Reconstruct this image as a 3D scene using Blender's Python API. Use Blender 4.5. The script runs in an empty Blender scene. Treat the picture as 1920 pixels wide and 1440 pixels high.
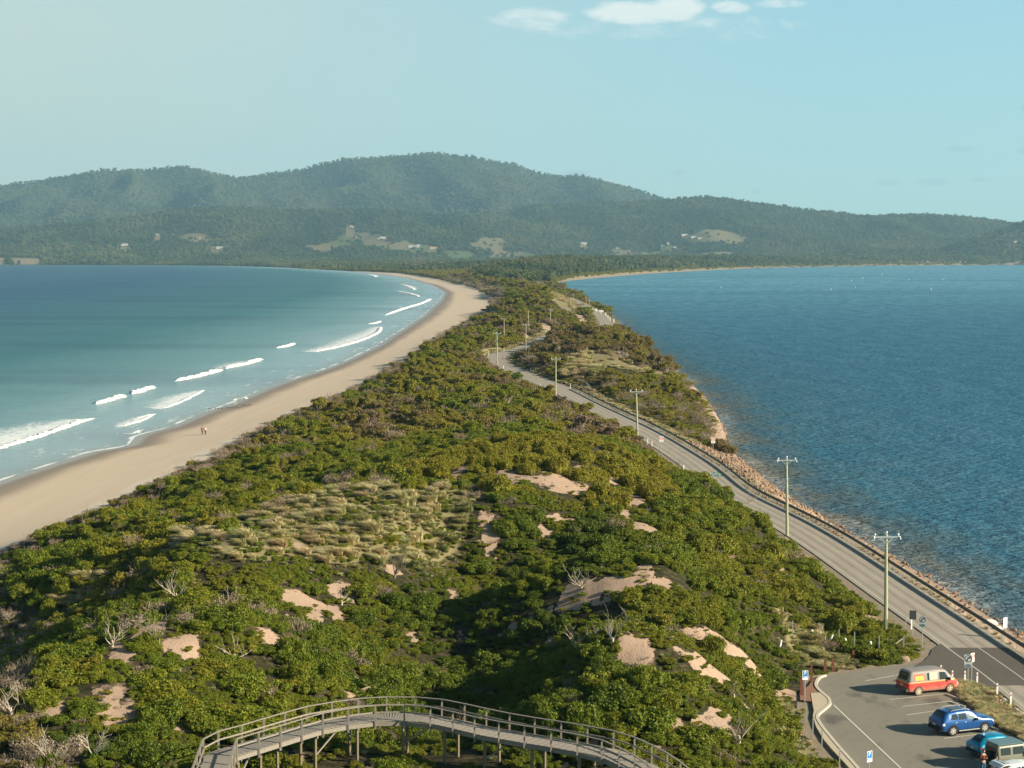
import bpy, bmesh, math, random
import numpy as np
from mathutils import Vector, Matrix

random.seed(7)
rng = np.random.default_rng(7)
scene = bpy.context.scene
COL = scene.collection
R = math.radians

# ------------------------------------------------------------------ camera
FPX, YH = 3300.0, 478.0
TH = math.atan((720 - YH) / FPX)
CAMZ = 40.0
cam_d = bpy.data.cameras.new('camera')
cam = bpy.data.objects.new('camera', cam_d)
COL.objects.link(cam)
cam.location = (0, 0, CAMZ)
cam.rotation_euler = (R(90) - TH, 0, 0)
cam_d.sensor_width = 36
cam_d.lens = FPX / 1920 * 36
cam_d.clip_start = 0.5
cam_d.clip_end = 60000
scene.camera = cam

# ------------------------------------------------------------------ light
SUN_EL = R(24)
SAZ = Vector((0.94, -0.34)).normalized()
sun_dir = Vector((SAZ.x * math.cos(SUN_EL), SAZ.y * math.cos(SUN_EL), math.sin(SUN_EL)))
sd = bpy.data.lights.new('sun', 'SUN')
sd.energy = 5.0
sd.angle = R(0.5)
sd.color = (1.0, 0.87, 0.68)
so = bpy.data.objects.new('sun', sd)
COL.objects.link(so)
so.rotation_euler = sun_dir.to_track_quat('Z', 'Y').to_euler()

scene.view_settings.view_transform = 'Standard'
scene.view_settings.look = 'None'
scene.view_settings.gamma = 1
scene.view_settings.use_curve_mapping = False
scene.view_settings.exposure = 0.90

scene.render.engine = 'CYCLES'
scene.cycles.max_bounces = 5
scene.cycles.diffuse_bounces = 2
scene.cycles.glossy_bounces = 2
scene.cycles.transmission_bounces = 3
scene.cycles.volume_bounces = 0
scene.cycles.transparent_max_bounces = 6


class NT:
    """tiny node helper"""
    def __init__(s, tree):
        s.t = tree

    def n(s, kind, **kw):
        nd = s.t.nodes.new(kind)
        ins = kw.pop('i', {})
        for k, v in kw.items():
            setattr(nd, k, v)
        for k, v in ins.items():
            sock = nd.inputs[k]
            if isinstance(v, bpy.types.NodeSocket):
                s.t.links.new(v, sock)
            else:
                sock.default_value = v
        return nd

    def math(s, op, a, b=0.0, c=0.0, clamp=False):
        return s.n('ShaderNodeMath', operation=op, use_clamp=clamp, i={0: a, 1: b, 2: c}).outputs[0]

    def mix(s, f, a, b, mode='MIX'):
        return s.n('ShaderNodeMix', data_type='RGBA', blend_type=mode, i={0: f, 6: a, 7: b}).outputs[2]

    def ramp(s, f, stops, interp='LINEAR'):
        nd = s.n('ShaderNodeValToRGB', i={0: f})
        cr = nd.color_ramp
        cr.interpolation = interp
        while len(cr.elements) < len(stops):
            cr.elements.new(0.5)
        for e, (p, c) in zip(cr.elements, stops):
            e.position = p
            e.color = (c, c, c, 1) if isinstance(c, (int, float)) else (*c[:3], 1)
        return nd.outputs[0]

    def sstep(s, v, a, b):
        return s.n('ShaderNodeMapRange', interpolation_type='SMOOTHSTEP', i={0: v, 1: a, 2: b, 3: 0.0, 4: 1.0}).outputs[0]

    def noise(s, vec, scale, detail=3, rough=0.55, out=0):
        return s.n('ShaderNodeTexNoise', i={'Vector': vec, 'Scale': scale, 'Detail': detail, 'Roughness': rough}).outputs[out]

    def scalev(s, vec, sc, loc=(0, 0, 0)):
        return s.n('ShaderNodeMapping', i={'Vector': vec, 'Scale': sc, 'Location': loc}).outputs[0]

    def attr(s, name, kind='GEOMETRY', out=2):
        return s.n('ShaderNodeAttribute', attribute_name=name, attribute_type=kind).outputs[out]


world = bpy.data.worlds.new('World')
scene.world = world
world.use_nodes = True
world.node_tree.nodes.clear()
w = NT(world.node_tree)
sky = w.n('ShaderNodeTexSky')
sky.sky_type = 'NISHITA'
sky.sun_disc = False
sky.sun_elevation = SUN_EL
sky.sun_rotation = math.atan2(SAZ.x, SAZ.y)
sky.air_density = 1.0
sky.dust_density = 1.0
sky.ozone_density = 1.0
wdir = w.n('ShaderNodeTexCoord').outputs['Generated']
sx = w.n('ShaderNodeSeparateXYZ', i={0: wdir})
ay = w.math('MAXIMUM', w.math('ABSOLUTE', sx.outputs[1]), 0.05)
az = w.math('DIVIDE', sx.outputs[0], ay)
el = w.math('DIVIDE', sx.outputs[2], ay)
skyc = w.mix(1.0, sky.outputs[0], (0.80, 1.14, 1.22, 1), 'MULTIPLY')
tgt = w.mix(w.sstep(el, 0.15, -0.01), (2.75, 4.75, 5.35, 1), (3.85, 5.8, 5.7, 1))
skyc = w.mix(w.math('MULTIPLY', w.sstep(el, 0.9, 0.12), 0.75), skyc, tgt)
# thin warm veil of high cloud towards the left of the view and low down
cv = w.n('ShaderNodeCombineXYZ', i={0: az, 1: el, 2: 0.0}).outputs[0]
cvw = w.n('ShaderNodeVectorMath', operation='ADD', i={0: cv, 1: w.n('ShaderNodeVectorMath', operation='SCALE', i={0: w.noise(cv, 9, 3, 0.6, 1), 3: 0.05}).outputs[0]}).outputs[0]
veil = w.math('MULTIPLY', w.math('MULTIPLY', w.sstep(az, 0.22, -0.30), w.sstep(el, 0.8, 0.15)), w.math('ADD', 0.62, w.math('MULTIPLY', w.noise(w.scalev(cvw, (5, 26, 1)), 1.0, 4), 0.35)))
skyc = w.mix(veil, skyc, (4.3, 5.05, 4.5, 1))
# a clear sky deepens towards the zenith; dimmed there to deepen shadows
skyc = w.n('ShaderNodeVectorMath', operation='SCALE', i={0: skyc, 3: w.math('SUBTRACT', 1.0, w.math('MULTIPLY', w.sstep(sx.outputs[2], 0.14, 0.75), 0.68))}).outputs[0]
# small cumulus bank and thin streaks
def blob(cx, cy, rx, ry, soft=1.0):
    dx = w.math('DIVIDE', w.math('SUBTRACT', az, cx), rx)
    dy = w.math('DIVIDE', w.math('SUBTRACT', el, cy), ry)
    d2 = w.math('ADD', w.math('MULTIPLY', dx, dx), w.math('MULTIPLY', dy, dy))
    return w.sstep(d2, 1.0, 0.0)
puff = w.noise(w.scalev(cvw, (55, 120, 1), (3, 1, 0)), 1.0, 5, 0.6)
masks = None
for cx, cy, rx, ry, a in ((0.0725, 0.1355, 0.046, 0.0095, 1.25), (0.092, 0.1385, 0.024, 0.0090, 1.25), (0.012, 0.132, 0.036, 0.0095, 0.85),
                          (0.122, 0.1385, 0.016, 0.0055, 1.0), (0.150, 0.1405, 0.022, 0.004, 0.8), (0.09, 0.127, 0.12, 0.012, 0.55),
                          (-0.05, 0.114, 0.10, 0.014, 0.16), (0.20, 0.1, 0.07, 0.008, 0.10)):
    m_ = w.math('MULTIPLY', blob(cx, cy, rx, ry), a)
    masks = m_ if masks is None else w.math('MAXIMUM', masks, m_)
cl = w.sstep(w.math('ADD', masks, w.math('MULTIPLY', w.math('SUBTRACT', puff, 0.5), 1.5)), 0.30, 1.25)
cl = w.math('MULTIPLY', cl, w.sstep(masks, 0.0, 0.3))
skyc = w.mix(w.math('MULTIPLY', cl, 0.88), skyc, (6.4, 6.8, 6.5, 1))
# small grey scraps of cloud low over the hills on the right
scr = None
for cx, cy, rx, ry in ((0.213, 0.0405, 0.012, 0.0026), (0.238, 0.0412, 0.016, 0.003), (0.094, 0.0465, 0.006, 0.003), (0.265, 0.0425, 0.010, 0.0018),
                       (0.138, 0.036, 0.005, 0.002), (0.036, 0.046, 0.012, 0.0022), (0.252, 0.0595, 0.012, 0.0030), (0.291, 0.0585, 0.012, 0.003), (0.29, 0.083, 0.006, 0.003)):
    b_ = blob(cx, cy, rx, ry)
    scr = b_ if scr is None else w.math('MAXIMUM', scr, b_)
scr = w.math('MULTIPLY', w.sstep(w.math('MULTIPLY', scr, w.math('ADD', puff, 0.3)), 0.25, 0.9), 0.55)
skyc = w.mix(scr, skyc, (2.7, 4.0, 4.2, 1))
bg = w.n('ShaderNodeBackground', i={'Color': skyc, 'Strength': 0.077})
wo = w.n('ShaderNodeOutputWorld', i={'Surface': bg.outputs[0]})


# ------------------------------------------------------------------ tags and mesh helpers
def tag(o, label=None, cat=None, group=None, kind=None):
    if label: o['label'] = label
    if cat: o['category'] = cat
    if group: o['group'] = group
    if kind: o['kind'] = kind
    return o


def link_mesh(name, me, mat=None, parent=None, loc=(0, 0, 0), rz=0.0):
    o = bpy.data.objects.new(name, me)
    COL.objects.link(o)
    o.location = loc
    o.rotation_euler = (0, 0, rz)
    if parent: o.parent = parent
    if mat:
        me.materials.clear()
        for m in (mat if isinstance(mat, (list, tuple)) else [mat]):
            me.materials.append(m)
    return o


def np_mesh(name, verts, faces, smooth=False):
    """verts (n,3), faces (m,k) arrays"""
    me = bpy.data.meshes.new(name)
    verts = np.asarray(verts, dtype=np.float32)
    faces = np.asarray(faces, dtype=np.int32)
    k = faces.shape[1]
    me.vertices.add(len(verts))
    me.vertices.foreach_set('co', verts.ravel())
    me.loops.add(faces.size)
    me.loops.foreach_set('vertex_index', faces.ravel())
    me.polygons.add(len(faces))
    me.polygons.foreach_set('loop_start', np.arange(0, faces.size, k, dtype=np.int32))
    try:
        me.polygons.foreach_set('loop_total', np.full(len(faces), k, dtype=np.int32))
    except Exception:
        pass
    me.update(calc_edges=True)
    if smooth:
        me.polygons.foreach_set('use_smooth', np.ones(len(faces), dtype=bool))
    return me


def fattr(me, name, vals):
    a = me.attributes.new(name, 'FLOAT', 'POINT')
    a.data.foreach_set('value', np.asarray(vals, dtype=np.float32))


class MB:
    """collects simple shapes into one mesh"""
    def __init__(s):
        s.v, s.f, s.m = [], [], []

    def add(s, vs, fs, mi=0):
        b = len(s.v)
        s.v += [tuple(p) for p in vs]
        s.f += [tuple(b + i for i in f) for f in fs]
        s.m += [mi] * len(fs)
        return s

    def box(s, c, size, rz=0.0, mi=0, mat=None):
        hx, hy, hz = size[0] / 2, size[1] / 2, size[2] / 2
        vs = [Vector((x * hx, y * hy, z * hz)) for z in (-1, 1) for y in (-1, 1) for x in (-1, 1)]
        M = mat if mat else Matrix.Rotation(rz, 3, 'Z')
        vs = [M @ p + Vector(c) for p in vs]
        return s.add(vs, [(0, 2, 3, 1), (4, 5, 7, 6), (0, 1, 5, 4), (2, 6, 7, 3), (0, 4, 6, 2), (1, 3, 7, 5)], mi)

    def beam(s, p, q, wd, ht, mi=0, up=(0, 0, 1)):
        p, q = Vector(p), Vector(q)
        d = (q - p)
        L = d.length
        d.normalize()
        upv = Vector(up)
        side = d.cross(upv)
        if side.length < 1e-4:
            side = d.cross(Vector((1, 0, 0)))
        side.normalize()
        u = side.cross(d).normalized()
        M = Matrix((side, d, u)).transposed()
        return s.box((p + q) / 2, (wd, L, ht), mat=M, mi=mi)

    def tube(s, pts, rad, n=8, mi=0, cap=True):
        pts = [Vector(p) for p in pts]
        rs = rad if isinstance(rad, (list, tuple)) else [rad] * len(pts)
        base = len(s.v)
        for i, p in enumerate(pts):
            d = (pts[min(i + 1, len(pts) - 1)] - pts[max(i - 1, 0)])
            if d.length < 1e-6: d = Vector((0, 0, 1))
            d.normalize()
            a = d.cross(Vector((0.13, 0.97, 0.2)))
            if a.length < 1e-3: a = d.cross(Vector((1, 0, 0)))
            a.normalize()
            b = d.cross(a)
            for k in range(n):
                t = 2 * math.pi * k / n
                s.v.append(tuple(p + (a * math.cos(t) + b * math.sin(t)) * rs[i]))
        for i in range(len(pts) - 1):
            for k in range(n):
                a0 = base + i * n + k
                a1 = base + i * n + (k + 1) % n
                s.f.append((a0, a1, a1 + n, a0 + n))
                s.m.append(mi)
        if cap:
            s.f.append(tuple(base + k for k in range(n))[::-1])
            s.m.append(mi)
            s.f.append(tuple(base + (len(pts) - 1) * n + k for k in range(n)))
            s.m.append(mi)
        return s

    def ball(s, c, r, mi=0, seg=8, rings=5, sc=(1, 1, 1)):
        vs = [(c[0], c[1], c[2] + r * sc[2])]
        for i in range(1, rings):
            ph = math.pi * i / rings
            for k in range(seg):
                t = 2 * math.pi * k / seg
                vs.append((c[0] + r * sc[0] * math.sin(ph) * math.cos(t), c[1] + r * sc[1] * math.sin(ph) * math.sin(t), c[2] + r * sc[2] * math.cos(ph)))
        vs.append((c[0], c[1], c[2] - r * sc[2]))
        fs = [(0, 1 + k, 1 + (k + 1) % seg) for k in range(seg)]
        for i in range(rings - 2):
            for k in range(seg):
                a = 1 + i * seg + k
                b = 1 + i * seg + (k + 1) % seg
                fs.append((a, a + seg, b + seg, b))
        L = len(vs) - 1
        o = 1 + (rings - 2) * seg
        fs += [(L, o + (k + 1) % seg, o + k) for k in range(seg)]
        return s.add(vs, fs, mi)

    def mesh(s, name, smooth=False):
        me = bpy.data.meshes.new(name)
        me.from_pydata(s.v, [], s.f)
        me.polygons.foreach_set('material_index', s.m)
        if smooth:
            me.polygons.foreach_set('use_smooth', [True] * len(s.f))
        me.update()
        return me

    def build(s, name, mat, parent=None, smooth=False, loc=(0, 0, 0), rz=0.0):
        me = s.mesh(name, smooth)
        o = link_mesh(name, me, None, parent, loc, rz)
        for m in (mat if isinstance(mat, (list, tuple)) else [mat]):
            me.materials.append(m)
        return o


def empty(name, loc=(0, 0, 0), rz=0.0):
    o = bpy.data.objects.new(name, None)
    o.empty_display_size = 0.3
    COL.objects.link(o)
    o.location = loc
    o.rotation_euler = (0, 0, rz)
    return o


def copy_tree(o, parent=None):
    c = o.copy()
    COL.objects.link(c)
    c.parent = parent
    for ch in list(o.children):
        copy_tree(ch, c)
    return c


# ------------------------------------------------------------------ survey: photograph bearings to places on the ground
def ray(px, py):
    u = (np.asarray(px, float) - 960) / FPX
    v = -(np.asarray(py, float) - 720) / FPX
    return u, math.cos(TH) + v * math.sin(TH), -math.sin(TH) + v * math.cos(TH)


def G(px, py, z):
    dx, dy, dz = ray(px, py)
    t = (z - CAMZ) / dz
    return dx * t, dy * t


def curveY(pts, z):
    a = np.array([G(p[0], p[1], z) for p in pts])
    a = a[np.argsort(a[:, 1])]
    return a


def smooth_interp(a):
    """x as function of y, monotone-cubic-ish by dense linear + smoothing in log distance"""
    ly = np.log(a[:, 1])
    g = np.linspace(math.log(50), math.log(16000), 4000)
    x = np.interp(g, ly, a[:, 0] / a[:, 1])
    k = np.hanning(41)
    k /= k.sum()
    xp = np.pad(x, 20, mode='edge')
    x = np.convolve(xp, k, 'valid')
    return lambda y: np.interp(np.log(np.maximum(y, 51)), g, x) * y


def sm(t, a, b):
    t = np.clip((t - a) / (b - a), 0, 1)
    return t * t * (3 - 2 * t)


def _hash(ix, iy, seed):
    h = (ix.astype(np.int64) * 374761393 + iy.astype(np.int64) * 668265263 + seed * 1442695041) & 0xffffffff
    h = ((h ^ (h >> 13)) * 1274126177) & 0xffffffff
    return ((h ^ (h >> 16)) & 0xffff) / 65535.0


def vnoise(x, y, seed=0):
    ix, iy = np.floor(x), np.floor(y)
    fx, fy = x - ix, y - iy
    fx = fx * fx * (3 - 2 * fx)
    fy = fy * fy * (3 - 2 * fy)
    a, b = _hash(ix, iy, seed), _hash(ix + 1, iy, seed)
    c, d = _hash(ix, iy + 1, seed), _hash(ix + 1, iy + 1, seed)
    return (a + (b - a) * fx) * (1 - fy) + (c + (d - c) * fx) * fy


def fbm(x, y, seed=0, n=4):
    s, a, t = 0, 1.0, 0
    for i in range(n):
        s = s + a * vnoise(x * 2 ** i, y * 2 ** i, seed + i * 7)
        t += a
        a *= 0.5
    return s / t


# left waterline, left edge of the scrub, right waterline
WL = curveY([(-150, 965), (0, 905), (60, 885), (140, 860), (190, 843), (250, 838), (268, 815), (330, 800), (352, 790), (378, 778), (440, 757), (520, 722), (570, 706), (620, 690),
             (660, 674), (710, 650), (760, 617), (800, 590), (828, 563), (836, 549), (815, 536), (765, 521), (700, 512), (600, 504.5), (500, 500.5),
             (420, 498.6), (230, 497.3), (0, 496.9)], 0.15)
VL = curveY([(-150, 1100), (0, 1028), (90, 1003), (150, 972), (235, 938), (300, 905), (345, 885), (400, 852), (450, 830), (505, 800), (560, 775), (640, 742), (720, 706),
             (765, 675), (800, 652), (850, 625), (885, 605), (915, 590), (928, 574), (924, 556), (900, 541), (850, 529), (800, 519), (740, 511), (600, 503.5), (500, 500), (420, 498.2), (230, 496.9), (0, 496.5)], 2.6)
WR = curveY([(1990, 1270), (1920, 1197), (1800, 1120), (1700, 1058), (1600, 1002), (1500, 948), (1440, 905), (1400, 872), (1375, 850), (1362, 830), (1348, 795), (1335, 770), (1312, 740),
             (1285, 712), (1235, 682), (1195, 655), (1172, 632), (1160, 615), (1150, 600), (1135, 585), (1095, 566), (1045, 538), (1034, 532), (1045, 529), (1080, 524.5),
             (1180, 515.5), (1300, 508), (1400, 503.5), (1500, 501), (1650, 498.3), (1920, 497)], 0.1)
XWL, XVL, XWR = smooth_interp(WL), smooth_interp(VL), smooth_interp(WR)

ROADZ = 4.5
road_px = [(2010, 1345), (1920, 1273.6), (1821, 1206), (1796, 1187), (1715, 1133), (1651, 1089.4), (1558.7, 1026.5), (1481.6, 980), (1382.8, 930), (1353.6, 909),
           (1318.9, 878.6), (1276, 849.4), (1205, 807), (1105, 758), (1053, 731), (1016, 716), (966, 696), (938, 681), (930, 670), (950, 661), (983, 652), (1008, 641),
           (1046, 625), (1100, 617), (1134, 611.5), (1135, 603), (1126, 594), (1116, 585), (1103, 578), (1086, 568.5), (1063, 558), (1035, 549), (1010, 541), (985, 534), (965, 529)]


def catmull(P, n=10):
    P = [np.array(p, float) for p in P]
    P = [2 * P[0] - P[1]] + P + [2 * P[-1] - P[-2]]
    out = []
    for i in range(1, len(P) - 2):
        for k in range(n):
            t = k / n
            p0, p1, p2, p3 = P[i - 1:i + 3]
            out.append(0.5 * ((2 * p1) + (-p0 + p2) * t + (2 * p0 - 5 * p1 + 4 * p2 - p3) * t * t + (-p0 + 3 * p1 - 3 * p2 + p3) * t ** 3))
    out.append(P[-2])
    return np.array(out)


def smooth_path(P, k=9):
    if k < 3: return P
    w_ = np.hanning(k + 2)[1:-1]
    w_ /= w_.sum()
    Q = np.pad(P, ((k // 2, k // 2), (0, 0)), mode='edge')
    o = np.stack([np.convolve(Q[:, i], w_, 'valid') for i in range(P.shape[1])], 1)
    o[0], o[-1] = P[0], P[-1]
    return o


def resample(P, step):
    s = np.concatenate([[0], np.cumsum(np.hypot(*np.diff(P[:, :2], axis=0).T))])
    n = max(2, int(s[-1] / step) + 1)
    t = np.linspace(0, s[-1], n)
    return np.stack([np.interp(t, s, P[:, i]) for i in range(P.shape[1])], 1)


road_c = np.array([G(p[0], p[1], ROADZ) for p in road_px])
road_c = resample(smooth_path(resample(catmull(road_c), 2.0), 13), 2.0)
road_half = 3.05


def dist_path(x, y, P):
    """distance to polyline (vectorised by coarse segments)"""
    best = np.full(np.shape(x), 1e9)
    for i in range(len(P) - 1):
        ax, ay_ = P[i, 0], P[i, 1]
        bx, by = P[i + 1, 0] - ax, P[i + 1, 1] - ay_
        L = bx * bx + by * by + 1e-9
        t = np.clip(((x - ax) * bx + (y - ay_) * by) / L, 0, 1)
        d = (x - ax - t * bx) ** 2 + (y - ay_ - t * by) ** 2
        best = np.minimum(best, d)
    return np.sqrt(best)


def in_poly(x, y, P):
    x, y = np.asarray(x, float), np.asarray(y, float)
    c = np.zeros(np.shape(x), bool)
    n = len(P)
    for i in range(n):
        x1, y1 = P[i]
        x2, y2 = P[(i + 1) % n]
        cond = ((y1 > y) != (y2 > y)) & (x < (x2 - x1) * (y - y1) / (y2 - y1 + 1e-12) + x1)
        c ^= cond
    return c


def gpoly(px, z=ROADZ):
    return np.array([G(a, b, z) for a, b in px])


kerb_px = [(1548, 1268), (1538, 1271), (1532.5, 1277), (1529.6, 1286), (1533, 1293), (1541, 1301), (1551, 1309), (1555.8, 1315.5), (1555, 1323), (1545, 1332), (1535, 1340), (1532, 1347), (1535, 1354),
           (1544, 1368), (1573, 1403), (1606, 1440), (1650, 1490), (1720, 1560)]
lot_px = [(1747, 1217.5), (1743, 1228), (1733, 1238), (1720, 1243.8), (1680, 1248.4), (1616, 1257), (1570, 1264)] + kerb_px + \
         [(2100, 1560), (2010, 1440), (1920, 1387), (1882, 1368), (1851.7, 1348), (1826.7, 1329), (1800, 1306), (1790.5, 1286), (1792, 1280), (1832, 1284), (1872, 1292), (1850, 1268), (1810, 1238), (1764, 1208)]
lot = gpoly(lot_px)
kerb = gpoly(kerb_px)
walk_px = [(1520, 1302), (1541, 1301), (1551, 1309), (1555.8, 1315.5), (1555, 1323), (1545, 1332), (1535, 1340), (1532, 1347), (1535, 1354),
           (1544, 1368), (1573, 1403), (1606, 1440), (1650, 1490), (1720, 1560), (1700, 1560), (1630, 1490), (1590, 1440), (1560, 1408), (1545, 1390), (1530, 1365), (1524, 1345), (1526, 1335), (1523, 1320)]
walk = gpoly(walk_px)
bed_px = [(1792, 1280), (1832, 1284), (1869, 1304), (1895, 1325), (1920, 1342), (2020, 1420), (2030, 1445), (2010, 1440), (1920, 1387), (1882, 1368), (1851.7, 1348), (1826.7, 1329), (1800, 1306), (1790.5, 1286)]
bed = gpoly(bed_px)

# ------------------------------------------------------------------ terrain heights
ctrl = []
def C_(px, py, z):
    x, y = G(px, py, z)
    ctrl.append((x, y, z))
for p in [(0, 1440, 11.5), (-200, 1440, 9), (0, 1300, 9.5), (-60, 1130, 6.0), (60, 1085, 5.4), (0, 1060, 4.2), (150, 1020, 6.5), (300, 960, 8.5), (200, 1100, 9.6), (150, 1250, 11.2), (320, 1130, 13.6),
          (400, 1150, 13), (600, 1180, 12), (300, 1050, 12.5), (450, 1040, 13), (700, 1300, 9.6), (600, 1400, 9.7), (480, 1420, 9.6), (400, 1440, 9.8), (540, 1440, 8.8), (440, 1475, 9.2), (250, 1400, 12),
          (600, 960, 14), (700, 920, 14.2), (480, 920, 11), (560, 860, 9), (760, 1000, 13.0), (850, 950, 13.6),
          (870, 1250, 5.2), (850, 1150, 6.8), (840, 1060, 9.4), (820, 1350, 4.8), (900, 1420, 4.8), (1000, 1430, 5.2), (760, 1430, 6.0), (1000, 1340, 6.4), (960, 1200, 7.6),
          (1000, 1060, 12.6), (1150, 1150, 13.8), (1120, 1250, 13.0), (1200, 1300, 12.6), (1190, 1360, 11.4), (1180, 1420, 10.0), (1290, 1440, 10.0), (1080, 1340, 10.4),
          (1000, 830, 14.3), (1060, 860, 14.2), (900, 870, 13.8), (800, 870, 11), (1150, 880, 12.6), (1200, 930, 12.6), (1300, 1000, 11.0), (1400, 1100, 9.6), (1300, 1150, 10.8),
          (1400, 1200, 8.0), (1300, 1300, 8.8), (1330, 1400, 7.4), (1450, 1180, 7.3), (1500, 1080, 7.0), (1560, 1130, 6.0), (1480, 1250, 5.6), (1500, 1350, 5.2), (1440, 1330, 6.4),
          (1600, 1190, 5.4), (1250, 900, 9.2), (1350, 960, 8.2), (1200, 850, 8.0), (1150, 800, 6.3),
          (700, 810, 6.0), (600, 800, 5.0), (850, 800, 8.2), (1000, 780, 7.8), (900, 740, 8.6), (800, 720, 8.0), (960, 730, 7.6), (1080, 770, 6.0), (700, 760, 7.0), (600, 780, 5.0),
          (860, 680, 7.2), (800, 690, 7.4), (900, 640, 8.6), (860, 640, 6.6), (950, 600, 9.6), (960, 560, 11.5), (1000, 552, 12.5), (1035, 549, 13.0), (1050, 560, 11.5), (1075, 575, 8.0), (930, 545, 9), (1000, 590, 9.5), (1040, 585, 9.5), (1075, 600, 7.5),
          (1120, 650, 8.6), (1100, 640, 7.8), (1080, 665, 8.0), (1160, 670, 7.0), (1050, 690, 6.2), (1200, 700, 6.0), (1140, 710, 6.2), (1250, 755, 3.9), (1180, 735, 4.6), (1240, 720, 4.8), (1300, 790, 2.9), (1290, 760, 3.0), (1340, 835, 1.6), (1040, 650, 6.0), (1150, 630, 5.0)]:
    C_(*p)
for Y in [70, 95, 125, 160, 200, 250, 310, 380, 460, 560, 680, 820, 1000, 1200, 1450, 1750, 2100, 2500, 2900]:
    a, v, b = XWL(np.array([Y]))[0], XVL(np.array([Y]))[0], XWR(np.array([Y]))[0]
    ctrl += [(a - 60, Y, -4), (a - 15, Y, -1.0), (a, Y, 0.1), ((a + v) / 2, Y, 1.5), (v, Y, 2.7), (b, Y, 0.0), (b + 8, Y, -1.2), (b + 60, Y, -3)]
    if Y > 1300:
        ctrl += [(v + 14, Y, 6.5), ((v + b) / 2 + 10, Y, 7.0 if Y < 2200 else 8.0), (b - 14, Y, 3.5)]
    elif Y > 330:
        ctrl.append((v + 12, Y, 5.4))
for i in range(0, len(road_c), 14):
    x, y = road_c[i]
    ctrl.append((x, y, ROADZ - 0.1))
    if y < 330:
        ctrl.append((x + 6.5, y, 3.6))
for p in lot[::3]:
    ctrl.append((p[0], p[1], 4.4))
ctrl += [(60, 90, 2.5), (30, 90, 4.5), (22, 100, 5.2), (-60, 90, 9), (-90, 110, 4), (10, 80, 8), (-15, 70, 11), (-40, 75, 12.5)]
ctrl = np.array(ctrl)


def warp(x, y):
    return x / 30.0, np.log(np.maximum(y, 20)) * 6.0


cu, cvv = warp(ctrl[:, 0], ctrl[:, 1])
def tps(r2):
    return 0.5 * r2 * np.log(r2 + 1e-9)
n_ = len(ctrl)
K = tps((cu[:, None] - cu) ** 2 + (cvv[:, None] - cvv) ** 2) + np.eye(n_) * 0.02
Pm = np.stack([np.ones(n_), cu, cvv], 1)
A = np.block([[K, Pm], [Pm.T, np.zeros((3, 3))]])
sol = np.linalg.solve(A, np.concatenate([ctrl[:, 2], np.zeros(3)]))


def rbf(x, y):
    u, v = warp(x, y)
    out = sol[n_] + sol[n_ + 1] * u + sol[n_ + 2] * v
    for i in range(n_):
        out = out + sol[i] * tps((u - cu[i]) ** 2 + (v - cvv[i]) ** 2)
    return out


RIDGES = [  # crest distance, foot distance, crest outline (px, py)
    (11800, 8700, [(-400, 372), (-150, 362), (0, 347), (60, 337), (130, 325), (200, 314), (260, 317), (330, 310), (350, 309), (390, 318), (450, 330), (520, 321), (560, 315), (600, 305), (640, 296), (720, 291), (790, 287), (830, 287), (900, 294),
                   (960, 304), (1010, 319), (1050, 326), (1080, 325), (1130, 337), (1190, 352), (1240, 369), (1300, 395), (1400, 430), (1600, 470), (2300, 480)]),
    (8500, 7050, [(-300, 440), (0, 428), (150, 414), (250, 402), (330, 389), (430, 385), (560, 391), (700, 389), (800, 398), (900, 402), (980, 412), (1100, 430), (1250, 455), (1500, 475), (2300, 480)]),
    (9300, 7300, [(500, 470), (700, 440), (900, 400), (950, 392), (1000, 381), (1150, 376), (1240, 372), (1300, 366), (1340, 366), (1380, 371), (1480, 386), (1560, 396), (1620, 404), (1700, 400), (1750, 400), (1830, 406), (1920, 421), (2000, 430), (2200, 440)]),
    (7650, 6950, [(1500, 480), (1680, 474), (1760, 464), (1830, 440), (1880, 424), (1920, 411), (2000, 392), (2300, 370)]),
    (7080, 6990, [(-300, 472), (0, 474), (60, 476), (240, 477), (300, 488), (420, 492), (700, 494)]),
    (7500, 6600, [(300, 480), (420, 474), (600, 468), (760, 462), (860, 466), (1000, 474), (1200, 480), (1500, 478)]),
]


def far_h(x, y):
    b = x / y * FPX + 960
    seed = 3
    base = 4.0 + 0.0 * x
    xl, xr = XWL(y), XWR(y)
    f = (x - xl) / np.maximum(xr - xl, 1)
    # coastal plain and the wooded rise behind the right-hand shore
    inl = np.minimum(x - xl, xr - x) / np.maximum(1, np.sqrt(1 + 0.0))
    rise = sm(f, 0.25, 0.75) * sm(xr - x, 20, 160) * sm(y, 2250, 2900) * 17 + sm(x - xl, 30, 300) * 5
    h = np.where(inl > 0, np.minimum(base, 0.4 + inl * 0.06) + rise, np.maximum(-6, inl * 0.05))
    h = h + np.where(inl > 60, 4 * (fbm(x / 300, y / 300, 5) - 0.5), 0)
    coast = np.where(y > 6990, 1.0, sm(inl, 0, 200))
    for D, D0, prof in RIDGES:
        pa = np.array(prof, float)
        top = CAMZ + (YH - np.interp(b, pa[:, 0], pa[:, 1])) * D / FPX - 12
        t = np.clip((y - D0) / (D - D0), 0, 1)
        S = t ** 1.15
        spur = np.abs(fbm(x / 620 + D + 0.25 * y / 620, y / 1900, seed, 3) - 0.5) * 3.0
        sp2 = fbm(x / 260 + D, y / 420, seed + 9) - 0.5
        hh = 4 + (top - 4) * S * (1 - (0.62 * np.minimum(spur, 1) + 0.35 * sp2 - 0.12) * np.minimum(1, 5 * t * (1 - t)) * 0.9)
        back = np.clip((y - D) / 1500, 0, 1)
        hh = hh * (1 - 0.6 * back)
        h = np.where(coast > 0.5, np.maximum(h, hh), h)
        seed += 11
    return h


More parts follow.
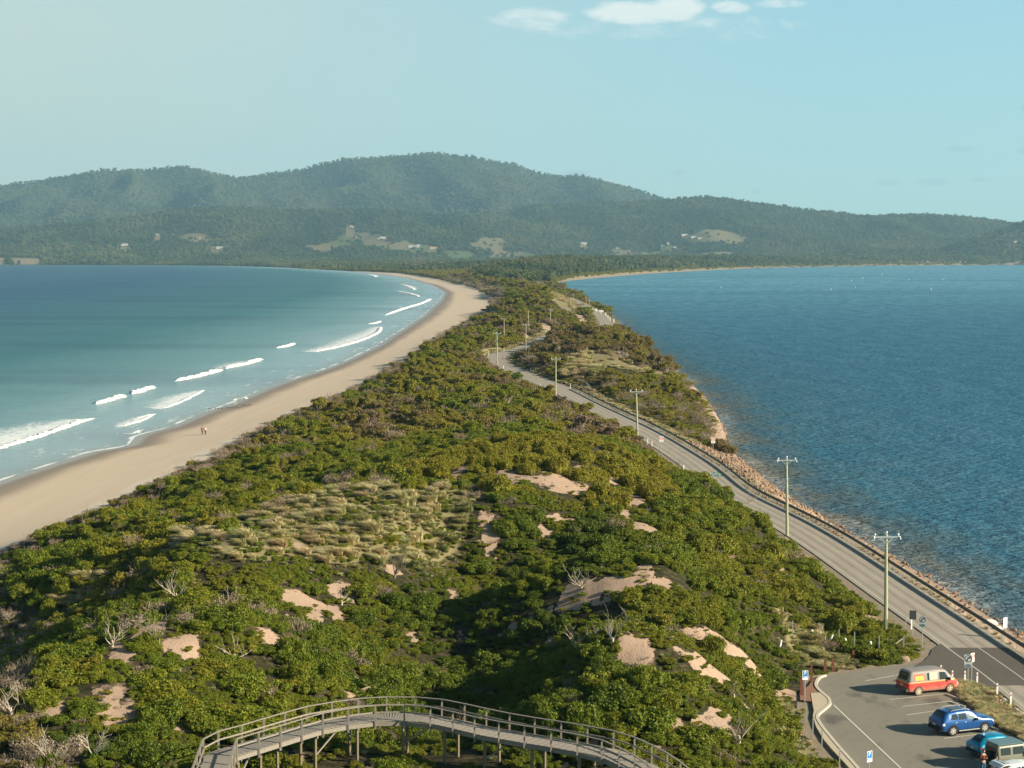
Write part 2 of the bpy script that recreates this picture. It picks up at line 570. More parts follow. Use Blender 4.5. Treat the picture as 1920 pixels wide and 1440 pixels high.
LB = (-0.56, 0.56, 620)
lny0, lny1, dl = math.log(62), math.log(14500), 0.0085
NR = int((lny1 - lny0) / dl) + 1
bs = np.linspace(LB[0], LB[1], LB[2])
lys = lny0 + np.arange(NR) * dl
BB, LY = np.meshgrid(bs, lys)
GY = np.exp(LY)
GX = BB * GY
nearm = GY[:, 0] < 2950
HZ = np.zeros_like(GX)
HZ[nearm] = rbf(GX[nearm], GY[nearm])
fh = far_h(GX, GY)
mixf = sm(GY, 2350, 2850)
HZ = HZ * (1 - mixf) + fh * mixf
# keep water and land on their own sides of the shorelines
xl, xv, xr = XWL(GY), XVL(GY), XWR(GY)
inland = np.minimum(GX - xl, xr - GX)
nf = GY < 2400
HZ = np.where(nf & (inland > 0) & (HZ < 0.12), 0.12 + 0.02 * np.minimum(inland, 20), HZ)
HZ = np.where((GY < 6980) & (inland < 0), np.minimum(HZ, np.maximum(-4, inland * 0.06)), HZ)
# a smooth beach
bt = np.clip((GX - xl) / np.maximum(xv - xl, 1), 0, 1)
bz = 0.05 + 2.6 * bt ** 1.3 + 0.07 * (fbm(GX / 16, GY / 30, 41) - 0.5) * sm(bt, 0.1, 0.4)
bw = nf & (GX > xl) & (GX < xv + 4)
wgt = 1 - sm(GX - xv, -1, 4)
HZ = np.where(bw, HZ * (1 - wgt) + bz * wgt, HZ)
HZ = np.where(nf & (GX <= xl), np.maximum(-3, (GX - xl) * 0.035) + 0.05, HZ)
# roughness of the dunes
dunem = sm(GX - xv, 1, 8) * sm(xr - GX, 2, 10) * (1 - sm(GY, 2300, 2800))
rough = (1.4 + 3.0 * (1 - sm(GY, 230, 420))) * (fbm(GX / 13, GY / 17, 11, 4) - 0.5) + 0.35 * (fbm(GX / 3.1, GY / 4.0, 19, 3) - 0.5)
droad = np.full(GX.shape, 1e3)
msk = (GY < 2400) & (np.abs(GX) < 90)
droad[msk] = dist_path(GX[msk], GY[msk], resample(road_c, 6.0))
near2 = (GY < 190)
pm = np.zeros(GX.shape, bool)
for P_ in (lot, walk, bed):
    pm[near2] |= in_poly(GX[near2], GY[near2], P_)
dlot = np.full(GX.shape, 1e3)
bx = near2 & (GX > 5) & (GX < 75)
dlot[bx] = dist_path(GX[bx], GY[bx], np.vstack([lot, lot[:1]]))
dlot[bx] = np.minimum(dlot[bx], dist_path(GX[bx], GY[bx], np.vstack([walk, walk[:1]])))
dlot[pm] = 0
rw = 1 - sm(np.minimum(droad - 4.6, dlot - 0.8), 0, 6.0)
HZ = HZ + rough * dunem * (1 - rw)
HZ = HZ * (1 - rw) + (ROADZ - 0.06) * rw * 1.0
# the walkway stands clear of the ground and nothing rises between it and the lookout
deck_px = [(404, 1446), (414, 1414), (466, 1400), (529.6, 1380), (597, 1360), (678.6, 1347), (735, 1344), (800, 1346), (854.6, 1357), (916.6, 1372), (983, 1384), (1057, 1395.7), (1133.5, 1409.7), (1159, 1418), (1210, 1442), (1240, 1462), (1272, 1490)]
DECKZ = 12.0
deck = np.array([G(a, b, DECKZ) for a, b in deck_px])
def tail(P_, i, j, L):
    d = P_[i] - P_[j]
    d = d / np.hypot(*d)
    return P_[i] + d * L
deck = np.vstack([tail(deck, 0, 1, 6.0), deck, tail(deck, -1, -2, 3.0)])
deck = smooth_path(resample(deck, 0.3), 5)
ndk = (GY < 135) & (np.abs(GX) < 45)
ddk = np.full(GX.shape, 1e3)
ddk[ndk] = dist_path(GX[ndk], GY[ndk], deck[::3])
HZ = np.where(ndk, np.minimum(HZ, DECKZ - 1.3 + 0.55 * np.maximum(ddk - 1.8, 0)), HZ)
dkb = deck[:, 0] / deck[:, 1]
oo = np.argsort(dkb)
ydk = np.interp(GX / GY, dkb[oo], deck[oo, 1])
los = CAMZ - (CAMZ - (DECKZ - 1.0)) * GY / ydk
inb = sm(GX / GY, -0.21, -0.19) * (1 - sm(GX / GY, 0.11, 0.13))
HZ = np.where((GY < ydk) & (inb > 0), HZ * (1 - inb) + np.minimum(HZ, los) * inb, HZ)
# embankment to the water on the right of the road
emb = (GY < 380) & (GX > 20)
es = xr - GX
ez = np.clip(np.where(GY < 262, ROADZ * np.sign(es) * np.abs(es / 8.6) ** 1.9, es * 0.6), -3, ROADZ - 0.15)
HZ = np.where(emb & (es < 9.5) & (droad > 3.9) & (dlot > 2), np.minimum(HZ, ez), HZ)
SLOPE = np.abs(np.gradient(HZ, axis=0) / np.gradient(GY, axis=0))


def HT(x, y):
    """terrain height lookup"""
    x, y = np.asarray(x, float), np.asarray(y, float)
    fi = np.clip((np.log(y) - lny0) / dl, 0, NR - 1.001)
    fj = np.clip((x / y - LB[0]) / (LB[1] - LB[0]) * (LB[2] - 1), 0, LB[2] - 1.001)
    i, j = fi.astype(int), fj.astype(int)
    a, b = fi - i, fj - j
    return (HZ[i, j] * (1 - a) * (1 - b) + HZ[i + 1, j] * a * (1 - b) + HZ[i, j + 1] * (1 - a) * b + HZ[i + 1, j + 1] * a * b)


def T(px, py, ymin=66.0, water=True):
    """first terrain point seen along the survey ray"""
    dx, dy, dz = ray(px, py)
    ys = np.exp(np.arange(math.log(ymin), lny1, 0.0015))
    xs = dx / dy * ys
    zs = CAMZ + dz / dy * ys
    h = HT(xs, ys)
    if water: h = np.maximum(h, 0.0)
    k = np.argmax(zs <= h)
    if zs[k] > h[k]: k = len(ys) - 1
    return float(xs[k]), float(ys[k]), float(h[k])


def HTf(x, y):
    return float(HT(np.array([x]), np.array([y]))[0])

# ------------------------------------------------------------------ masks on the ground
SAND = []   # x, y, rx, ry
def sand_ell(px, py, rx, ry):
    x, y, z = T(px, py)
    SAND.append((x, y, max(0.6, 0.86 * rx * y / FPX), max(1.0, 0.60 * ry * y * y / (FPX * (CAMZ - z)))))
for e in [(1050, 905, 62, 15), (965, 893, 40, 12), (880, 876, 30, 9), (905, 926, 26, 8), (1188, 935, 26, 20), (1175, 962, 16, 12), (1210, 990, 26, 9), (1278, 998, 18, 12), (920, 990, 16, 22), (905, 968, 14, 9),
          (1088, 1108, 30, 13), (1140, 1094, 30, 8), (1125, 1128, 22, 6), (1200, 1230, 42, 20), (1405, 1240, 22, 17), (1375, 1043, 16, 9), (1465, 1070, 18, 10), (1430, 1062, 12, 6), (1210, 1065, 14, 8), (1020, 998, 18, 5),
          (570, 1128, 60, 12), (640, 1108, 34, 14), (590, 1150, 18, 20), (500, 1192, 30, 16), (300, 1165, 32, 36), (345, 1205, 42, 20), (275, 1150, 20, 22), (215, 1303, 34, 22), (190, 1290, 12, 14),
          (240, 1340, 22, 12), (340, 1360, 15, 10), (770, 1197, 16, 7), (230, 1230, 22, 14), (1270, 1365, 18, 20), (1222, 1398, 20, 12), (640, 1165, 14, 10), (560, 1020, 20, 5), (480, 1150, 10, 8), (870, 1195, 10, 5),
          (740, 1072, 22, 6), (1640, 1160, 20, 4), (1590, 1120, 20, 4), (1150, 905, 22, 10), (1090, 885, 24, 7), (1478, 1300, 8, 12), (850, 1110, 12, 6), (275, 1410, 14, 6), (100, 1330, 14, 8),
          (1060, 575, 14, 10), (1040, 562, 12, 8), (1085, 590, 10, 9), (965, 583, 8, 4), (925, 588, 14, 6), (1095, 604, 12, 8), (1180, 685, 40, 6), (1240, 700, 24, 6), (1130, 668, 28, 5), (1010, 548, 8, 3), (1020, 612, 18, 4), (985, 632, 12, 4),
          (985, 712, 14, 5), (890, 706, 8, 4), (870, 650, 6, 3), (1010, 765, 16, 3)]:
    sand_ell(*e)
GRASS = []
def grass_ell(px, py, rx, ry):
    x, y, z = T(px, py)
    GRASS.append((x, y, rx * y / FPX, ry * y * y / (FPX * (CAMZ - z))))
for e in [(640, 960, 150, 42), (560, 985, 110, 30), (760, 970, 90, 36), (470, 1010, 90, 18), (690, 930, 110, 22), (840, 960, 50, 22), (360, 1010, 50, 14), (620, 1030, 60, 12), (150, 1110, 50, 8), (720, 1000, 90, 20),
          (1130, 675, 55, 9), (1180, 690, 50, 8), (1100, 690, 30, 8), (1235, 702, 26, 8), (1085, 700, 22, 6), (1060, 565, 26, 14), (1530, 1230, 60, 22), (1500, 1190, 40, 14), (1500, 1400, 40, 20), (1520, 1370, 26, 24), (1480, 1330, 16, 12)]:
    grass_ell(*e)


def ell(x, y, L):
    m = np.full(np.shape(x), -1.0)
    for cx, cy, rx, ry in L:
        d = ((x - cx) / rx) ** 2 + ((y - cy) / ry) ** 2
        m = np.maximum(m, 1.25 - d)
    return m


def SNOISE(x, y):
    n = 1.9 * (fbm(x / 1.9, y / 3.0, 77, 4) - 0.5) + 1.2 * (fbm(x / 0.8, y / 1.2, 78, 3) - 0.5) - 0.05
    bits = (fbm(x / 3.2, y / 4.5, 177, 4) - 0.675) * 9 * (y < 300)      # small bare spots all over the near dune
    return np.maximum(n, -9) + np.maximum(bits, 0) * 1.5
nearY = GY < 1400
sandm = np.full(GX.shape, -1.0)
sandm[nearY] = ell(GX[nearY], GY[nearY], SAND)
sandm = np.where(sandm > -1, 0.62 * sandm, sandm) + SNOISE(GX, GY)
grassm = np.full(GX.shape, -1.0)
grassm[nearY] = ell(GX[nearY], GY[nearY], GRASS)
grassm = grassm + 0.9 * (fbm(GX / 3.0, GY / 5.0, 79, 4) - 0.5)


def gridlook(A_, x, y):
    fi = np.clip((np.log(y) - lny0) / dl, 0, NR - 1.001)
    fj = np.clip((x / y - LB[0]) / (LB[1] - LB[0]) * (LB[2] - 1), 0, LB[2] - 1.001)
    i, j = fi.astype(int), fj.astype(int)
    a, b = fi - i, fj - j
    return (A_[i, j] * (1 - a) * (1 - b) + A_[i + 1, j] * a * (1 - b) + A_[i, j + 1] * (1 - a) * b + A_[i + 1, j + 1] * a * b)


# far fields and clearings (px centre, px half sizes, kind 0 straw 1 green)
FIELDS = []
for px, py, rx, ry, kd in [(375, 440, 40, 5, 0), (350, 441, 30, 3, 0), (235, 461, 14, 4, 0), (600, 461, 28, 3.5, 0), (650, 448, 26, 5, 1), (664, 439, 14, 3, 0), (690, 441, 28, 3.5, 0), (750, 459, 30, 5, 0), (780, 466, 40, 4, 1),
                           (855, 476, 38, 6, 1), (925, 452, 38, 9, 0), (905, 455, 25, 6, 0), (950, 475, 40, 4, 0), (985, 477, 20, 3, 1), (1165, 472, 30, 4, 0), (1205, 475, 34, 4, 0), (1330, 442, 45, 8, 0), (1290, 440, 18, 4, 0),
                           (1340, 475, 34, 2.5, 0), (1370, 445, 26, 6, 0), (700, 452, 20, 4, 0), (1720, 495, 70, 1.6, 0), (1250, 462, 16, 2.5, 1), (410, 465, 14, 2, 0), (660, 427, 9, 3, 0), (718, 449, 12, 3, 0), (775, 466, 18, 3, 0), (812, 468, 14, 3, 0), (417, 468, 16, 2.5, 0), (341, 442, 8, 2.5, 0), (296, 443, 9, 2, 0), (1094, 460, 9, 2.5, 0), (1253, 463, 16, 3, 0), (1300, 446, 16, 4, 0), (1157, 467, 6, 2.5, 0), (1898, 457, 14, 2.5, 0)]:
    x, y, z = T(px, py)
    FIELDS.append((x, y, rx * y / FPX, max(60, ry * 18), kd, px, py, rx, ry))
# a clearing is kept where the ground is seen inside its outline
FB = GX / GY * FPX + 960
FR = YH + (CAMZ - HZ) * FPX / GY
fieldm = np.full(GX.shape, -1.0)
fieldk = np.zeros(GX.shape)
farY = GY > 3000
for f in FIELDS:
    d = 1.2 - ((FB - f[5]) / f[7]) ** 2 - ((FR - f[6] - 3.5) / (f[8] + 4.5)) ** 2
    d = np.where(farY & (np.abs(GY - f[1]) < 900), d, -1)
    up = d > fieldm
    fieldm = np.where(up, d, fieldm)
    fieldk = np.where(up & (d > 0), f[4], fieldk)
fieldm = 0.8 * fieldm + 2.0 * (fbm(GX / 60, GY / 110, 31, 3) - 0.5) - 0.12

# ------------------------------------------------------------------ materials
def new_mat(name):
    m = bpy.data.materials.new(name)
    m.use_nodes = True
    m.node_tree.nodes.clear()
    return m, NT(m.node_tree)


def finish(nt, color, rough=0.7, bump=None, bstr=0.3, bdist=0.05, spec=0.3, metal=0.0, **extra):
    ins = {'Base Color': color if isinstance(color, bpy.types.NodeSocket) or len(color) == 4 else (*color, 1), 'Roughness': rough, 'Specular IOR Level': spec, 'Metallic': metal}
    if bump is not None:
        ins['Normal'] = nt.n('ShaderNodeBump', i={'Height': bump, 'Strength': bstr, 'Distance': bdist}).outputs[0]
    ins.update(extra)
    p = nt.n('ShaderNodeBsdfPrincipled', i=ins)
    nt.n('ShaderNodeOutputMaterial', i={'Surface': p.outputs[0]})
    return p


def P3(nt):
    return nt.n('ShaderNodeNewGeometry').outputs['Position']


def simple(name, col, rough=0.6, metal=0.0, spec=0.3, var=0.12, scale=3.0, bstr=0.0, coat=0.0):
    m, t = new_mat(name)
    oc = t.n('ShaderNodeTexCoord').outputs['Object']
    nz = t.noise(oc, scale, 4, 0.6)
    c = t.mix(nz, tuple(x * (1 - var) for x in col[:3]) + (1,), tuple(min(1, x * (1 + var)) for x in col[:3]) + (1,))
    ex = {'Coat Weight': coat, 'Coat Roughness': 0.08} if coat else {}
    finish(t, c, rough, t.noise(oc, scale * 6, 3) if bstr else None, bstr, 0.01, spec, metal, **ex)
    return m


SANDC = (0.50, 0.385, 0.275, 1)
def sand_pattern(t, pos):
    n1 = t.noise(pos, 0.9, 5, 0.6)
    n2 = t.noise(pos, 9.0, 4, 0.6)
    c = t.mix(n1, (0.35, 0.245, 0.175, 1), (0.52, 0.385, 0.285, 1))
    n3 = t.sstep(t.noise(pos, 3.6, 6, 0.8), 0.52, 0.72)
    c = t.mix(t.math('MULTIPLY', n3, 0.55), c, (0.15, 0.105, 0.07, 1))
    return t.mix(t.math('MULTIPLY', n2, 0.6), c, (0.24, 0.165, 0.11, 1)), t.math('ADD', n1, t.math('MULTIPLY', n2, 0.3))

# dunes
M_dune, t = new_mat('dune_soil')
pos = P3(t)
sc, sb = sand_pattern(t, pos)
litter = t.ramp(t.noise(pos, 1.6, 6, 0.7), [(0.3, (0.018, 0.020, 0.008)), (0.5, (0.038, 0.036, 0.016)), (0.62, (0.085, 0.068, 0.038)), (0.8, (0.20, 0.145, 0.095))])  # soil and litter, kept dark so gaps between shrubs look shaded
msand = t.sstep(t.math('ADD', t.attr('sand'), t.math('MULTIPLY', t.math('SUBTRACT', t.noise(pos, 1.3, 6, 0.75), 0.5), 2.3)), 0.0, 0.2)
litt = t.sstep(t.noise(pos, 2.2, 6, 0.8), 0.60, 0.68)
msand = t.math('MULTIPLY', msand, t.math('SUBTRACT', 1.0, t.math('MULTIPLY', litt, 0.75)))
dry = t.mix(t.noise(pos, 2.5, 5, 0.65), (0.30, 0.25, 0.13, 1), (0.13, 0.12, 0.05, 1))
grav = t.mix(t.noise(pos, 3.0, 5, 0.7), (0.34, 0.275, 0.20, 1), (0.20, 0.165, 0.12, 1))
c = t.mix(msand, litter, sc)
c = t.mix(t.sstep(t.attr('dry'), 0.3, 0.6), c, dry)
c = t.mix(t.sstep(t.attr('gravel'), 0.3, 0.6), c, grav)
finish(t, c, 0.95, t.math('ADD', sb, t.noise(pos, 6, 5, 0.7)), 0.5, 0.15, 0.1)

# beach
M_beach, t = new_mat('beach_sand')
pos = P3(t)
streak = t.noise(t.scalev(pos, (0.5, 0.035, 1)), 1.0, 5, 0.6)
fine = t.noise(pos, 3.5, 5, 0.7)
c = t.mix(streak, (0.54, 0.43, 0.305, 1), (0.70, 0.565, 0.41, 1))
c = t.mix(t.math('MULTIPLY', fine, 0.35), c, (0.37, 0.28, 0.19, 1))
pale = t.sstep(t.math('ADD', t.attr('upper'), t.math('MULTIPLY', t.math('SUBTRACT', t.noise(t.scalev(pos, (0.16, 0.05, 1)), 1.0, 3), 0.5), 0.5)), 0.86, 0.9)
c = t.mix(pale, c, (0.60, 0.51, 0.39, 1))
wet = t.sstep(t.math('ADD', t.attr('h'), t.math('MULTIPLY', t.math('SUBTRACT', t.noise(t.scalev(pos, (0.12, 0.03, 1)), 1.0, 3), 0.5), 0.32)), 0.62, 0.12)
vwet = t.sstep(t.attr('h'), 0.13, 0.05)
c = t.mix(wet, c, (0.24, 0.175, 0.12, 1))
rg = t.math('SUBTRACT', 0.92, t.math('MULTIPLY', wet, 0.42))
rg = t.math('SUBTRACT', rg, t.math('MULTIPLY', vwet, 0.30))
finish(t, c, rg, fine, 0.25, 0.06, 0.3)

# hills floor
M_hill, t = new_mat('hill_ground')
pos = P3(t)
nn = t.noise(t.scalev(pos, (1, 0.5, 1)), 0.03, 5, 0.7)
c = t.mix(nn, (0.030, 0.040, 0.020, 1), (0.060, 0.064, 0.034, 1))
fld = t.mix(t.attr('fkind'), t.mix(t.noise(pos, 0.02, 5), (0.22, 0.175, 0.10, 1), (0.13, 0.125, 0.065, 1)), (0.095, 0.125, 0.045, 1))
c = t.mix(t.sstep(t.attr('field'), 0.0, 0.15), c, fld)
sandy = t.mix(t.noise(t.scalev(pos, (1, 1, 4)), 0.06, 5, 0.7), (0.34, 0.27, 0.18, 1), (0.13, 0.11, 0.08, 1))
c = t.mix(t.sstep(t.attr('cliff'), 0.4, 0.6), c, sandy)
finish(t, c, 0.95, None, spec=0.1)

# ------------------------------------------------------------------ ground sheets
idx = np.arange(GX.size).reshape(GX.shape)
q = np.stack([idx[:-1, :-1], idx[:-1, 1:], idx[1:, 1:], idx[1:, :-1]], -1).reshape(-1, 4)
cxq = GX.ravel()[q].mean(1)
cyq = GY.ravel()[q].mean(1)
czq = HZ.ravel()[q].max(1)
alive = czq > -1.6
isbeach = (cxq < XVL(cyq) + 0.5) & (cyq < 6990) & alive
isfar = (cyq > 2600) & alive & ~isbeach
isdune = alive & ~isbeach & ~isfar
upper = (GX - xl) / np.maximum(xv - xl, 1)
# cliffs at the far left, shore strip on the right
cliffn = fbm(GX / 60, GY / 60, 91)
cliff = np.where((GY > 6950) & (GY < 7085) & (FB < 250) & (cliffn > 0.47) & (((FB > 20) & (FB < 95)) | ((FB > 150) & (FB < 225)) | (FB < 12)), 1.0, 0.0)
cliff = np.maximum(cliff, np.where((GY > 2500) & (xr - GX > -8) & (xr - GX < np.where(GY > 6300, 90, 7)) & (GX > 0), 1.0, 0.0))
straw_strip = ((droad > 4.3) & (droad < 7.5) & (GY > 330) & (GX < 90)) | ((droad > 3.9) & (droad < 5.6) & (GY < 330) & (GX > 30))
gravel = np.where(droad < 4.4, 1.0, 0) * (dlot > 2)
gravel = np.maximum(gravel, ((dlot < 1.2)).astype(float))
embz = (GX > XWR(GY) - 9.5) & (GY < 345) & (GX > 30)
def sub(name, sel, mat, attrs):
    f = q[sel]
    u, inv = np.unique(f, return_inverse=True)
    v = np.stack([GX.ravel()[u], GY.ravel()[u], HZ.ravel()[u]], 1)
    me = np_mesh(name, v, inv.reshape(-1, 4), True)
    for k, a in attrs.items():
        fattr(me, k, a.ravel()[u])
    o = link_mesh(name, me, mat)
    o['kind'] = 'structure'
    return o
sub('beach', isbeach, M_beach, {'h': HZ, 'upper': upper})
sub('dune_ground', isdune, M_dune, {'sand': np.where(embz, 1.0, np.where(nearY & (GX < xr - 4) & (GX > xv + 2), sandm, 0.4)), 'dry': np.where(straw_strip, 1.0, np.clip(grassm, 0, 1)), 'gravel': gravel})
sub('hills', isfar, M_hill, {'field': fieldm, 'fkind': fieldk, 'cliff': cliff})

# ------------------------------------------------------------------ water
BREAK = [  # front line (px), crest height, width, foam trail length
    ([(-60, 853), (0, 839), (60, 822), (110, 805), (150, 791), (179, 783)], 0.75, 3.2, 34),
    ([(180, 757), (205, 751), (237, 741)], 1.15, 3.6, 5),
    ([(247, 738), (270, 732), (292, 725)], 1.2, 3.6, 5),
    ([(328, 714), (370, 706), (419, 693)], 1.25, 4.0, 6),
    ([(423, 690), (460, 683), (493, 673)], 1.25, 4.2, 18),
    ([(303, 765), (330, 757), (360, 743), (384, 730)], 0.45, 1.8, 17),
    ([(226, 798), (262, 789), (291, 775)], 0.4, 1.5, 9),
    ([(519, 652), (540, 649), (553, 643)], 0.9, 3.4, 9),
    ([(592, 659), (640, 649), (680, 637), (708, 624), (716, 612)], 0.8, 3.6, 26),
    ([(690, 607), (704, 606), (715, 602)], 0.8, 4.0, 8),
    ([(722, 591), (760, 578), (790, 569), (809, 560)], 1.1, 5.0, 9),
    ([(742, 546), (762, 550), (784, 556)], 1.1, 7.0, 16),
    ([(748, 533), (760, 536), (776, 543)], 0.9, 7.0, 20),
    ([(688, 514), (697, 516), (703, 519)], 1.0, 9.0, 25),
    ([(226, 811.5), (250, 811), (262, 805)], 0.15, 0.8, 3),
    ([(255, 783), (272, 779), (285, 775)], 0.2, 0.9, 3)]
brk = []
for pts, hgt, wid, trail in BREAK:
    P_ = np.array([G(a, b, 0.2) for a, b in pts])
    P_ = resample(catmull(P_, 12), 0.8)
    brk.append((P_, hgt, wid, trail))

wx, wy = GX.ravel(), GY.ravel()
slopeL = (XWL(wy + 5) - XWL(wy - 5)) / 10
slopeR = (XWR(wy + 5) - XWR(wy - 5)) / 10
dL = (XWL(wy) - wx) / np.sqrt(1 + slopeL ** 2)
dR = (wx - XWR(wy)) / np.sqrt(1 + slopeR ** 2)
trailm = np.zeros(wx.shape)
for P_, hgt, wid, trail in brk:
    x0, x1, y0, y1 = P_[:, 0].min() - trail - 8, P_[:, 0].max() + 8, P_[:, 1].min() - trail - 8, P_[:, 1].max() + trail + 8
    mk = np.where((wx > x0) & (wx < x1) & (wy > y0) & (wy < y1))[0]
    if not len(mk): continue
    X_, Y_ = wx[mk], wy[mk]
    Q_ = P_[::4] if len(P_) > 12 else P_
    D2 = (X_[:, None] - Q_[None, :, 0]) ** 2 + (Y_[:, None] - Q_[None, :, 1]) ** 2
    k = D2.argmin(1)
    kk = np.clip(k, 1, len(Q_) - 2)
    tx, ty = Q_[kk + 1, 0] - Q_[kk - 1, 0], Q_[kk + 1, 1] - Q_[kk - 1, 1]
    L_ = np.hypot(tx, ty)
    s_ = -((X_ - Q_[k, 0]) * ty - (Y_ - Q_[k, 1]) * tx) / L_     # seaward (left) positive
    al = ((X_ - Q_[k, 0]) * tx + (Y_ - Q_[k, 1]) * ty) / L_
    over = np.where((k == 0) | (k == len(Q_) - 1), np.abs(al), 0)
    u = k / (len(Q_) - 1)
    tl = trail * (0.35 + 0.65 * np.sin(np.pi * np.clip(u * 0.9 + 0.08, 0, 1)))
    val = np.where(s_ > -0.5, 1 - s_ / tl, 0) - over / 3
    trailm[mk] = np.maximum(trailm[mk], np.clip(val, 0, 1))

def water(name, sel, mat, attrs):
    f = q[sel]
    u, inv = np.unique(f, return_inverse=True)
    v = np.stack([wx[u], wy[u], np.zeros(len(u))], 1)
    me = np_mesh(name, v, inv.reshape(-1, 4), True)
    for k, a in attrs.items():
        fattr(me, k, a.ravel()[u])
    o = link_mesh(name, me, mat)
    o['kind'] = 'structure'
    return o
hq = HZ.ravel()[q].min(1)
w_l = (hq < 0.4) & (cxq < XWL(cyq) + 25) & (cxq < (XWL(cyq) + XWR(cyq)) / 2) | ((cyq > 6500) & (hq < 0.4) & (cxq < 0))
w_r = (hq < 0.4) & (cxq > (XWL(cyq) + XWR(cyq)) / 2) & ~w_l


def wave_height(t, pos, scales):
    s = None
    for sc, sx_, sy_, a in scales:
        n = t.noise(t.scalev(pos, (sx_, sy_, 1)), sc, 3, 0.6)
        n = t.math('MULTIPLY', n, a)
        s = n if s is None else t.math('ADD', s, n)
    return s

def sea(t, col, nrm, fo, k):
    """wind-roughened water: body colour plus a Fresnel share of mirrored sky, foam matt"""
    df = t.n('ShaderNodeBsdfDiffuse', i={'Color': col, 'Normal': nrm})
    gl = t.n('ShaderNodeBsdfGlossy', i={'Color': (1, 1, 1, 1), 'Roughness': 0.22, 'Normal': nrm})
    fr = t.n('ShaderNodeFresnel', i={'IOR': 1.33, 'Normal': nrm}).outputs[0]
    fac = t.math('MULTIPLY', t.math('MULTIPLY', fr, k), t.math('SUBTRACT', 1.0, fo), clamp=True)
    mx = t.n('ShaderNodeMixShader', i={0: fac, 1: df.outputs[0], 2: gl.outputs[0]})
    t.n('ShaderNodeOutputMaterial', i={'Surface': mx.outputs[0]})

M_ocean, t = new_mat('ocean_water')
pos = P3(t)
sd_ = t.attr('shore')
wob = t.math('MULTIPLY', t.math('SUBTRACT', t.noise(t.scalev(pos, (0.02, 0.006, 1)), 1.0, 4), 0.5), 60)
lg = t.math('DIVIDE', t.math('ADD', sd_, wob), 420.0)
base = t.ramp(t.math('MAXIMUM', lg, 0.0), [(0.0, (0.25, 0.34, 0.355)), (0.06, (0.20, 0.33, 0.35)), (0.13, (0.095, 0.225, 0.24)), (0.32, (0.042, 0.150, 0.178)), (1.0, (0.024, 0.095, 0.165))])
shal = t.sstep(sd_, 10.0, 0.0)
base = t.mix(t.math('MULTIPLY', shal, 0.7), base, (0.22, 0.225, 0.19, 1))
patch = t.noise(t.scalev(pos, (0.004, 0.012, 1)), 1.0, 4, 0.55)
base = t.mix(t.math('MULTIPLY', t.sstep(patch, 0.40, 0.75), 0.38), base, (0.010, 0.050, 0.092, 1))
lace = t.noise(pos, 1.1, 6, 0.75)
lace2 = t.noise(t.scalev(pos, (1, 1, 1), (7, 3, 0)), 0.35, 4, 0.6)
ft = t.math('MULTIPLY', t.attr('trail'), 1.0)
fo = t.sstep(t.math('ADD', t.math('MULTIPLY', ft, 0.42), t.math('ADD', t.math('MULTIPLY', lace, 0.55), t.math('MULTIPLY', lace2, 0.35))), 0.62, 0.80)
fo = t.math('MULTIPLY', fo, t.sstep(ft, 0.0, 0.12))
# thin foam lip along the wash edge
edge = t.math('SUBTRACT', 1.0, t.math('ABSOLUTE', t.math('DIVIDE', t.math('SUBTRACT', sd_, t.math('ADD', 1.7, t.math('MULTIPLY', t.math('SUBTRACT', t.noise(t.scalev(pos, (0.2, 0.09, 1)), 1.0, 3), 0.5), 3.0))), 1.0)), clamp=True)
edge = t.math('MINIMUM', t.math('MULTIPLY', edge, 1.6), 1.0)
edge = t.math('MULTIPLY', edge, t.sstep(t.noise(t.scalev(pos, (0.2, 0.06, 1)), 1.0, 4), 0.42, 0.6))
washn = t.sstep(t.noise(t.scalev(pos, (0.25, 0.055, 1), (3, 9, 0)), 1.0, 6, 0.62), 0.58, 0.66)
wash = t.math('MULTIPLY', washn, t.math('MULTIPLY', t.sstep(sd_, 26, 8), t.sstep(sd_, 1.0, 5)))
fo = t.math('MAXIMUM', t.math('MAXIMUM', fo, edge), t.math('MULTIPLY', wash, 0.55))
col = t.mix(t.math('MULTIPLY', fo, 0.9), base, (0.72, 0.75, 0.74, 1))
bh = wave_height(t, pos, [(1.0, 0.10, 0.22, 1.0), (1.0, 0.5, 0.9, 0.35), (1.0, 0.03, 0.02, 1.2)])
calm = t.sstep(sd_, 0.0, 30.0)
nrm = t.n('ShaderNodeBump', i={'Height': bh, 'Strength': t.math('ADD', 0.15, t.math('MULTIPLY', calm, 0.75)), 'Distance': 0.8}).outputs[0]
sea(t, col, nrm, fo, t.math('SUBTRACT', 0.62, t.math('MULTIPLY', t.sstep(sd_, 5, 140), 0.44)))

M_bay, t = new_mat('bay_water')
pos = P3(t)
sd_ = t.attr('shore')
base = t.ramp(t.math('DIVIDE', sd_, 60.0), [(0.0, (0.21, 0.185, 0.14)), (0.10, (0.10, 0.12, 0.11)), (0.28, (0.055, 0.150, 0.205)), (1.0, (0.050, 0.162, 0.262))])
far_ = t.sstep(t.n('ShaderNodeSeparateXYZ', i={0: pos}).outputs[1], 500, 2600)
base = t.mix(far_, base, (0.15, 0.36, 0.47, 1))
chop = t.noise(t.scalev(pos, (0.10, 0.035, 1)), 1.0, 5, 0.7)  # light and dark of ripples painted into the water colour
base = t.mix(t.math('MULTIPLY', t.sstep(chop, 0.40, 0.60), 0.55), base, (0.022, 0.125, 0.21, 1))
chop2 = t.noise(t.scalev(pos, (0.022, 0.0075, 1), (4, 7, 0)), 1.0, 5, 0.7)  # coarser ripple contrast painted on far out
base = t.mix(t.math('MULTIPLY', t.math('MULTIPLY', far_, t.sstep(chop2, 0.42, 0.62)), 0.45), base, (0.045, 0.19, 0.29, 1))
gust = t.sstep(t.noise(t.scalev(pos, (0.0012, 0.0042, 1)), 1.0, 3, 0.5), 0.5, 0.66)
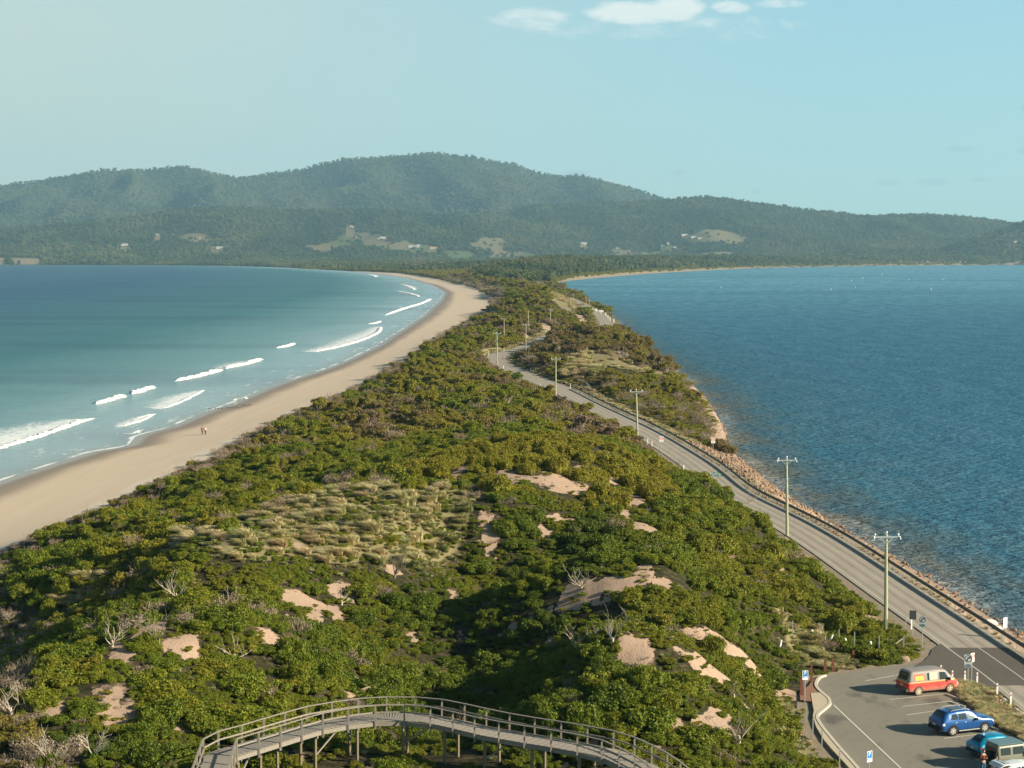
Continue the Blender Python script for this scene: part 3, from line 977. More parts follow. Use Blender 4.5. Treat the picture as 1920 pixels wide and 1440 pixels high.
base = t.mix(t.math('MULTIPLY', t.math('MULTIPLY', gust, far_), 0.35), base, (0.03, 0.11, 0.16, 1))
fm = t.noise(pos, 0.9, 6, 0.7)
fz = t.math('MULTIPLY', t.sstep(sd_, 9.0, 0.5), t.sstep(t.noise(t.scalev(pos, (0.06, 0.03, 1)), 1.0, 3), 0.35, 0.6))
fo = t.sstep(t.math('ADD', t.math('MULTIPLY', fz, 0.30), fm), 0.66, 0.80)
fo = t.math('MULTIPLY', fo, t.sstep(sd_, 14.0, 6.0))
col = t.mix(t.math('MULTIPLY', fo, 0.22), base, (0.66, 0.68, 0.66, 1))
bh = wave_height(t, pos, [(1.0, 0.36, 0.75, 1.3), (1.0, 0.8, 1.5, 0.5), (1.0, 0.08, 0.12, 1.6), (1.0, 2.2, 3.0, 0.15)])
nrm = t.n('ShaderNodeBump', i={'Height': bh, 'Strength': 1.0, 'Distance': 1.7}).outputs[0]
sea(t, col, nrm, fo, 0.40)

ocean = water('ocean', w_l, M_ocean, {'shore': dL, 'trail': trailm})
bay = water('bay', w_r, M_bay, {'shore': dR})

M_foam, t = new_mat('wave_foam')
pos = P3(t)
n_f = t.noise(pos, 1.5, 6, 0.75)
finish(t, t.mix(n_f, (0.70, 0.74, 0.73, 1), (0.86, 0.86, 0.82, 1)), 0.8, n_f, 0.9, 0.5, 0.2)
LABW = ['long low breaker nearest the camera trailing lacy foam at left edge of sea', 'short thick white breaker, left one of a close pair', 'short thick white breaker, right one of a close pair',
        'white curling breaker left of the longest foaming one in mid surf', 'white breaker with foam behind it right of the curling one', 'thin broken line of foam inside the surf left of the pool of wash',
        'thin short foam line near the walkers', 'small lone white breaker further out from shore', 'long curved white breaker off the narrow part of the beach', 'small breaker just behind the long curved one',
        'slender diagonal breaker towards the beach bend', 'far short breaker in the bay corner', 'farthest white breaker but one near the curved beach', 'tiny breaker at the far top of the beach',
        'faint foam ripple in the wash closest to the walkers', 'faint foam ripple between two thin foam lines']
for bi, (P_, hgt, wid, trail) in enumerate(brk):
    n = len(P_)
    tt = np.gradient(P_, axis=0)
    tt /= np.hypot(tt[:, 0], tt[:, 1])[:, None]
    nx, ny = -tt[:, 1], tt[:, 0]
    u = np.linspace(0, 1, n)
    taper = np.minimum(1, np.minimum(u, 1 - u) * 9) ** 0.6
    taper = taper * (0.75 + 0.5 * fbm(P_[:, 0] / 6, P_[:, 1] / 6, 5 + bi))
    prof = [(-0.30, 0.02), (-0.1, 0.35), (0.05, 0.75), (0.25, 1.0), (0.42, 0.92), (0.65, 0.55), (0.9, 0.2), (1.25, -0.06)]
    V = []
    for s_, z_ in prof:
        jit = 1.5 * (fbm(P_[:, 0] / 1.3 + s_ * 5, P_[:, 1] / 1.3, 60 + bi, 3) - 0.5)
        ww = 0.5 * wid * taper * (s_ + jit * (1.2 if s_ < 0 else 0.7))
        zz = 0.72 * hgt * taper * z_ * (1 + 0.7 * jit) + (0.02 if z_ < 0.1 else 0)
        V.append(np.stack([P_[:, 0] + nx * ww, P_[:, 1] + ny * ww, zz], 1))
    V = np.stack(V, 1).reshape(-1, 3)
    k = len(prof)
    ii = np.arange(n * k).reshape(n, k)
    f = np.stack([ii[:-1, :-1], ii[1:, :-1], ii[1:, 1:], ii[:-1, 1:]], -1).reshape(-1, 4)
    o = link_mesh('breaking_wave', np_mesh('breaking_wave', V, f, True), M_foam)
    tag(o, LABW[bi], 'wave', 'waves breaking along the beach')

# ------------------------------------------------------------------ road, car park, footpath
def strip(P_, offs, z, name, mat, parent=None, z_off=0.0, uattr=True):
    tt = np.gradient(P_[:, :2], axis=0)
    tt /= np.hypot(tt[:, 0], tt[:, 1])[:, None]
    nx, ny = tt[:, 1], -tt[:, 0]
    V = np.stack([np.stack([P_[:, 0] + nx * o_, P_[:, 1] + ny * o_, np.full(len(P_), z + z_off)], 1) for o_ in offs], 1)
    n, k = V.shape[:2]
    ii = np.arange(n * k).reshape(n, k)
    f = np.stack([ii[:-1, :-1], ii[:-1, 1:], ii[1:, 1:], ii[1:, :-1]], -1).reshape(-1, 4)
    me = np_mesh(name, V.reshape(-1, 3), f)
    if uattr: fattr(me, 'across', np.tile(np.array(offs, float), n))
    o = link_mesh(name, me, mat, parent)
    return o


def poly_mesh(name, P_, z, mat, z_off=0.0):
    bm = bmesh.new()
    vs = [bm.verts.new((p[0], p[1], z + z_off)) for p in P_]
    f = bm.faces.new(vs)
    bmesh.ops.triangulate(bm, faces=[f])
    bm.normal_update()
    for f in bm.faces:
        if f.normal.z < 0: f.normal_flip()
    me = bpy.data.meshes.new(name)
    bm.to_mesh(me)
    bm.free()
    return link_mesh(name, me, mat)


def asphalt(name, c0, c1, track=False):
    m, t = new_mat(name)
    pos = P3(t)
    big = t.noise(pos, 0.22, 4, 0.6)
    fine_ = t.noise(pos, 22, 3, 0.7)
    mid = t.noise(t.scalev(pos, (1.6, 0.25, 1)), 1.0, 4, 0.6)
    c = t.mix(big, (*c0, 1), (*c1, 1))
    c = t.mix(t.math('MULTIPLY', fine_, 0.35), c, tuple(x * 0.6 for x in c0) + (1,))
    c = t.mix(t.math('MULTIPLY', t.sstep(mid, 0.45, 0.75), 0.35), c, tuple(x * 0.66 for x in c0) + (1,))
    if track:
        a = t.math('ABSOLUTE', t.attr('across'))
        tr = t.math('ABSOLUTE', t.math('SUBTRACT', a, 1.45))
        tr = t.math('ABSOLUTE', t.math('SUBTRACT', tr, 0.72))
        tr = t.sstep(tr, 0.42, 0.0)
        c = t.mix(t.math('MULTIPLY', tr, t.math('ADD', 0.18, t.math('MULTIPLY', mid, 0.5))), c, (0.14, 0.115, 0.09, 1))
    finish(t, c, 0.85, fine_, 0.3, 0.02, 0.25)
    return m
M_road = asphalt('chip_seal_road', (0.33, 0.29, 0.23), (0.41, 0.36, 0.29), True)
M_new = asphalt('dark_asphalt', (0.105, 0.092, 0.075), (0.135, 0.115, 0.092))
M_lot, t = new_mat('car_park_asphalt')
pos = P3(t)
big = t.noise(pos, 0.16, 4, 0.6)
fine_ = t.noise(pos, 20, 3, 0.7)
stain = t.sstep(t.noise(t.scalev(pos, (1, 0.42, 1)), 0.42, 4, 0.55), 0.56, 0.72)
streak_ = t.sstep(t.noise(t.scalev(t.n('ShaderNodeVectorRotate', i={'Vector': pos, 'Angle': 0.6}).outputs[0], (3.0, 0.35, 1)), 1.0, 5, 0.7), 0.5, 0.75)
c = t.mix(big, (0.20, 0.185, 0.145, 1), (0.27, 0.25, 0.195, 1))
c = t.mix(t.math('MULTIPLY', stain, 0.8), c, (0.085, 0.08, 0.07, 1))
c = t.mix(t.math('MULTIPLY', streak_, 0.28), c, (0.09, 0.085, 0.072, 1))
c = t.mix(t.math('MULTIPLY', fine_, 0.4), c, (0.12, 0.11, 0.09, 1))
finish(t, c, 0.85, fine_, 0.3, 0.02, 0.25)

nearroad = road_c[road_c[:, 1] < 2100]
o = strip(nearroad, [-3.25, -2.9, -2.2, -1.5, -0.8, 0, 0.8, 1.5, 2.2, 2.7, 3.0], ROADZ, 'road', M_road, z_off=0.016)
o['kind'] = 'structure'
o = poly_mesh('car_park', lot, ROADZ, M_lot, 0.004)
o['kind'] = 'structure'
# newer dark seal across the junction
Ys = [G(1765, 1206, ROADZ)[1], G(1872, 1294, ROADZ)[1]]
jr = road_c[(road_c[:, 1] > Ys[1]) & (road_c[:, 1] < Ys[0])]
jr = jr[np.argsort(jr[:, 1])]
right_ = [(p[0] + 2.95, p[1]) for p in jr]
mouth = [tuple(G(a, b, ROADZ)) for a, b in [(1764, 1207), (1748, 1218), (1744, 1229), (1733, 1239), (1722, 1245), (1700, 1262), (1742, 1272), (1790, 1281), (1832, 1285), (1862, 1296)]]
o = poly_mesh('junction_seal', right_ + [(jr[-1][0] - 2.8, jr[-1][1])] + mouth + [(jr[0][0] - 2.8, jr[0][1])], ROADZ, M_new, 0.024)
o['kind'] = 'structure'

M_line = None
m, t = new_mat('worn_road_paint')
pos = P3(t)
wn = t.noise(pos, 7, 4, 0.75)
c = t.mix(t.sstep(wn, 0.45, 0.72), (0.60, 0.56, 0.46, 1), (0.33, 0.29, 0.23, 1))
finish(t, c, 0.7, spec=0.2)
M_line = m
m, t = new_mat('green_road_paint')
pos = P3(t)
wn = t.noise(pos, 1.3, 5, 0.7)
c = t.mix(t.sstep(wn, 0.3, 0.8), (0.045, 0.17, 0.125, 1), (0.075, 0.15, 0.11, 1))
finish(t, c, 0.7, spec=0.2)
M_green = m


def offpath(P_, off):
    tt = np.gradient(P_[:, :2], axis=0)
    tt /= np.hypot(tt[:, 0], tt[:, 1])[:, None]
    return np.stack([P_[:, 0] + tt[:, 1] * off, P_[:, 1] - tt[:, 0] * off], 1)


# painted lines: centre line, left and right edge lines (the road runs away from the camera)
cl_ = nearroad[nearroad[:, 1] < 1000]
for nm, off, wd in (('centre_line', 0.0, 0.09), ('edge_line', -2.82, 0.11), ('edge_line', 2.78, 0.09)):
    o = strip(cl_, [off - wd / 2, off + wd / 2], ROADZ, nm, M_line, z_off=0.03, uattr=False)
    o['kind'] = 'structure'


def line_px(a, b, wd, name='bay_line'):
    p, q2 = np.array(G(*a, ROADZ)), np.array(G(*b, ROADZ))
    P_ = np.stack([p, (p + q2) / 2, q2])
    o = strip(P_, [-wd / 2, wd / 2], ROADZ, name, M_line, z_off=0.02, uattr=False)
    o['kind'] = 'structure'
for a, b in [((1622, 1277), (1678, 1267)), ((1680, 1266), (1700, 1262)), ((1668, 1312), (1782, 1300)), ((1692, 1325), (1800, 1313)), ((1700, 1341), (1756, 1333)), ((1770, 1385), (1842, 1376)), ((1852, 1374), (1882, 1369))]:
    line_px(a, b, 0.12)
line_px((1563, 1322), (1690, 1442), 0.15, 'lane_line')
line_px((1690, 1442), (1760, 1510), 0.15, 'lane_line')

# green painted speed patch with 50 in white
gp = [G(a, b, ROADZ) for a, b in [(1298, 886.5), (1335, 886), (1349, 885), (1357, 893), (1330, 893.5), (1306, 894)]]
o = poly_mesh('green_speed_patch', gp, ROADZ, M_green, 0.034)
o['kind'] = 'structure'


def text_obj(name, s, size, mat, loc, rot, parent=None, align='CENTER', extrude=0.0, sx_=1.0, sy_=1.0):
    cu_ = bpy.data.curves.new(name, 'FONT')
    cu_.body = s
    cu_.size = size
    cu_.align_x = align
    cu_.align_y = 'CENTER'
    cu_.extrude = extrude
    cu_.resolution_u = 3
    tmp = bpy.data.objects.new('tmp_text', cu_)
    COL.objects.link(tmp)
    dg = bpy.context.evaluated_depsgraph_get()
    me = bpy.data.meshes.new_from_object(tmp.evaluated_get(dg))
    bpy.data.objects.remove(tmp)
    o = link_mesh(name, me, mat, parent)
    o.location = loc
    o.rotation_euler = rot
    o.scale = (sx_, sy_, 1)
    return o
gx_, gy_ = G(1342, 889.5, ROADZ)
o = text_obj('road_numerals', '50', 2.2, M_line, (gx_ - 0.1, gy_, ROADZ + 0.04), (0, 0, 0), sx_=0.85, sy_=2.4)
o['kind'] = 'structure'

M_conc = simple('pale_concrete', (0.47, 0.40, 0.29), 0.85, var=0.08, scale=1.2, bstr=0.2)
M_kerb = simple('kerb_concrete', (0.52, 0.47, 0.38), 0.85, var=0.1, scale=2.0)
M_mulch = simple('red_bark_mulch', (0.25, 0.135, 0.085), 0.95, var=0.35, scale=9.0, bstr=0.6)


def slab(name, P_, z0, z1, mat):
    bm = bmesh.new()
    vs = [bm.verts.new((p[0], p[1], z0)) for p in P_]
    f = bm.faces.new(vs)
    bmesh.ops.triangulate(bm, faces=[f])
    r = bmesh.ops.extrude_face_region(bm, geom=bm.faces[:])
    for v in r['geom']:
        if isinstance(v, bmesh.types.BMVert): v.co.z = z1
    bmesh.ops.recalc_face_normals(bm, faces=bm.faces[:])
    me = bpy.data.meshes.new(name)
    bm.to_mesh(me)
    bm.free()
    o = link_mesh(name, me, mat)
    o['kind'] = 'structure'
    return o
slab('footpath', walk, ROADZ - 0.3, ROADZ + 0.12, M_conc)
kp = resample(catmull(kerb, 6), 0.5)
mbk = MB()
for i in range(len(kp) - 1):
    mbk.beam((kp[i][0], kp[i][1], ROADZ + 0.03), (kp[i + 1][0] + 0.001, kp[i + 1][1], ROADZ + 0.03), 0.24, 0.24)
mbk.build('kerb', M_kerb)['kind'] = 'structure'
mulch = gpoly([(1524, 1276), (1530, 1272), (1540, 1268.5), (1537, 1271), (1531, 1277), (1528, 1286), (1532, 1294), (1538, 1300), (1522, 1301), (1527, 1309), (1523, 1317), (1512, 1316), (1500, 1314), (1500, 1296), (1516, 1288)])
slab('mulch_bed', mulch, ROADZ - 0.3, ROADZ + 0.09, M_mulch)

# ------------------------------------------------------------------ vegetation
def foliage_mat(name, stops, isl=0.26, rnd=0.09, rough=0.6, transl=0.25, patch=0.0):
    m, t = new_mat(name)
    r = t.n('ShaderNodeObjectInfo').outputs['Random']
    g = t.n('ShaderNodeNewGeometry')
    ri = g.outputs['Random Per Island']
    tint = t.attr('tint', 'INSTANCER')
    v = t.math('ADD', tint, t.math('MULTIPLY', t.math('SUBTRACT', r, 0.5), rnd))
    v = t.math('ADD', v, t.math('MULTIPLY', t.math('SUBTRACT', ri, 0.5), isl), clamp=True)
    if patch:
        v = t.math('ADD', v, t.math('MULTIPLY', t.math('SUBTRACT', t.noise(t.scalev(g.outputs['Position'], (1, 0.5, 1)), 0.004, 4), 0.5), patch), clamp=True)
    c = t.ramp(v, stops)
    br = t.math('ADD', 0.80, t.math('MULTIPLY', t.math('FRACT', t.math('MULTIPLY', ri, 7.31)), 0.45))
    c = t.n('ShaderNodeVectorMath', operation='SCALE', i={0: c, 3: br}).outputs[0]
    p = t.n('ShaderNodeBsdfPrincipled', i={'Base Color': c, 'Roughness': rough, 'Specular IOR Level': 0.25})
    if transl:
        tr = t.n('ShaderNodeBsdfTranslucent', i={'Color': c})
        mx = t.n('ShaderNodeMixShader', i={0: transl, 1: p.outputs[0], 2: tr.outputs[0]})
        t.n('ShaderNodeOutputMaterial', i={'Surface': mx.outputs[0]})
    else:
        t.n('ShaderNodeOutputMaterial', i={'Surface': p.outputs[0]})
    return m

# tint 0 deep green, .25 bright green, .45 olive, .6 yellow green, .78 brown olive, 1 grey brown
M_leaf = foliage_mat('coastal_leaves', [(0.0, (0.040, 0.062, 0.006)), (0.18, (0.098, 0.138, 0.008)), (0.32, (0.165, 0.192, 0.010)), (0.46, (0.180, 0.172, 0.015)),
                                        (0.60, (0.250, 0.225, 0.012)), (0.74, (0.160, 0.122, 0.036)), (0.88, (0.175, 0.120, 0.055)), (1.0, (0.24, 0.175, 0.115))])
M_straw = foliage_mat('dune_grass_blades', [(0.0, (0.10, 0.14, 0.04)), (0.35, (0.33, 0.34, 0.13)), (0.7, (0.68, 0.58, 0.32)), (1.0, (0.42, 0.27, 0.14))], 0.5, 0.3, 0.55, 0.35)
M_gum = foliage_mat('gum_leaves', [(0.0, (0.022, 0.042, 0.014)), (0.3, (0.055, 0.082, 0.026)), (0.55, (0.105, 0.125, 0.040)), (0.8, (0.155, 0.145, 0.056)), (1.0, (0.20, 0.155, 0.085))], 0.3, 0.35, 0.6, 0.15, patch=1.5)
M_bark = simple('grey_bark', (0.26, 0.21, 0.16), 0.85, var=0.25, scale=4)
M_paleb = simple('bleached_branch', (0.50, 0.42, 0.32), 0.8, var=0.2, scale=5)
M_twig = foliage_mat('dry_twigs', [(0.0, (0.12, 0.085, 0.055)), (0.5, (0.22, 0.165, 0.115)), (1.0, (0.33, 0.27, 0.20))], 0.4, 0.3, 0.8, 0.0)


def leaf_quads(n, lobes, wdt, lng, seed, up=0.3, inner=0.72, cone=0.7, low=-0.25):
    rg = np.random.default_rng(seed)
    L = np.array(lobes, float)     # x y z r squash
    wgt = L[:, 3] ** 2
    k = rg.choice(len(L), n, p=wgt / wgt.sum())
    d = rg.normal(size=(n, 3))
    d /= np.linalg.norm(d, axis=1)[:, None]
    d[:, 2] = np.where(d[:, 2] < low, -d[:, 2], d[:, 2])
    rr = L[k, 3] * (inner + (1.06 - inner) * rg.random(n) ** 0.5)
    rr *= 1 + 0.22 * np.sin(d[:, 0] * 9 + k) * np.cos(d[:, 1] * 8 + 2 * k)
    p = L[k, :3] + d * rr[:, None] * np.stack([np.ones(n), np.ones(n), L[k, 4]], 1)
    nrm = d * cone + rg.normal(size=(n, 3)) * 0.55
    nrm /= np.linalg.norm(nrm, axis=1)[:, None]
    a = np.cross(nrm, rg.normal(size=(n, 3)))
    a += np.array([0, 0, 1]) * up * 3
    a -= nrm * (a * nrm).sum(1)[:, None]
    a /= np.linalg.norm(a, axis=1)[:, None] + 1e-9
    b = np.cross(nrm, a)
    s = (0.65 + 0.7 * rg.random(n))[:, None]
    a, b = a * lng * s, b * wdt * s
    V = np.stack([p - b * 0.5, p + a * 0.35 + b * 0.5, p + a, p + a * 0.45 - b * 0.6], 1).reshape(-1, 3)
    V[:, 2] = np.maximum(V[:, 2], -0.12)
    F = np.arange(4 * n).reshape(n, 4)
    return V, F


def lobes_for(seed, n, R0, z0, zs, r0, r1, sq):
    rg = np.random.default_rng(seed)
    out = []
    for i in range(n):
        a = rg.random() * 6.28
        rr = R0 * math.sqrt(rg.random())
        out.append((rr * math.cos(a), rr * math.sin(a), z0 + zs * rg.random() * (1 - rr * 0.6), r0 + (r1 - r0) * rg.random(), sq))
    return out


def branch_tubes(mb, seed, n, length, rad, up=0.6, depth=2, base=(0, 0, 0), spread=1.0, nseg=3):
    rg = random.Random(seed)
    def grow(p, d, L, r, dep):
        pts = [p]
        for i in range(nseg):
            d = (d + Vector((rg.uniform(-.35, .35), rg.uniform(-.35, .35), rg.uniform(-.15, .3)))).normalized()
            p = p + d * L / nseg
            pts.append(p)
        mb.tube(pts, [r * (1 - 0.6 * i / nseg) for i in range(nseg + 1)], 3, cap=False)
        if dep > 0:
            for k in range(rg.randint(2, 3)):
                q_ = pts[rg.randint(1, nseg)]
                nd = (d + Vector((rg.uniform(-1, 1), rg.uniform(-1, 1), rg.uniform(-.2, .7))) * 0.9).normalized()
                grow(q_, nd, L * rg.uniform(.5, .75), r * 0.5, dep - 1)
    for i in range(n):
        a = rg.random() * 6.28
        d = Vector((math.cos(a) * spread, math.sin(a) * spread, up + rg.random() * .5)).normalized()
        grow(Vector(base), d, length * rg.uniform(.7, 1.1), rad, depth)


def join_np(name, parts, mats):
    """parts: list of (V, F(list or array), mat index)"""
    me = bpy.data.meshes.new(name)
    V, F, MI = [], [], []
    b = 0
    for v, f, mi in parts:
        V += [tuple(x) for x in np.asarray(v).tolist()]
        F += [tuple(int(i) + b for i in ff) for ff in f]
        MI += [mi] * len(f)
        b += len(v)
    me.from_pydata(V, [], F)
    me.polygons.foreach_set('material_index', MI)
    for m in mats: me.materials.append(m)
    me.update()
    return me


def core(lobes, k=0.72):
    mb = MB()
    for l in lobes:
        mb.ball((l[0], l[1], l[2] * 0.9), l[3] * k, seg=7, rings=5, sc=(1, 1, l[4]))
    return mb.v, mb.f

PROTO = {}
def shrub_proto(kind, seed):
    if kind == 'leafy':        # bright low glossy bush
        lb = lobes_for(seed, 13, 0.80, 0.08, 0.34, 0.20, 0.40, 0.85)
        V, F = leaf_quads(3400, lb, 0.065, 0.088, seed, 0.15, 0.78)
    elif kind == 'domed':      # rounded dome of upright sprays
        lb = [(0, 0, 0.10, 0.62, 0.95)] + lobes_for(seed, 12, 0.68, 0.16, 0.46, 0.20, 0.36, 1.0)
        V, F = leaf_quads(3600, lb, 0.042, 0.115, seed, 0.6, 0.80)
    elif kind == 'scrubby':    # open irregular olive scrub
        lb = lobes_for(seed, 9, 0.80, 0.12, 0.48, 0.20, 0.36, 0.75)
        V, F = leaf_quads(2600, lb, 0.052, 0.095, seed, 0.3, 0.6)
    elif kind == 'mat':        # ground hugging
        lb = lobes_for(seed, 10, 0.85, 0.02, 0.08, 0.24, 0.38, 0.45)
        V, F = leaf_quads(1800, lb, 0.07, 0.085, seed, 0.1, 0.7)
    cv_, cf = core(lb, 0.74)
    return join_np('foliage_' + kind, [(V, F.tolist(), 0), (cv_, cf, 0)], [M_leaf])


def twig_proto(seed):
    mb = MB()
    branch_tubes(mb, seed, 13, 0.62, 0.020, 0.5, 2, nseg=2)
    lb = lobes_for(seed, 8, 0.6, 0.3, 0.3, 0.15, 0.3, 0.8)
    V, F = leaf_quads(300, lb, 0.04, 0.07, seed, 0.3, 0.3)
    return join_np('twiggy', [(mb.v, mb.f, 0), (V, F.tolist(), 0)], [M_twig])


def grass_proto(seed):
    rg = np.random.default_rng(seed)
    V, F = [], []
    for i in range(230):
        a = rg.random() * 6.28
        r0 = 0.26 * math.sqrt(rg.random())
        bx_, by_ = r0 * math.cos(a), r0 * math.sin(a)
        lean = 0.22 + 0.40 * rg.random()
        dx_, dy_ = math.cos(a) * lean * 0.6 - 0.22, math.sin(a) * lean * 0.5 - 0.08
        h_ = 0.5 + 0.45 * rg.random()
        px_, py_ = -dy_, dx_
        Lp = math.hypot(px_, py_) + 1e-6
        px_, py_ = px_ / Lp * 0.017, py_ / Lp * 0.017
        b = len(V)
        for s_, ww in ((0, 1), (0.5, 1), (0.85, 0.7), (1.1, 0.15)):
            x = bx_ + dx_ * s_ * s_ * 1.1
            y = by_ + dy_ * s_ * s_ * 1.1
            z = h_ * (s_ - 0.42 * s_ * s_)
            V += [(x - px_ * ww, y - py_ * ww, z), (x + px_ * ww, y + py_ * ww, z)]
        F += [(b + k, b + k + 1, b + k + 3, b + k + 2) for k in (0, 2, 4)]
    return join_np('tussock', [(V, F, 0)], [M_straw])


def gum_proto(seed, n, big):
    rg = random.Random(seed)
    mb = MB()
    lean = (rg.uniform(-.08, .08), rg.uniform(-.08, .08))
    mb.tube([(0, 0, -0.05), (lean[0] * .5, lean[1] * .5, 0.35), (lean[0], lean[1], 0.72)], [0.022, 0.016, 0.008], 4 if not big else 6, cap=False)
    lb = []
    for i in range(6 if big else 4):
        a = rg.random() * 6.28
        rr = rg.uniform(0.05, 0.26)
        z = rg.uniform(0.42, 0.84)
        lb.append((lean[0] + rr * math.cos(a), lean[1] + rr * math.sin(a), z, rg.uniform(0.13, 0.21), 0.75))
        if big:
            mb.tube([(lean[0] * .6, lean[1] * .6, 0.3 + .1 * rg.random()), (lb[-1][0], lb[-1][1], z)], [0.010, 0.005], 4, cap=False)
    V, F = leaf_quads(n, lb, 0.085 if not big else 0.055, 0.10 if not big else 0.07, seed, 0.1, 0.75, 0.9, -0.6)
    cv_, cf = core(lb, 0.78)
    return join_np('gum_tree', [(V, F.tolist(), 0), (mb.v, mb.f, 1), (cv_, cf, 0)], [M_gum, M_bark])


def flat_proto(seed):
    """wind shaped tea-tree: leaning limbs under a flat crown"""
    rg = random.Random(seed)
    mb = MB()
    lb = []
    for i in range(7):
        a = rg.uniform(0, 6.28)
        rr = rg.uniform(.15, .75)
        x, y = rr * math.cos(a), rr * math.sin(a)
        z = 0.62 + rg.uniform(-.08, .14)
        lb.append((x, y, z, rg.uniform(0.24, 0.38), 0.55))
        mb.tube([(x * .1, y * .1, 0), (x * .5, y * .5, .3), (x, y, z)], [0.04, 0.03, 0.015], 4, cap=False)
    V, F = leaf_quads(2400, lb, 0.05, 0.085, seed, 0.25, 0.6)
    cv_, cf = core(lb, 0.6)
    return join_np('flat_crown', [(V, F.tolist(), 0), (mb.v, mb.f, 1), (cv_, cf, 0)], [M_leaf, M_bark])

PR = {
    'leafy': [shrub_proto('leafy', 100 + i) for i in range(3)],
    'domed': [shrub_proto('domed', 200 + i) for i in range(3)],
    'scrubby': [shrub_proto('scrubby', 300 + i) for i in range(3)],
    'mat': [shrub_proto('mat', 400 + i) for i in range(2)],
    'twiggy': [twig_proto(500 + i) for i in range(3)],
    'tussock': [grass_proto(600 + i) for i in range(3)],
    'flat': [flat_proto(650 + i) for i in range(2)],
    'gum': [gum_proto(700 + i, 420, True) for i in range(3)],
    'far_gum': [gum_proto(800 + i, 110, False) for i in range(3)],
}


def scatter_object(name, protos, pts, scl, rot, idx_, tint):
    """ONE object: instances of the prototypes on a cloud of points (geometry nodes)"""
    n = len(pts)
    me = bpy.data.meshes.new(name)
    me.vertices.add(n)
    me.vertices.foreach_set('co', np.asarray(pts, dtype=np.float32).ravel())
    for nm, ty, v in (('scl', 'FLOAT_VECTOR', scl), ('rot', 'FLOAT_VECTOR', rot)):
        a = me.attributes.new(nm, ty, 'POINT')
        a.data.foreach_set('vector', np.asarray(v, dtype=np.float32).ravel())
    a = me.attributes.new('pick', 'INT', 'POINT')
    a.data.foreach_set('value', np.asarray(idx_, dtype=np.int32))
    a = me.attributes.new('tint', 'FLOAT', 'POINT')
    a.data.foreach_set('value', np.asarray(tint, dtype=np.float32))
    o = link_mesh(name, me)
    coll = bpy.data.collections.new(name + '_kinds')
    for i, pm_ in enumerate(protos):
        po = bpy.data.objects.new('%s_kind_%02d' % (name, i), pm_)
        coll.objects.link(po)
    ng = bpy.data.node_groups.new(name + '_nodes', 'GeometryNodeTree')
    ng.interface.new_socket('Geometry', in_out='INPUT', socket_type='NodeSocketGeometry')
    ng.interface.new_socket('Geometry', in_out='OUTPUT', socket_type='NodeSocketGeometry')
    gi = ng.nodes.new('NodeGroupInput')
    go = ng.nodes.new('NodeGroupOutput')
    ci = ng.nodes.new('GeometryNodeCollectionInfo')
    ci.inputs['Collection'].default_value = coll
    ci.inputs['Separate Children'].default_value = True
    ci.inputs['Reset Children'].default_value = True
    ip = ng.nodes.new('GeometryNodeInstanceOnPoints')
    ip.inputs['Pick Instance'].default_value = True
    def na(nm, ty):
        nd = ng.nodes.new('GeometryNodeInputNamedAttribute')
        nd.data_type = ty
        nd.inputs['Name'].default_value = nm
        return nd.outputs[0]
    ng.links.new(gi.outputs[0], ip.inputs['Points'])
    ng.links.new(ci.outputs[0], ip.inputs['Instance'])
    ng.links.new(na('pick', 'INT'), ip.inputs['Instance Index'])
    ng.links.new(na('rot', 'FLOAT_VECTOR'), ip.inputs['Rotation'])
    ng.links.new(na('scl', 'FLOAT_VECTOR'), ip.inputs['Scale'])
    ng.links.new(ip.outputs[0], go.inputs[0])
    md = o.modifiers.new('scatter', 'NODES')
    md.node_group = ng
    return o


# --- where things grow
rail_c = offpath(road_c, 3.25)


def zone_points(y0, y1, sp, jit=0.9):
    P_ = []
    ys = np.arange(y0, y1, sp * 0.9)
    for y in ys:
        xa = max(-0.36 * y, XVL(np.array([y]))[0] - 3)
        xb = min(0.36 * y, XWR(np.array([y]))[0])
        if xb <= xa: continue
        xs = np.arange(xa, xb, sp)
        P_.append(np.stack([xs + (rng.random(len(xs)) - .5) * sp * jit, y + (rng.random(len(xs)) - .5) * sp * jit], 1))
    return np.vstack(P_)


def inst_class(P_):
    x, y = P_[:, 0], P_[:, 1]
    dr = dist_path(x, y, resample(road_c, 3.0))
    dd = np.full(len(x), 99.0)
    mk = y < 135
    dd[mk] = dist_path(x[mk], y[mk], deck[::3])
    dlt = np.full(len(x), 99.0)
    mk = y < 190
    for Q_ in (lot, walk, mulch, bed):
        dlt[mk] = np.minimum(dlt[mk], dist_path(x[mk], y[mk], np.vstack([Q_, Q_[:1]])))
        ins = in_poly(x, y, Q_) & mk
        dlt[ins] = -1
    s = np.where(y < 1400, ell(x, y, SAND) + SNOISE(x, y), -1)
    g = np.where(y < 1400, ell(x, y, GRASS) + 0.9 * (fbm(x / 3.0, y / 5.0, 79, 4) - 0.5), -1)
    return dr, dd, dlt, s, g

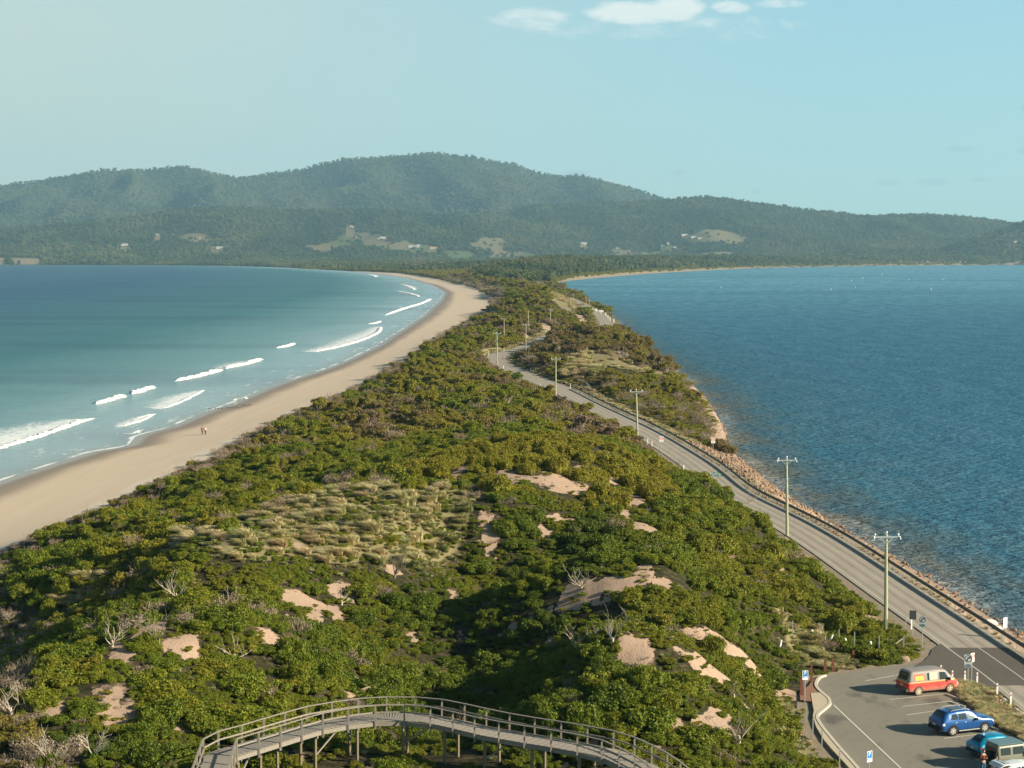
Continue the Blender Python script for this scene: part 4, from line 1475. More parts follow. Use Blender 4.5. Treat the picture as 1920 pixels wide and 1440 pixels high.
zones = [(68, 170, 1.08), (170, 300, 1.3), (300, 520, 1.75), (520, 900, 2.4), (900, 1500, 3.3), (1500, 2700, 5.0)]
ALL = []
for y0, y1, sp in zones:
    P_ = zone_points(y0, y1, sp)
    dr, dd, dlt, s, g = inst_class(P_)
    x, y = P_[:, 0], P_[:, 1]
    fr_ = x - XVL(y)
    fR = XWR(y) - x
    edge_n = 2.5 * (fbm(x / 7, y / 9, 33, 3) - 0.5) * 2
    size = sp * 0.95 * (0.42 + 1.25 * rng.random(len(x)) ** 2.4) * (0.8 + 0.5 * fbm(x / 15, y / 20, 51))
    rightroad = (x > np.interp(y, road_c[np.argsort(road_c[:, 1])][:, 1], road_c[np.argsort(road_c[:, 1])][:, 0]))
    guard = rightroad & (y < 475)
    clear = np.where(guard, 8.2, 4.9) + size * 0.8
    ok = (fr_ > edge_n + np.where(y < 700, 0.5, -2)) & (dr > clear) & (dlt > size * 0.85 + 0.4) & (dd > 1.3 + size * 0.85)
    ok &= ~((y < 345) & rightroad & (y > 120))
    ok &= fR > np.where(y < 900, 3.5, 1.5) + edge_n * 0.3 + np.where((y > 330) & (y < 450), -1.0, 0)
    ok &= ~((s > -0.05 - 0.12 * size) & (rng.random(len(x)) < 0.97))
    ok &= ~((x > 20) & (y < 118))
    ok &= ~((fbm(x / 4.5, y / 6, 151, 3) > np.where(y < 300, 0.60, 0.66)) & (rng.random(len(x)) < 0.8))
    d = dict(x=x, y=y, size=size, s=s, g=g, fr=fr_, fR=fR, dd=dd, dr=dr, dlt=dlt, rr=rightroad, sp=np.full(len(x), sp))
    ALL.append({k: v[ok] for k, v in d.items()})
A_ = {k: np.concatenate([a[k] for a in ALL]) for k in ALL[0]}
N = len(A_['x'])
x, y = A_['x'], A_['y']
z = HT(x, y)
size = A_['size']
bx_ = x / y * FPX + 960      # bearing, used to follow the layout of the plant communities
n1, n2, n3 = fbm(x / 12, y / 16, 61), fbm(x / 5, y / 7, 62), rng.random(N)
kind = np.full(N, 'scrubby', dtype=object)
tint = 0.50 + 0.5 * (n1 - 0.5) + 0.25 * (n2 - 0.5)
near = y < 290
mx = sm(y, 235, 330)
bright = near & (n3 < 0.62 + 0.5 * (n1 - .5))
kind[bright] = 'leafy'
tint[bright] = 0.22 + 0.62 * (n1[bright] - .45) + 0.16 * (n2[bright] - .5)
dome = near & ~bright & (n3 < 0.88)
kind[dome] = 'domed'
tint[dome] = 0.29 + 0.62 * (n1[dome] - .45) + 0.16 * (n2[dome] - .5)
tw = near & (n3 > 0.93)
kind[tw] = 'twiggy'
tint[tw] = 0.5
# left shoulder of the near dune is darker and more olive
lft = near & (x < -8) & ~tw
tint[lft] += 0.05
# crest of yellow-green coast wattle at the back of the near dune
cx_, cy_, _z = T(1010, 850)
cr = ((x - cx_) / 17) ** 2 + ((y - cy_) / 30) ** 2 < 1.1 - 0.8 * (n2 - .5)
kind[cr] = 'domed'
tint[cr] = 0.56 + 0.12 * (n2[cr] - .5)
cr2 = near & (bx_ > 1150) & ~cr & (kind != 'twiggy')
tint[cr2] = np.clip(tint[cr2] + 0.07, 0, 0.56)  # right slope brighter: its sunlit look put into the leaf tint
lf2 = near & (bx_ < 820) & (y < 150) & (kind != 'twiggy')
tint[lf2] = tint[lf2] - 0.07  # near left darker: slope shade put into the leaf tint
# the long far dune: low olive-brown scrub
far = ~near
kind[far & (n3 < 0.22)] = 'flat'
kind[far & (n3 > 0.80)] = 'twiggy'
gr = far & (n3 > 0.60) & (n3 < 0.80)
kind[gr] = 'leafy'
tint[far] = 0.56 + 1.1 * (n1[far] - .5) + 0.7 * (n2[far] - .5) + 0.10 * (rng.random(far.sum()) - .5)
tint[gr] = 0.42 + 0.9 * (n1[gr] - .5) + 0.3 * (n2[gr] - .5)
tint[far & (kind == 'twiggy')] = 0.45
# grey twiggy belt along the back of the beach
bel = (A_['fr'] < 7.5 + 8 * (n2 - .3)) & (n3 < 0.72)
kind[bel] = 'twiggy'
tint[bel] = 0.62 + 0.5 * (n2[bel] - .5)
bel2 = (A_['fr'] < 7) & ~bel
kind[bel2] = 'scrubby'
tint[bel2] = 0.72 + 0.3 * (n2[bel2] - .5)
# brown clump right of the road
bc = A_['rr'] & (y > 540) & (y < 860)
kind[bc & (n3 < 0.6)] = 'flat'
tint[bc] = 0.74 + 0.4 * (n2[bc] - .5)
b2 = A_['rr'] & (y > 330) & (y < 540)
tint[b2] = 0.60 + 0.6 * (n1[b2] - .5)
b3 = A_['rr'] & (y > 330) & (y < 450) & (A_['fR'] < 24)
kind[b3 & (n3 < .7)] = 'mat'
tint[b3] = 0.55 + 0.8 * (n2[b3] - .5)
# grassland
gs = (A_['g'] > 0.0) & (n3 < np.where(near, 0.70, 0.85))
kind[gs] = 'tussock'
tint[gs] = 0.6
nearlot = (A_['dlt'] < 6) & (y < 190)
tint[kind == 'tussock'] = 0.60 + 0.7 * (n2[kind == 'tussock'] - .5)
size[kind == 'tussock'] = np.clip(size[kind == 'tussock'] * 1.3, 0.9, 1.9) * np.where(y[kind == 'tussock'] > 400, 1.6, 1.0)
hfac = {'leafy': 0.85, 'domed': 0.95, 'scrubby': 0.85, 'mat': 0.55, 'twiggy': 0.95, 'tussock': 0.85, 'flat': 1.15}
H_ = np.array([hfac[k] for k in kind]) * (0.75 + 0.5 * rng.random(N))
# front of the boardwalk and the road verge stay low
low = (A_['dd'] < 5) & (y < 112)
H_[low] *= 0.7
H_[A_['dr'] < 8] *= 0.7
H_[(y < 190) & (A_['dlt'] < 4)] *= 0.75
bel_h = A_['fr'] < 6
H_[bel_h] *= 0.8
tall = A_['rr'] & (y > 620) & (y < 800)
H_[tall] *= 1.3
size[tall] *= 1.15
H_[(y > 900)] *= 0.9
# gully bushes tinted darker: the hollow's shade painted into leaf colour
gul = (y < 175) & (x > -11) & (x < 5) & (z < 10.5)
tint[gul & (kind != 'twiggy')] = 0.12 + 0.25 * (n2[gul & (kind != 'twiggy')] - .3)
tint = np.clip(tint, 0.02, 0.98)
rotz = rng.random(N) * 6.28
rotz[kind == 'tussock'] = (rng.random((kind == 'tussock').sum()) - .5) * 1.3
pick = rng.integers(0, 3, N)
sc3 = np.stack([size * (0.9 + .2 * rng.random(N)), size, size * H_], 1)
rot3 = np.stack([(rng.random(N) - .5) * .25, (rng.random(N) - .5) * .25, rotz], 1)

# keep views open: the walkway, the sand patches and the grass hollow are not screened by bushes in front of them
dy_deck = np.interp(bx_, [deck[:, 0][k_] / deck[:, 1][k_] * FPX + 960 for k_ in range(4, len(deck) - 4, 4)], [deck[k_, 1] for k_ in range(4, len(deck) - 4, 4)])
Hs = sc3[:, 2]
front = (y < dy_deck - 1.2) & (bx_ > 330) & (bx_ < 1320)
lim = CAMZ - (CAMZ - (DECKZ - 0.55)) * y / dy_deck - z
fac_ = np.where(front, np.clip(lim / np.maximum(Hs * 0.95, 0.1), 0, 1), 1.0)
keepv = fac_ > 0.12
reach = Hs * 0.9 * y / (CAMZ - z)
for fr2 in (0.35, 0.7, 1.0):
    t2 = 1 + reach * fr2 / y
    xs2, ys2 = x * t2, y * t2
    s2 = ell(xs2, ys2, SAND)
    g2 = ell(xs2, ys2, GRASS)
    hid = ((s2 > 0.30) | ((g2 > 0.35) & (kind != 'tussock'))) & (y < 1400)
    rr2 = rng.random(N)
    fac_ = np.where(hid, np.minimum(fac_, 0.30 + 0.3 * rr2), fac_)
    keepv &= ~(hid & (rr2 < 0.55))
    rdm = (y > 480) & (y < 1150) & ~((bx_ > 1048) & (bx_ < 1106))
    dr2 = np.full(N, 99.0)
    dr2[rdm] = dist_path(xs2[rdm], ys2[rdm], resample(road_c, 5.0))
    keepv &= ~((dr2 < 3.4) & (ys2 < 1150))
sc3[:, 2] *= np.maximum(fac_, 0.2)
shr = np.clip(fac_ * 1.6, 0.55, 1)
sc3[:, 0] *= shr
sc3[:, 1] *= shr
x, y, z, size, kind, tint, pick, sc3, rot3, bx_ = x[keepv], y[keepv], z[keepv], size[keepv] * shr[keepv], kind[keepv], tint[keepv], pick[keepv], sc3[keepv], rot3[keepv], bx_[keepv]
A_ = {k_: v_[keepv] for k_, v_ in A_.items()}
N = len(x)

# --- the largest and nearest are objects of their own
vis = np.zeros(N, bool)
fx_ = np.abs(x / y) < 0.30
pyx = YH + (CAMZ - z) * FPX / y
vis = fx_ & (pyx < 1450) & (y < 330)
def seen(i):
    t_ = np.linspace(0.45, 0.985, 40)
    zz = CAMZ + (z[i] + sc3[i, 2] * .8 - CAMZ) * t_
    return np.all(HT(x[i] * t_, y[i] * t_) < zz)
score = np.where(vis, size / y, 0)
KN = {'leafy': ('coastal_shrub', 'shrub'), 'domed': ('domed_shrub', 'shrub'), 'scrubby': ('coastal_shrub', 'shrub'), 'mat': ('coastal_shrub', 'shrub'), 'twiggy': ('dry_shrub', 'dry shrub'), 'tussock': ('grass_tussock', 'grass tussock'), 'flat': ('coastal_shrub', 'shrub')}
quota = {'leafy': 190, 'domed': 120, 'scrubby': 50, 'twiggy': 30, 'tussock': 60}
indiv = np.zeros(N, bool)
order = np.argsort(-score)
for i in order[:4000]:
    k = kind[i]
    if quota.get(k, 0) > 0 and score[i] > 0 and seen(i):
        quota[k] -= 1
        indiv[i] = True


def colour_word(t_):
    return 'deep green' if t_ < 0.13 else 'bright green' if t_ < 0.34 else 'olive green' if t_ < 0.5 else 'yellow green' if t_ < 0.66 else 'brownish olive' if t_ < 0.84 else 'grey brown'


LAND = [(1148, 1215, 'bleached forked snag'), (297, 1205, 'dark dead shrub'), (1110, 1108, 'central sand patch'), (1050, 905, 'upper sand patch'), (1188, 938, 'sand patch near the road'), (1405, 1238, 'car park sand slope'),
        (660, 960, 'pale grass hollow'), (600, 1125, 'left sand bank'), (740, 1085, 'large brown dead bush'), (500, 1192, 'left middle sand patch'), (215, 1303, 'lower left sand patch'), (340, 1360, 'tiny left sand spot'), (175, 1420, 'bleached dead bush'),
        (400, 1405, 'left end of the boardwalk'), (600, 1345, 'left ramp of the boardwalk'), (790, 1335, 'highest bend of the boardwalk'), (1000, 1385, 'middle of the boardwalk'), (1200, 1425, 'right end of the boardwalk'), (1270, 1365, 'sand spot by the boardwalk'),
        (1385, 1400, 'snag on the right slope'), (1375, 1310, 'weathered stump'), (1509, 1300, 'blue parking sign'), (1560, 1240, 'rusted steel panels'), (1661, 1187, 'nearest power pole'), (1476, 1003, 'second power pole'), (1302, 895, 'green road patch'), (1465, 1070, 'sand spot above the road'),
        (920, 990, 'narrow sand strip'), (1200, 1230, 'sand beside the snags'), (1000, 830, 'yellow green crest'), (800, 900, 'back dune rim'), (440, 860, 'beach rim'), (230, 960, 'lower beach rim'), (40, 1080, 'left beach rim'), (60, 1250, 'left edge of the view'), (870, 1230, 'dark hollow'),
        (1375, 1043, 'triangular sand spot'), (1210, 990, 'row of sand spots'), (1300, 1180, 'right rounded bushes'), (440, 1100, 'left ridge'), (60, 1400, 'bottom left corner'), (1520, 1400, 'lower footpath')]
LXY = np.array([G(a, b, HTf(*T(a, b)[:2]))for a, b, _ in LAND])


def place_word(i):
    d = np.hypot(LXY[:, 0] - x[i], (LXY[:, 1] - y[i]) * 0.75)
    k = int(d.argmin())
    dx_, dy_ = x[i] - LXY[k, 0], (y[i] - LXY[k, 1]) * 0.75
    if d[k] < 1.4: return 'right at the ' + LAND[k][2]
    dist = 'just ' if d[k] < 3 else '' if d[k] < 6.5 else 'some way ' if d[k] < 10 else 'far '
    a = math.degrees(math.atan2(dy_, dx_)) % 360
    dr_ = ('right of', 'behind right of', 'behind', 'behind left of', 'left of', 'front left of', 'in front of', 'front right of')[int((a + 22.5) // 45) % 8]
    return dist + dr_ + ' the ' + LAND[k][2]
KW = {'leafy': 'leafy bush', 'domed': 'rounded bush', 'scrubby': 'scrubby bush', 'twiggy': 'bare twiggy bush', 'tussock': 'straw grass tussock'}
for i in np.where(indiv)[0]:
    k = kind[i]
    nm, cat = KN[k]
    pr = PR[k]
    o = bpy.data.objects.new(nm, pr[pick[i] % len(pr)])
    COL.objects.link(o)
    o.location = (x[i], y[i], z[i] - 0.06)
    o.rotation_euler = rot3[i]
    o.scale = sc3[i]
    o['tint'] = float(tint[i])
    pxx = float(bx_[i]); pyy = float(pyx[i])
    sizew = 'very large ' if size[i] > 2.4 else 'large ' if size[i] > 1.75 else 'small ' if size[i] < 1.05 else ''
    cw = '' if k in ('tussock', 'twiggy') else colour_word(tint[i]) + ' '
    lab_ = (sizew + cw + KW[k] + ' ' + place_word(i)).strip()
    if len(lab_.split()) > 16: lab_ = (cw + KW[k] + ' ' + place_word(i)).strip()
    if len(lab_.split()) > 16: lab_ = (cw + 'bush ' + place_word(i)).strip()
    tag(o, lab_, cat, {'leafy': 'leafy bushes on the dune', 'domed': 'rounded bushes on the dune', 'scrubby': 'scrubby bushes on the dune', 'twiggy': 'bare twiggy bushes on the dune', 'tussock': 'grass tussocks on the dune'}[k])

by_lab = {}
for o in COL.objects:
    if 'label' in o and o.get('group', '').endswith('on the dune'):
        by_lab.setdefault(o['label'], []).append(o)
for lab_, lst in by_lab.items():
    if len(lst) < 2 or len(lst) > 4 or len(lab_.split()) > 15: continue
    lst.sort(key=lambda o: o.location.y)
    words_ = {2: ['nearer', 'farther'], 3: ['nearest', 'middle', 'farthest'], 4: ['nearest', 'second nearest', 'third nearest', 'farthest']}[len(lst)]
    for o, w_ in zip(lst, words_):
        if len((w_ + ' ' + lab_).split()) <= 16: o['label'] = w_ + ' ' + lab_

NAMES = {'leafy': 'leafy_scrub', 'domed': 'domed_scrub', 'scrubby': 'olive_scrub', 'mat': 'ground_cover', 'twiggy': 'dry_scrub', 'tussock': 'dune_grass', 'flat': 'tea_tree_scrub'}
SL = {'leafy': 'low bright green leafy scrub covering the dunes', 'domed': 'rounded yellow and olive bushes massed over the dunes', 'scrubby': 'olive and brown scrub covering the long sand spit',
      'mat': 'low mat of coastal plants by the bay shore', 'twiggy': 'grey brown dry twiggy scrub along the beach edge', 'tussock': 'pale wind-combed dune grass', 'flat': 'dark wind-shaped tea trees on the far dunes'}
for k in NAMES:
    m_ = (kind == k) & ~indiv
    if m_.sum() == 0: continue
    pts = np.stack([x[m_], y[m_], z[m_] - 0.05], 1)
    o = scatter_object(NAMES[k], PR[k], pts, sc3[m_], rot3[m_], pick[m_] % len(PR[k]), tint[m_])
    tag(o, SL[k], 'scrub', kind='stuff')

# dense small under-scrub fills the gaps close to the camera
P_ = zone_points(70, 200, 0.8)
dr, dd, dlt, s, g = inst_class(P_)
xx, yy = P_[:, 0], P_[:, 1]
ok = (xx - XVL(yy) > 1) & (dr > 5.2) & (dlt > 0.9) & (dd > 0.7) & (s < -0.12) & ((rng.random(len(xx)) < 0.9 * sm(fbm(xx / 3.5, yy / 5, 152, 3), 0.30, 0.5)) | (g > 0)) & ~((xx > 20) & (yy < 118))
ok &= ~((yy > 120) & (xx > np.interp(yy, road_c[::-1][:, 1][np.argsort(road_c[::-1][:, 1])], road_c[::-1][:, 0][np.argsort(road_c[::-1][:, 1])])))
xx, yy, g, dlt = xx[ok], yy[ok], g[ok], dlt[ok]
n_u = len(xx)
k_ = np.where(rng.random(n_u) < np.where(g > -0.3, 0.7, 0.10) + (dlt < 5) * 0.35, 1, 0)
zz = HT(xx, yy)
s_ = 0.35 + 0.45 * rng.random(n_u)
for kk, nm, prs, tt_, lab in ((0, 'under_scrub', PR['leafy'] + PR['scrubby'], 0.20 + 0.5 * (fbm(xx / 6, yy / 6, 88) - .3), 'small green plants between the bushes of the dune'),
                             (1, 'verge_grass', PR['tussock'], 0.25 + 0.6 * (fbm(xx / 4, yy / 4, 89) - .3), 'tufts of short grass between the bushes')):
    m_ = k_ == kk
    sc_ = np.stack([s_, s_, s_ * 0.8], 1)[m_]
    o = scatter_object(nm, prs, np.stack([xx, yy, zz - 0.03], 1)[m_], sc_, np.stack([0 * xx, 0 * xx, rng.random(n_u) * 6.28], 1)[m_], rng.integers(0, len(prs), m_.sum()), np.clip(tt_, 0.02, 0.95)[m_])
    tag(o, lab, 'scrub', kind='stuff')

P_ = zone_points(90, 300, 0.95)
dr, dd, dlt, s, g = inst_class(P_)
xx, yy = P_[:, 0], P_[:, 1]
ok = (s > -0.1) & (dr > 6) & (dlt > 0.8) & (dd > 1.6) & (rng.random(len(xx)) < 0.55) & (xx - XVL(yy) > 2) & (fbm(xx / 2, yy / 3, 153, 3) > 0.40) & ~((xx > 20) & (yy < 118)) & (xx < np.interp(yy, road_c[:200, 1], road_c[:200, 0]))
xx, yy = xx[ok], yy[ok]
n_u = len(xx)
s_ = 0.30 + 0.55 * rng.random(n_u) ** 1.5
kk = rng.random(n_u)
for sel_, nm, prs, tn, lab in ((kk < 0.45, 'sand_twigs', PR['twiggy'], 0.6, 'small dry twigs and dead plants scattered on the sand patches'), (kk >= 0.45, 'sand_plants', PR['mat'] + PR['scrubby'], 0.42, 'small low plants creeping over the sand patches')):
    m_ = sel_
    o = scatter_object(nm, prs, np.stack([xx, yy, HT(xx, yy) - 0.04], 1)[m_], np.stack([s_, s_, s_ * 0.45], 1)[m_], np.stack([0 * xx, 0 * xx, rng.random(n_u) * 6.28], 1)[m_], rng.integers(0, len(prs), m_.sum()), np.clip(tn + 0.4 * (rng.random(m_.sum()) - .5), 0.02, 0.95))
    tag(o, lab, 'scrub', kind='stuff')
Y_ = np.exp(rng.uniform(math.log(2450), math.log(6900), 3600))
X_ = XWR(Y_) - rng.uniform(2.5, 46, 3600)
s_ = 4 + 4 * rng.random(3600)
o = scatter_object('bay_shore_thicket', PR['scrubby'] + PR['domed'], np.column_stack([X_, Y_, HT(X_, Y_) - 0.5]), np.stack([s_, s_, s_ * .85], 1), np.stack([0 * X_, 0 * X_, rng.random(3600) * 6.28], 1), rng.integers(0, 6, 3600), np.clip(0.5 + 0.6 * (rng.random(3600) - .5), 0, 1))
tag(o, 'thicket under the gums along the far bay shore', 'scrub', kind='stuff')

# grass between the rail and the riprap, verge right of the road, garden bed by the car park
def along(P_, step, off0, off1, y0, y1, per=1):
    Q_ = resample(P_, step)
    Q_ = Q_[(Q_[:, 1] > y0) & (Q_[:, 1] < y1)]
    out = []
    for _ in range(per):
        o_ = off0 + (off1 - off0) * rng.random(len(Q_))
        tt = np.gradient(Q_, axis=0)
        tt /= np.hypot(tt[:, 0], tt[:, 1])[:, None]
        out.append(np.stack([Q_[:, 0] + tt[:, 1] * o_ + (rng.random(len(Q_)) - .5) * .5, Q_[:, 1] - tt[:, 0] * o_ + (rng.random(len(Q_)) - .5) * .8], 1))
    return np.vstack(out)
parts_ = [(along(road_c, 0.8, 3.3, 4.3, 100, 470, 1), 0.35, 0.55, 0.85), (along(road_c, 0.9, 4.6, 7.8, 335, 1000, 3), 0.7, 1.1, 0.6),
          (along(road_c, 1.2, -3.9, -6.5, 190, 1000, 2), 0.35, 0.8, 0.55)]
bp = np.stack([rng.uniform(bed[:, 0].min(), bed[:, 0].max(), 1500), rng.uniform(bed[:, 1].min(), bed[:, 1].max(), 1500)], 1)
bp = bp[in_poly(bp[:, 0], bp[:, 1], bed)]
dnear = dist_path(bp[:, 0], bp[:, 1], gpoly([(1792, 1281), (1790, 1286), (1800, 1306), (1826.7, 1329), (1851.7, 1348), (1882, 1368), (1920, 1387), (2010, 1440)]))
ff = (dnear < 1.5) | (rng.random(len(bp)) < 0.12)
parts_.append((bp[ff], 0.55, 1.0, 0.62))
pp, ss, ti = [], [], []
for P_, a, b, tn in parts_:
    gate = fbm(P_[:, 0] / 2.5, P_[:, 1] / 5, 71) > 0.40
    P_ = P_[gate]
    keep = ~(in_poly(P_[:, 0], P_[:, 1], lot) | in_poly(P_[:, 0], P_[:, 1], walk))
    P_ = P_[keep]
    pp.append(P_)
    ss.append(a + (b - a) * rng.random(len(P_)))
    ti.append(np.clip(tn + 0.5 * (rng.random(len(P_)) - .5), 0, 1))
pp, ss, ti = np.vstack(pp), np.concatenate(ss), np.concatenate(ti)
o = scatter_object('roadside_grass', PR['tussock'], np.column_stack([pp, HT(pp[:, 0], pp[:, 1])]), np.stack([ss, ss, ss * 0.9], 1), np.stack([0 * ss, 0 * ss, rng.random(len(ss)) * 6.28], 1), rng.integers(0, 3, len(ss)), ti)
tag(o, 'dry straw grass tufts along the road shoulder, guardrail and garden bed', 'grass', kind='stuff')

# --- forest: gums from the back of the spit up into the hills
def forest(y0, y1, sp, name, protos, h0, h1, lab, tilt=0.0, dens=1.0, scrubby_front=False):
    out = []
    ys = np.arange(y0, y1, sp * 1.25)
    for yv in ys:
        xs = np.arange(-0.335 * yv, 0.335 * yv, sp)
        out.append(np.stack([xs + (rng.random(len(xs)) - .5) * sp, yv + (rng.random(len(xs)) - .5) * sp * 1.2], 1))
    P_ = np.vstack(out)
    X_, Y_ = P_[:, 0], P_[:, 1]
    Z_ = HT(X_, Y_)
    inl = np.minimum(X_ - XVL(Y_), XWR(Y_) - X_)
    inl = np.where(Y_ > 7000, 99, inl)
    ok = (Z_ > 0.7) & (inl > 5) & (rng.random(len(X_)) < dens)
    ok &= (gridlook(fieldm, X_, Y_) < 0.02) | (rng.random(len(X_)) < 0.06)
    ok &= gridlook(np.where(FB < 300, cliff, 0), X_, Y_) < 0.3
    # only slopes that face the viewer can be seen
    dz_ = HT(X_, Y_ + 60) - Z_
    ok &= (dz_ > -14)
    fmid = (X_ - XWL(Y_)) / np.maximum(XWR(Y_) - XWL(Y_), 1)
    if scrubby_front:
        ok &= (fmid > 0.42 + 0.22 * (fbm(X_ / 120, Y_ / 200, 45) - 0.5) * 2)
    X_, Y_, Z_ = X_[ok], Y_[ok], Z_[ok]
    n = len(X_)
    h = h0 + (h1 - h0) * rng.random(n) ** 1.4
    h *= 0.75 + 0.5 * fbm(X_ / 90, Y_ / 140, 46)
    wd = h * (0.8 + 0.5 * rng.random(n))
    ti = np.clip(0.42 + 0.5 * (fbm(X_ / 150, Y_ / 260, 47) - .5) + tilt, 0, 1)  # per-forest shift paints sunlit and hazy layers into the leaf colour
    o = scatter_object(name, protos, np.stack([X_, Y_, Z_ - h * (0.30 if sp > 12 else 0.12)], 1), np.stack([wd, wd, h], 1), np.stack([0 * X_, 0 * X_, rng.random(n) * 6.28], 1), rng.integers(0, len(protos), n), ti)
    tag(o, lab, 'forest', kind='stuff')
    return n
nf = []
nf.append(forest(2150, 3600, 9.5, 'spit_forest', PR['gum'], 9, 17, 'sunlit gum trees at the far end of the sand spit', 0.12, 0.9, True))
nf.append(forest(3600, 7000, 15, 'plain_forest', PR['far_gum'] + PR['gum'][:1], 12, 22, 'belt of gum forest behind the bay shore', 0.05, 0.9))
nf.append(forest(6850, 9400, 19, 'foothill_forest', PR['far_gum'], 16, 30, 'dense forest on the lower hills', -0.07, 0.95))
nf.append(forest(9400, 12000, 30, 'mountain_forest', PR['far_gum'], 20, 34, 'forest covering the highest distant hill', 0.06, 0.95))
# low coastal scrub on the left side of the far spit
P_ = zone_points(2700, 5200, 11)
xx, yy = P_[:, 0], P_[:, 1]
ok = (xx - XVL(yy) > 2) & (XWR(yy) - xx > 8) & (rng.random(len(xx)) < .95)
xx, yy = xx[ok], yy[ok]
fm_ = (xx - XWL(yy)) / (XWR(yy) - XWL(yy))
ok = fm_ < 0.62
xx, yy = xx[ok], yy[ok]
s_ = 6 + 4 * rng.random(len(xx))
o = scatter_object('far_spit_scrub', PR['scrubby'] + PR['flat'], np.column_stack([xx, yy, HT(xx, yy)]), np.stack([s_, s_, s_ * .75], 1), np.stack([0 * xx, 0 * xx, rng.random(len(xx)) * 6.28], 1), rng.integers(0, 5, len(xx)),
                   np.clip(0.62 + 0.5 * (fbm(xx / 60, yy / 120, 48) - .5), 0, 1))
tag(o, 'olive brown scrub behind the far curve of the beach', 'scrub', kind='stuff')
print('VEG', N, int(indiv.sum()), n_u, nf)

# ------------------------------------------------------------------ object materials
M_timber = simple('weathered_timber', (0.24, 0.21, 0.17), 0.85, var=0.22, scale=7, bstr=0.3)
M_plank = simple('grey_deck_boards', (0.25, 0.225, 0.19), 0.85, var=0.3, scale=5, bstr=0.3)
M_round = simple('treated_pine_log', (0.20, 0.16, 0.095), 0.8, var=0.2, scale=4)
M_pole = simple('green_treated_pole', (0.36, 0.37, 0.235), 0.85, var=0.18, scale=2.5, bstr=0.2)
M_polegrey = simple('grey_pole', (0.36, 0.32, 0.25), 0.85, var=0.18, scale=2.5)
M_galv = simple('galvanised_steel', (0.50, 0.52, 0.50), 0.45, metal=0.6, var=0.1, scale=5)
M_galvd = simple('shade_dark_guardrail_steel', (0.11, 0.115, 0.11), 0.6, metal=0.5, var=0.15, scale=3)  # darkened steel: shade of the rail's road side put into its colour
M_porc = simple('white_porcelain', (0.80, 0.80, 0.76), 0.3, var=0.03)
M_white = simple('white_paint', (0.80, 0.79, 0.75), 0.5, var=0.04, scale=6)
M_red = simple('red_paint', (0.55, 0.03, 0.04), 0.45, var=0.08)
M_black = simple('black_print', (0.02, 0.02, 0.022), 0.5, var=0.1)
M_signgrey = simple('sign_face_white', (0.62, 0.64, 0.64), 0.45, var=0.04)
M_signback = simple('dull_sign_back', (0.14, 0.145, 0.13), 0.6, metal=0.4, var=0.1)
M_blue = simple('sign_blue', (0.02, 0.19, 0.50), 0.4, var=0.05)
M_plate = simple('supplementary_plate', (0.32, 0.44, 0.46), 0.5, var=0.06)
M_rust = simple('rusted_steel', (0.17, 0.065, 0.04), 0.9, var=0.3, scale=3)
M_tyre = simple('tyre_rubber', (0.022, 0.022, 0.022), 0.85, var=0.2)
M_rim = simple('alloy_rim', (0.62, 0.60, 0.56), 0.35, metal=0.5, var=0.05)
M_trim = simple('black_trim', (0.020, 0.021, 0.023), 0.5, var=0.1)
M_glass = simple('dark_car_glass', (0.018, 0.026, 0.030), 0.06, var=0.1, spec=0.6)
M_lglass = simple('pale_car_glass', (0.16, 0.21, 0.21), 0.08, var=0.15, spec=0.6)
M_skin = simple('skin', (0.50, 0.30, 0.21), 0.6, var=0.05)
M_hair = simple('dark_hair', (0.035, 0.022, 0.016), 0.7, var=0.2)
M_navy = simple('navy_cloth', (0.025, 0.03, 0.045), 0.9, var=0.15, scale=12)
M_blackc = simple('black_cloth', (0.018, 0.017, 0.018), 0.9, var=0.15, scale=12)
M_pink = simple('pale_pink_cloth', (0.66, 0.50, 0.45), 0.9, var=0.08, scale=12)
M_maroon = simple('maroon_cloth', (0.14, 0.045, 0.03), 0.9, var=0.15, scale=12)
M_jeans = simple('blue_jeans', (0.06, 0.13, 0.22), 0.9, var=0.15, scale=12)
M_ltgrey = simple('light_grey_cloth', (0.50, 0.49, 0.44), 0.9, var=0.08, scale=12)
M_tail = simple('red_tail_light', (0.50, 0.02, 0.03), 0.2, var=0.05, spec=0.6)
M_clearlt = simple('clear_lamp', (0.70, 0.72, 0.72), 0.15, var=0.05, spec=0.6)
M_num = simple('number_plate', (0.55, 0.62, 0.66), 0.4, var=0.05)
M_roofslate = simple('slate_blue_roof', (0.10, 0.16, 0.17), 0.4, var=0.1, coat=0.3)


# ------------------------------------------------------------------ boardwalk
bw = empty('boardwalk', (float(deck[len(deck) // 2][0]), float(deck[len(deck) // 2][1]), DECKZ))
tag(bw, 'raised grey timber boardwalk with rails crossing the bottom of the dune', 'boardwalk')
org = bw.location.copy()
HWD = 0.88
def L3(p, z): return (p[0] - org.x, p[1] - org.y, z - org.z)
dk = resample(deck, 0.15)
tt = np.gradient(dk, axis=0)
tt /= np.hypot(tt[:, 0], tt[:, 1])[:, None]
mb = MB()
for i in range(0, len(dk)):
    ang = math.atan2(tt[i, 1], tt[i, 0])
    mb.box(L3(dk[i], DECKZ - 0.02 + 0.004 * (i % 3)), (0.125, 2 * HWD - 0.03 * (i % 2), 0.04), rz=ang)
o = mb.build('deck_planks', M_plank, bw)
o['kind'] = 'stuff'
near_e, far_e = offpath(deck, HWD + 0.05), offpath(deck, -HWD - 0.05)


def bearing(p): return p[0] / p[1] * FPX + 960

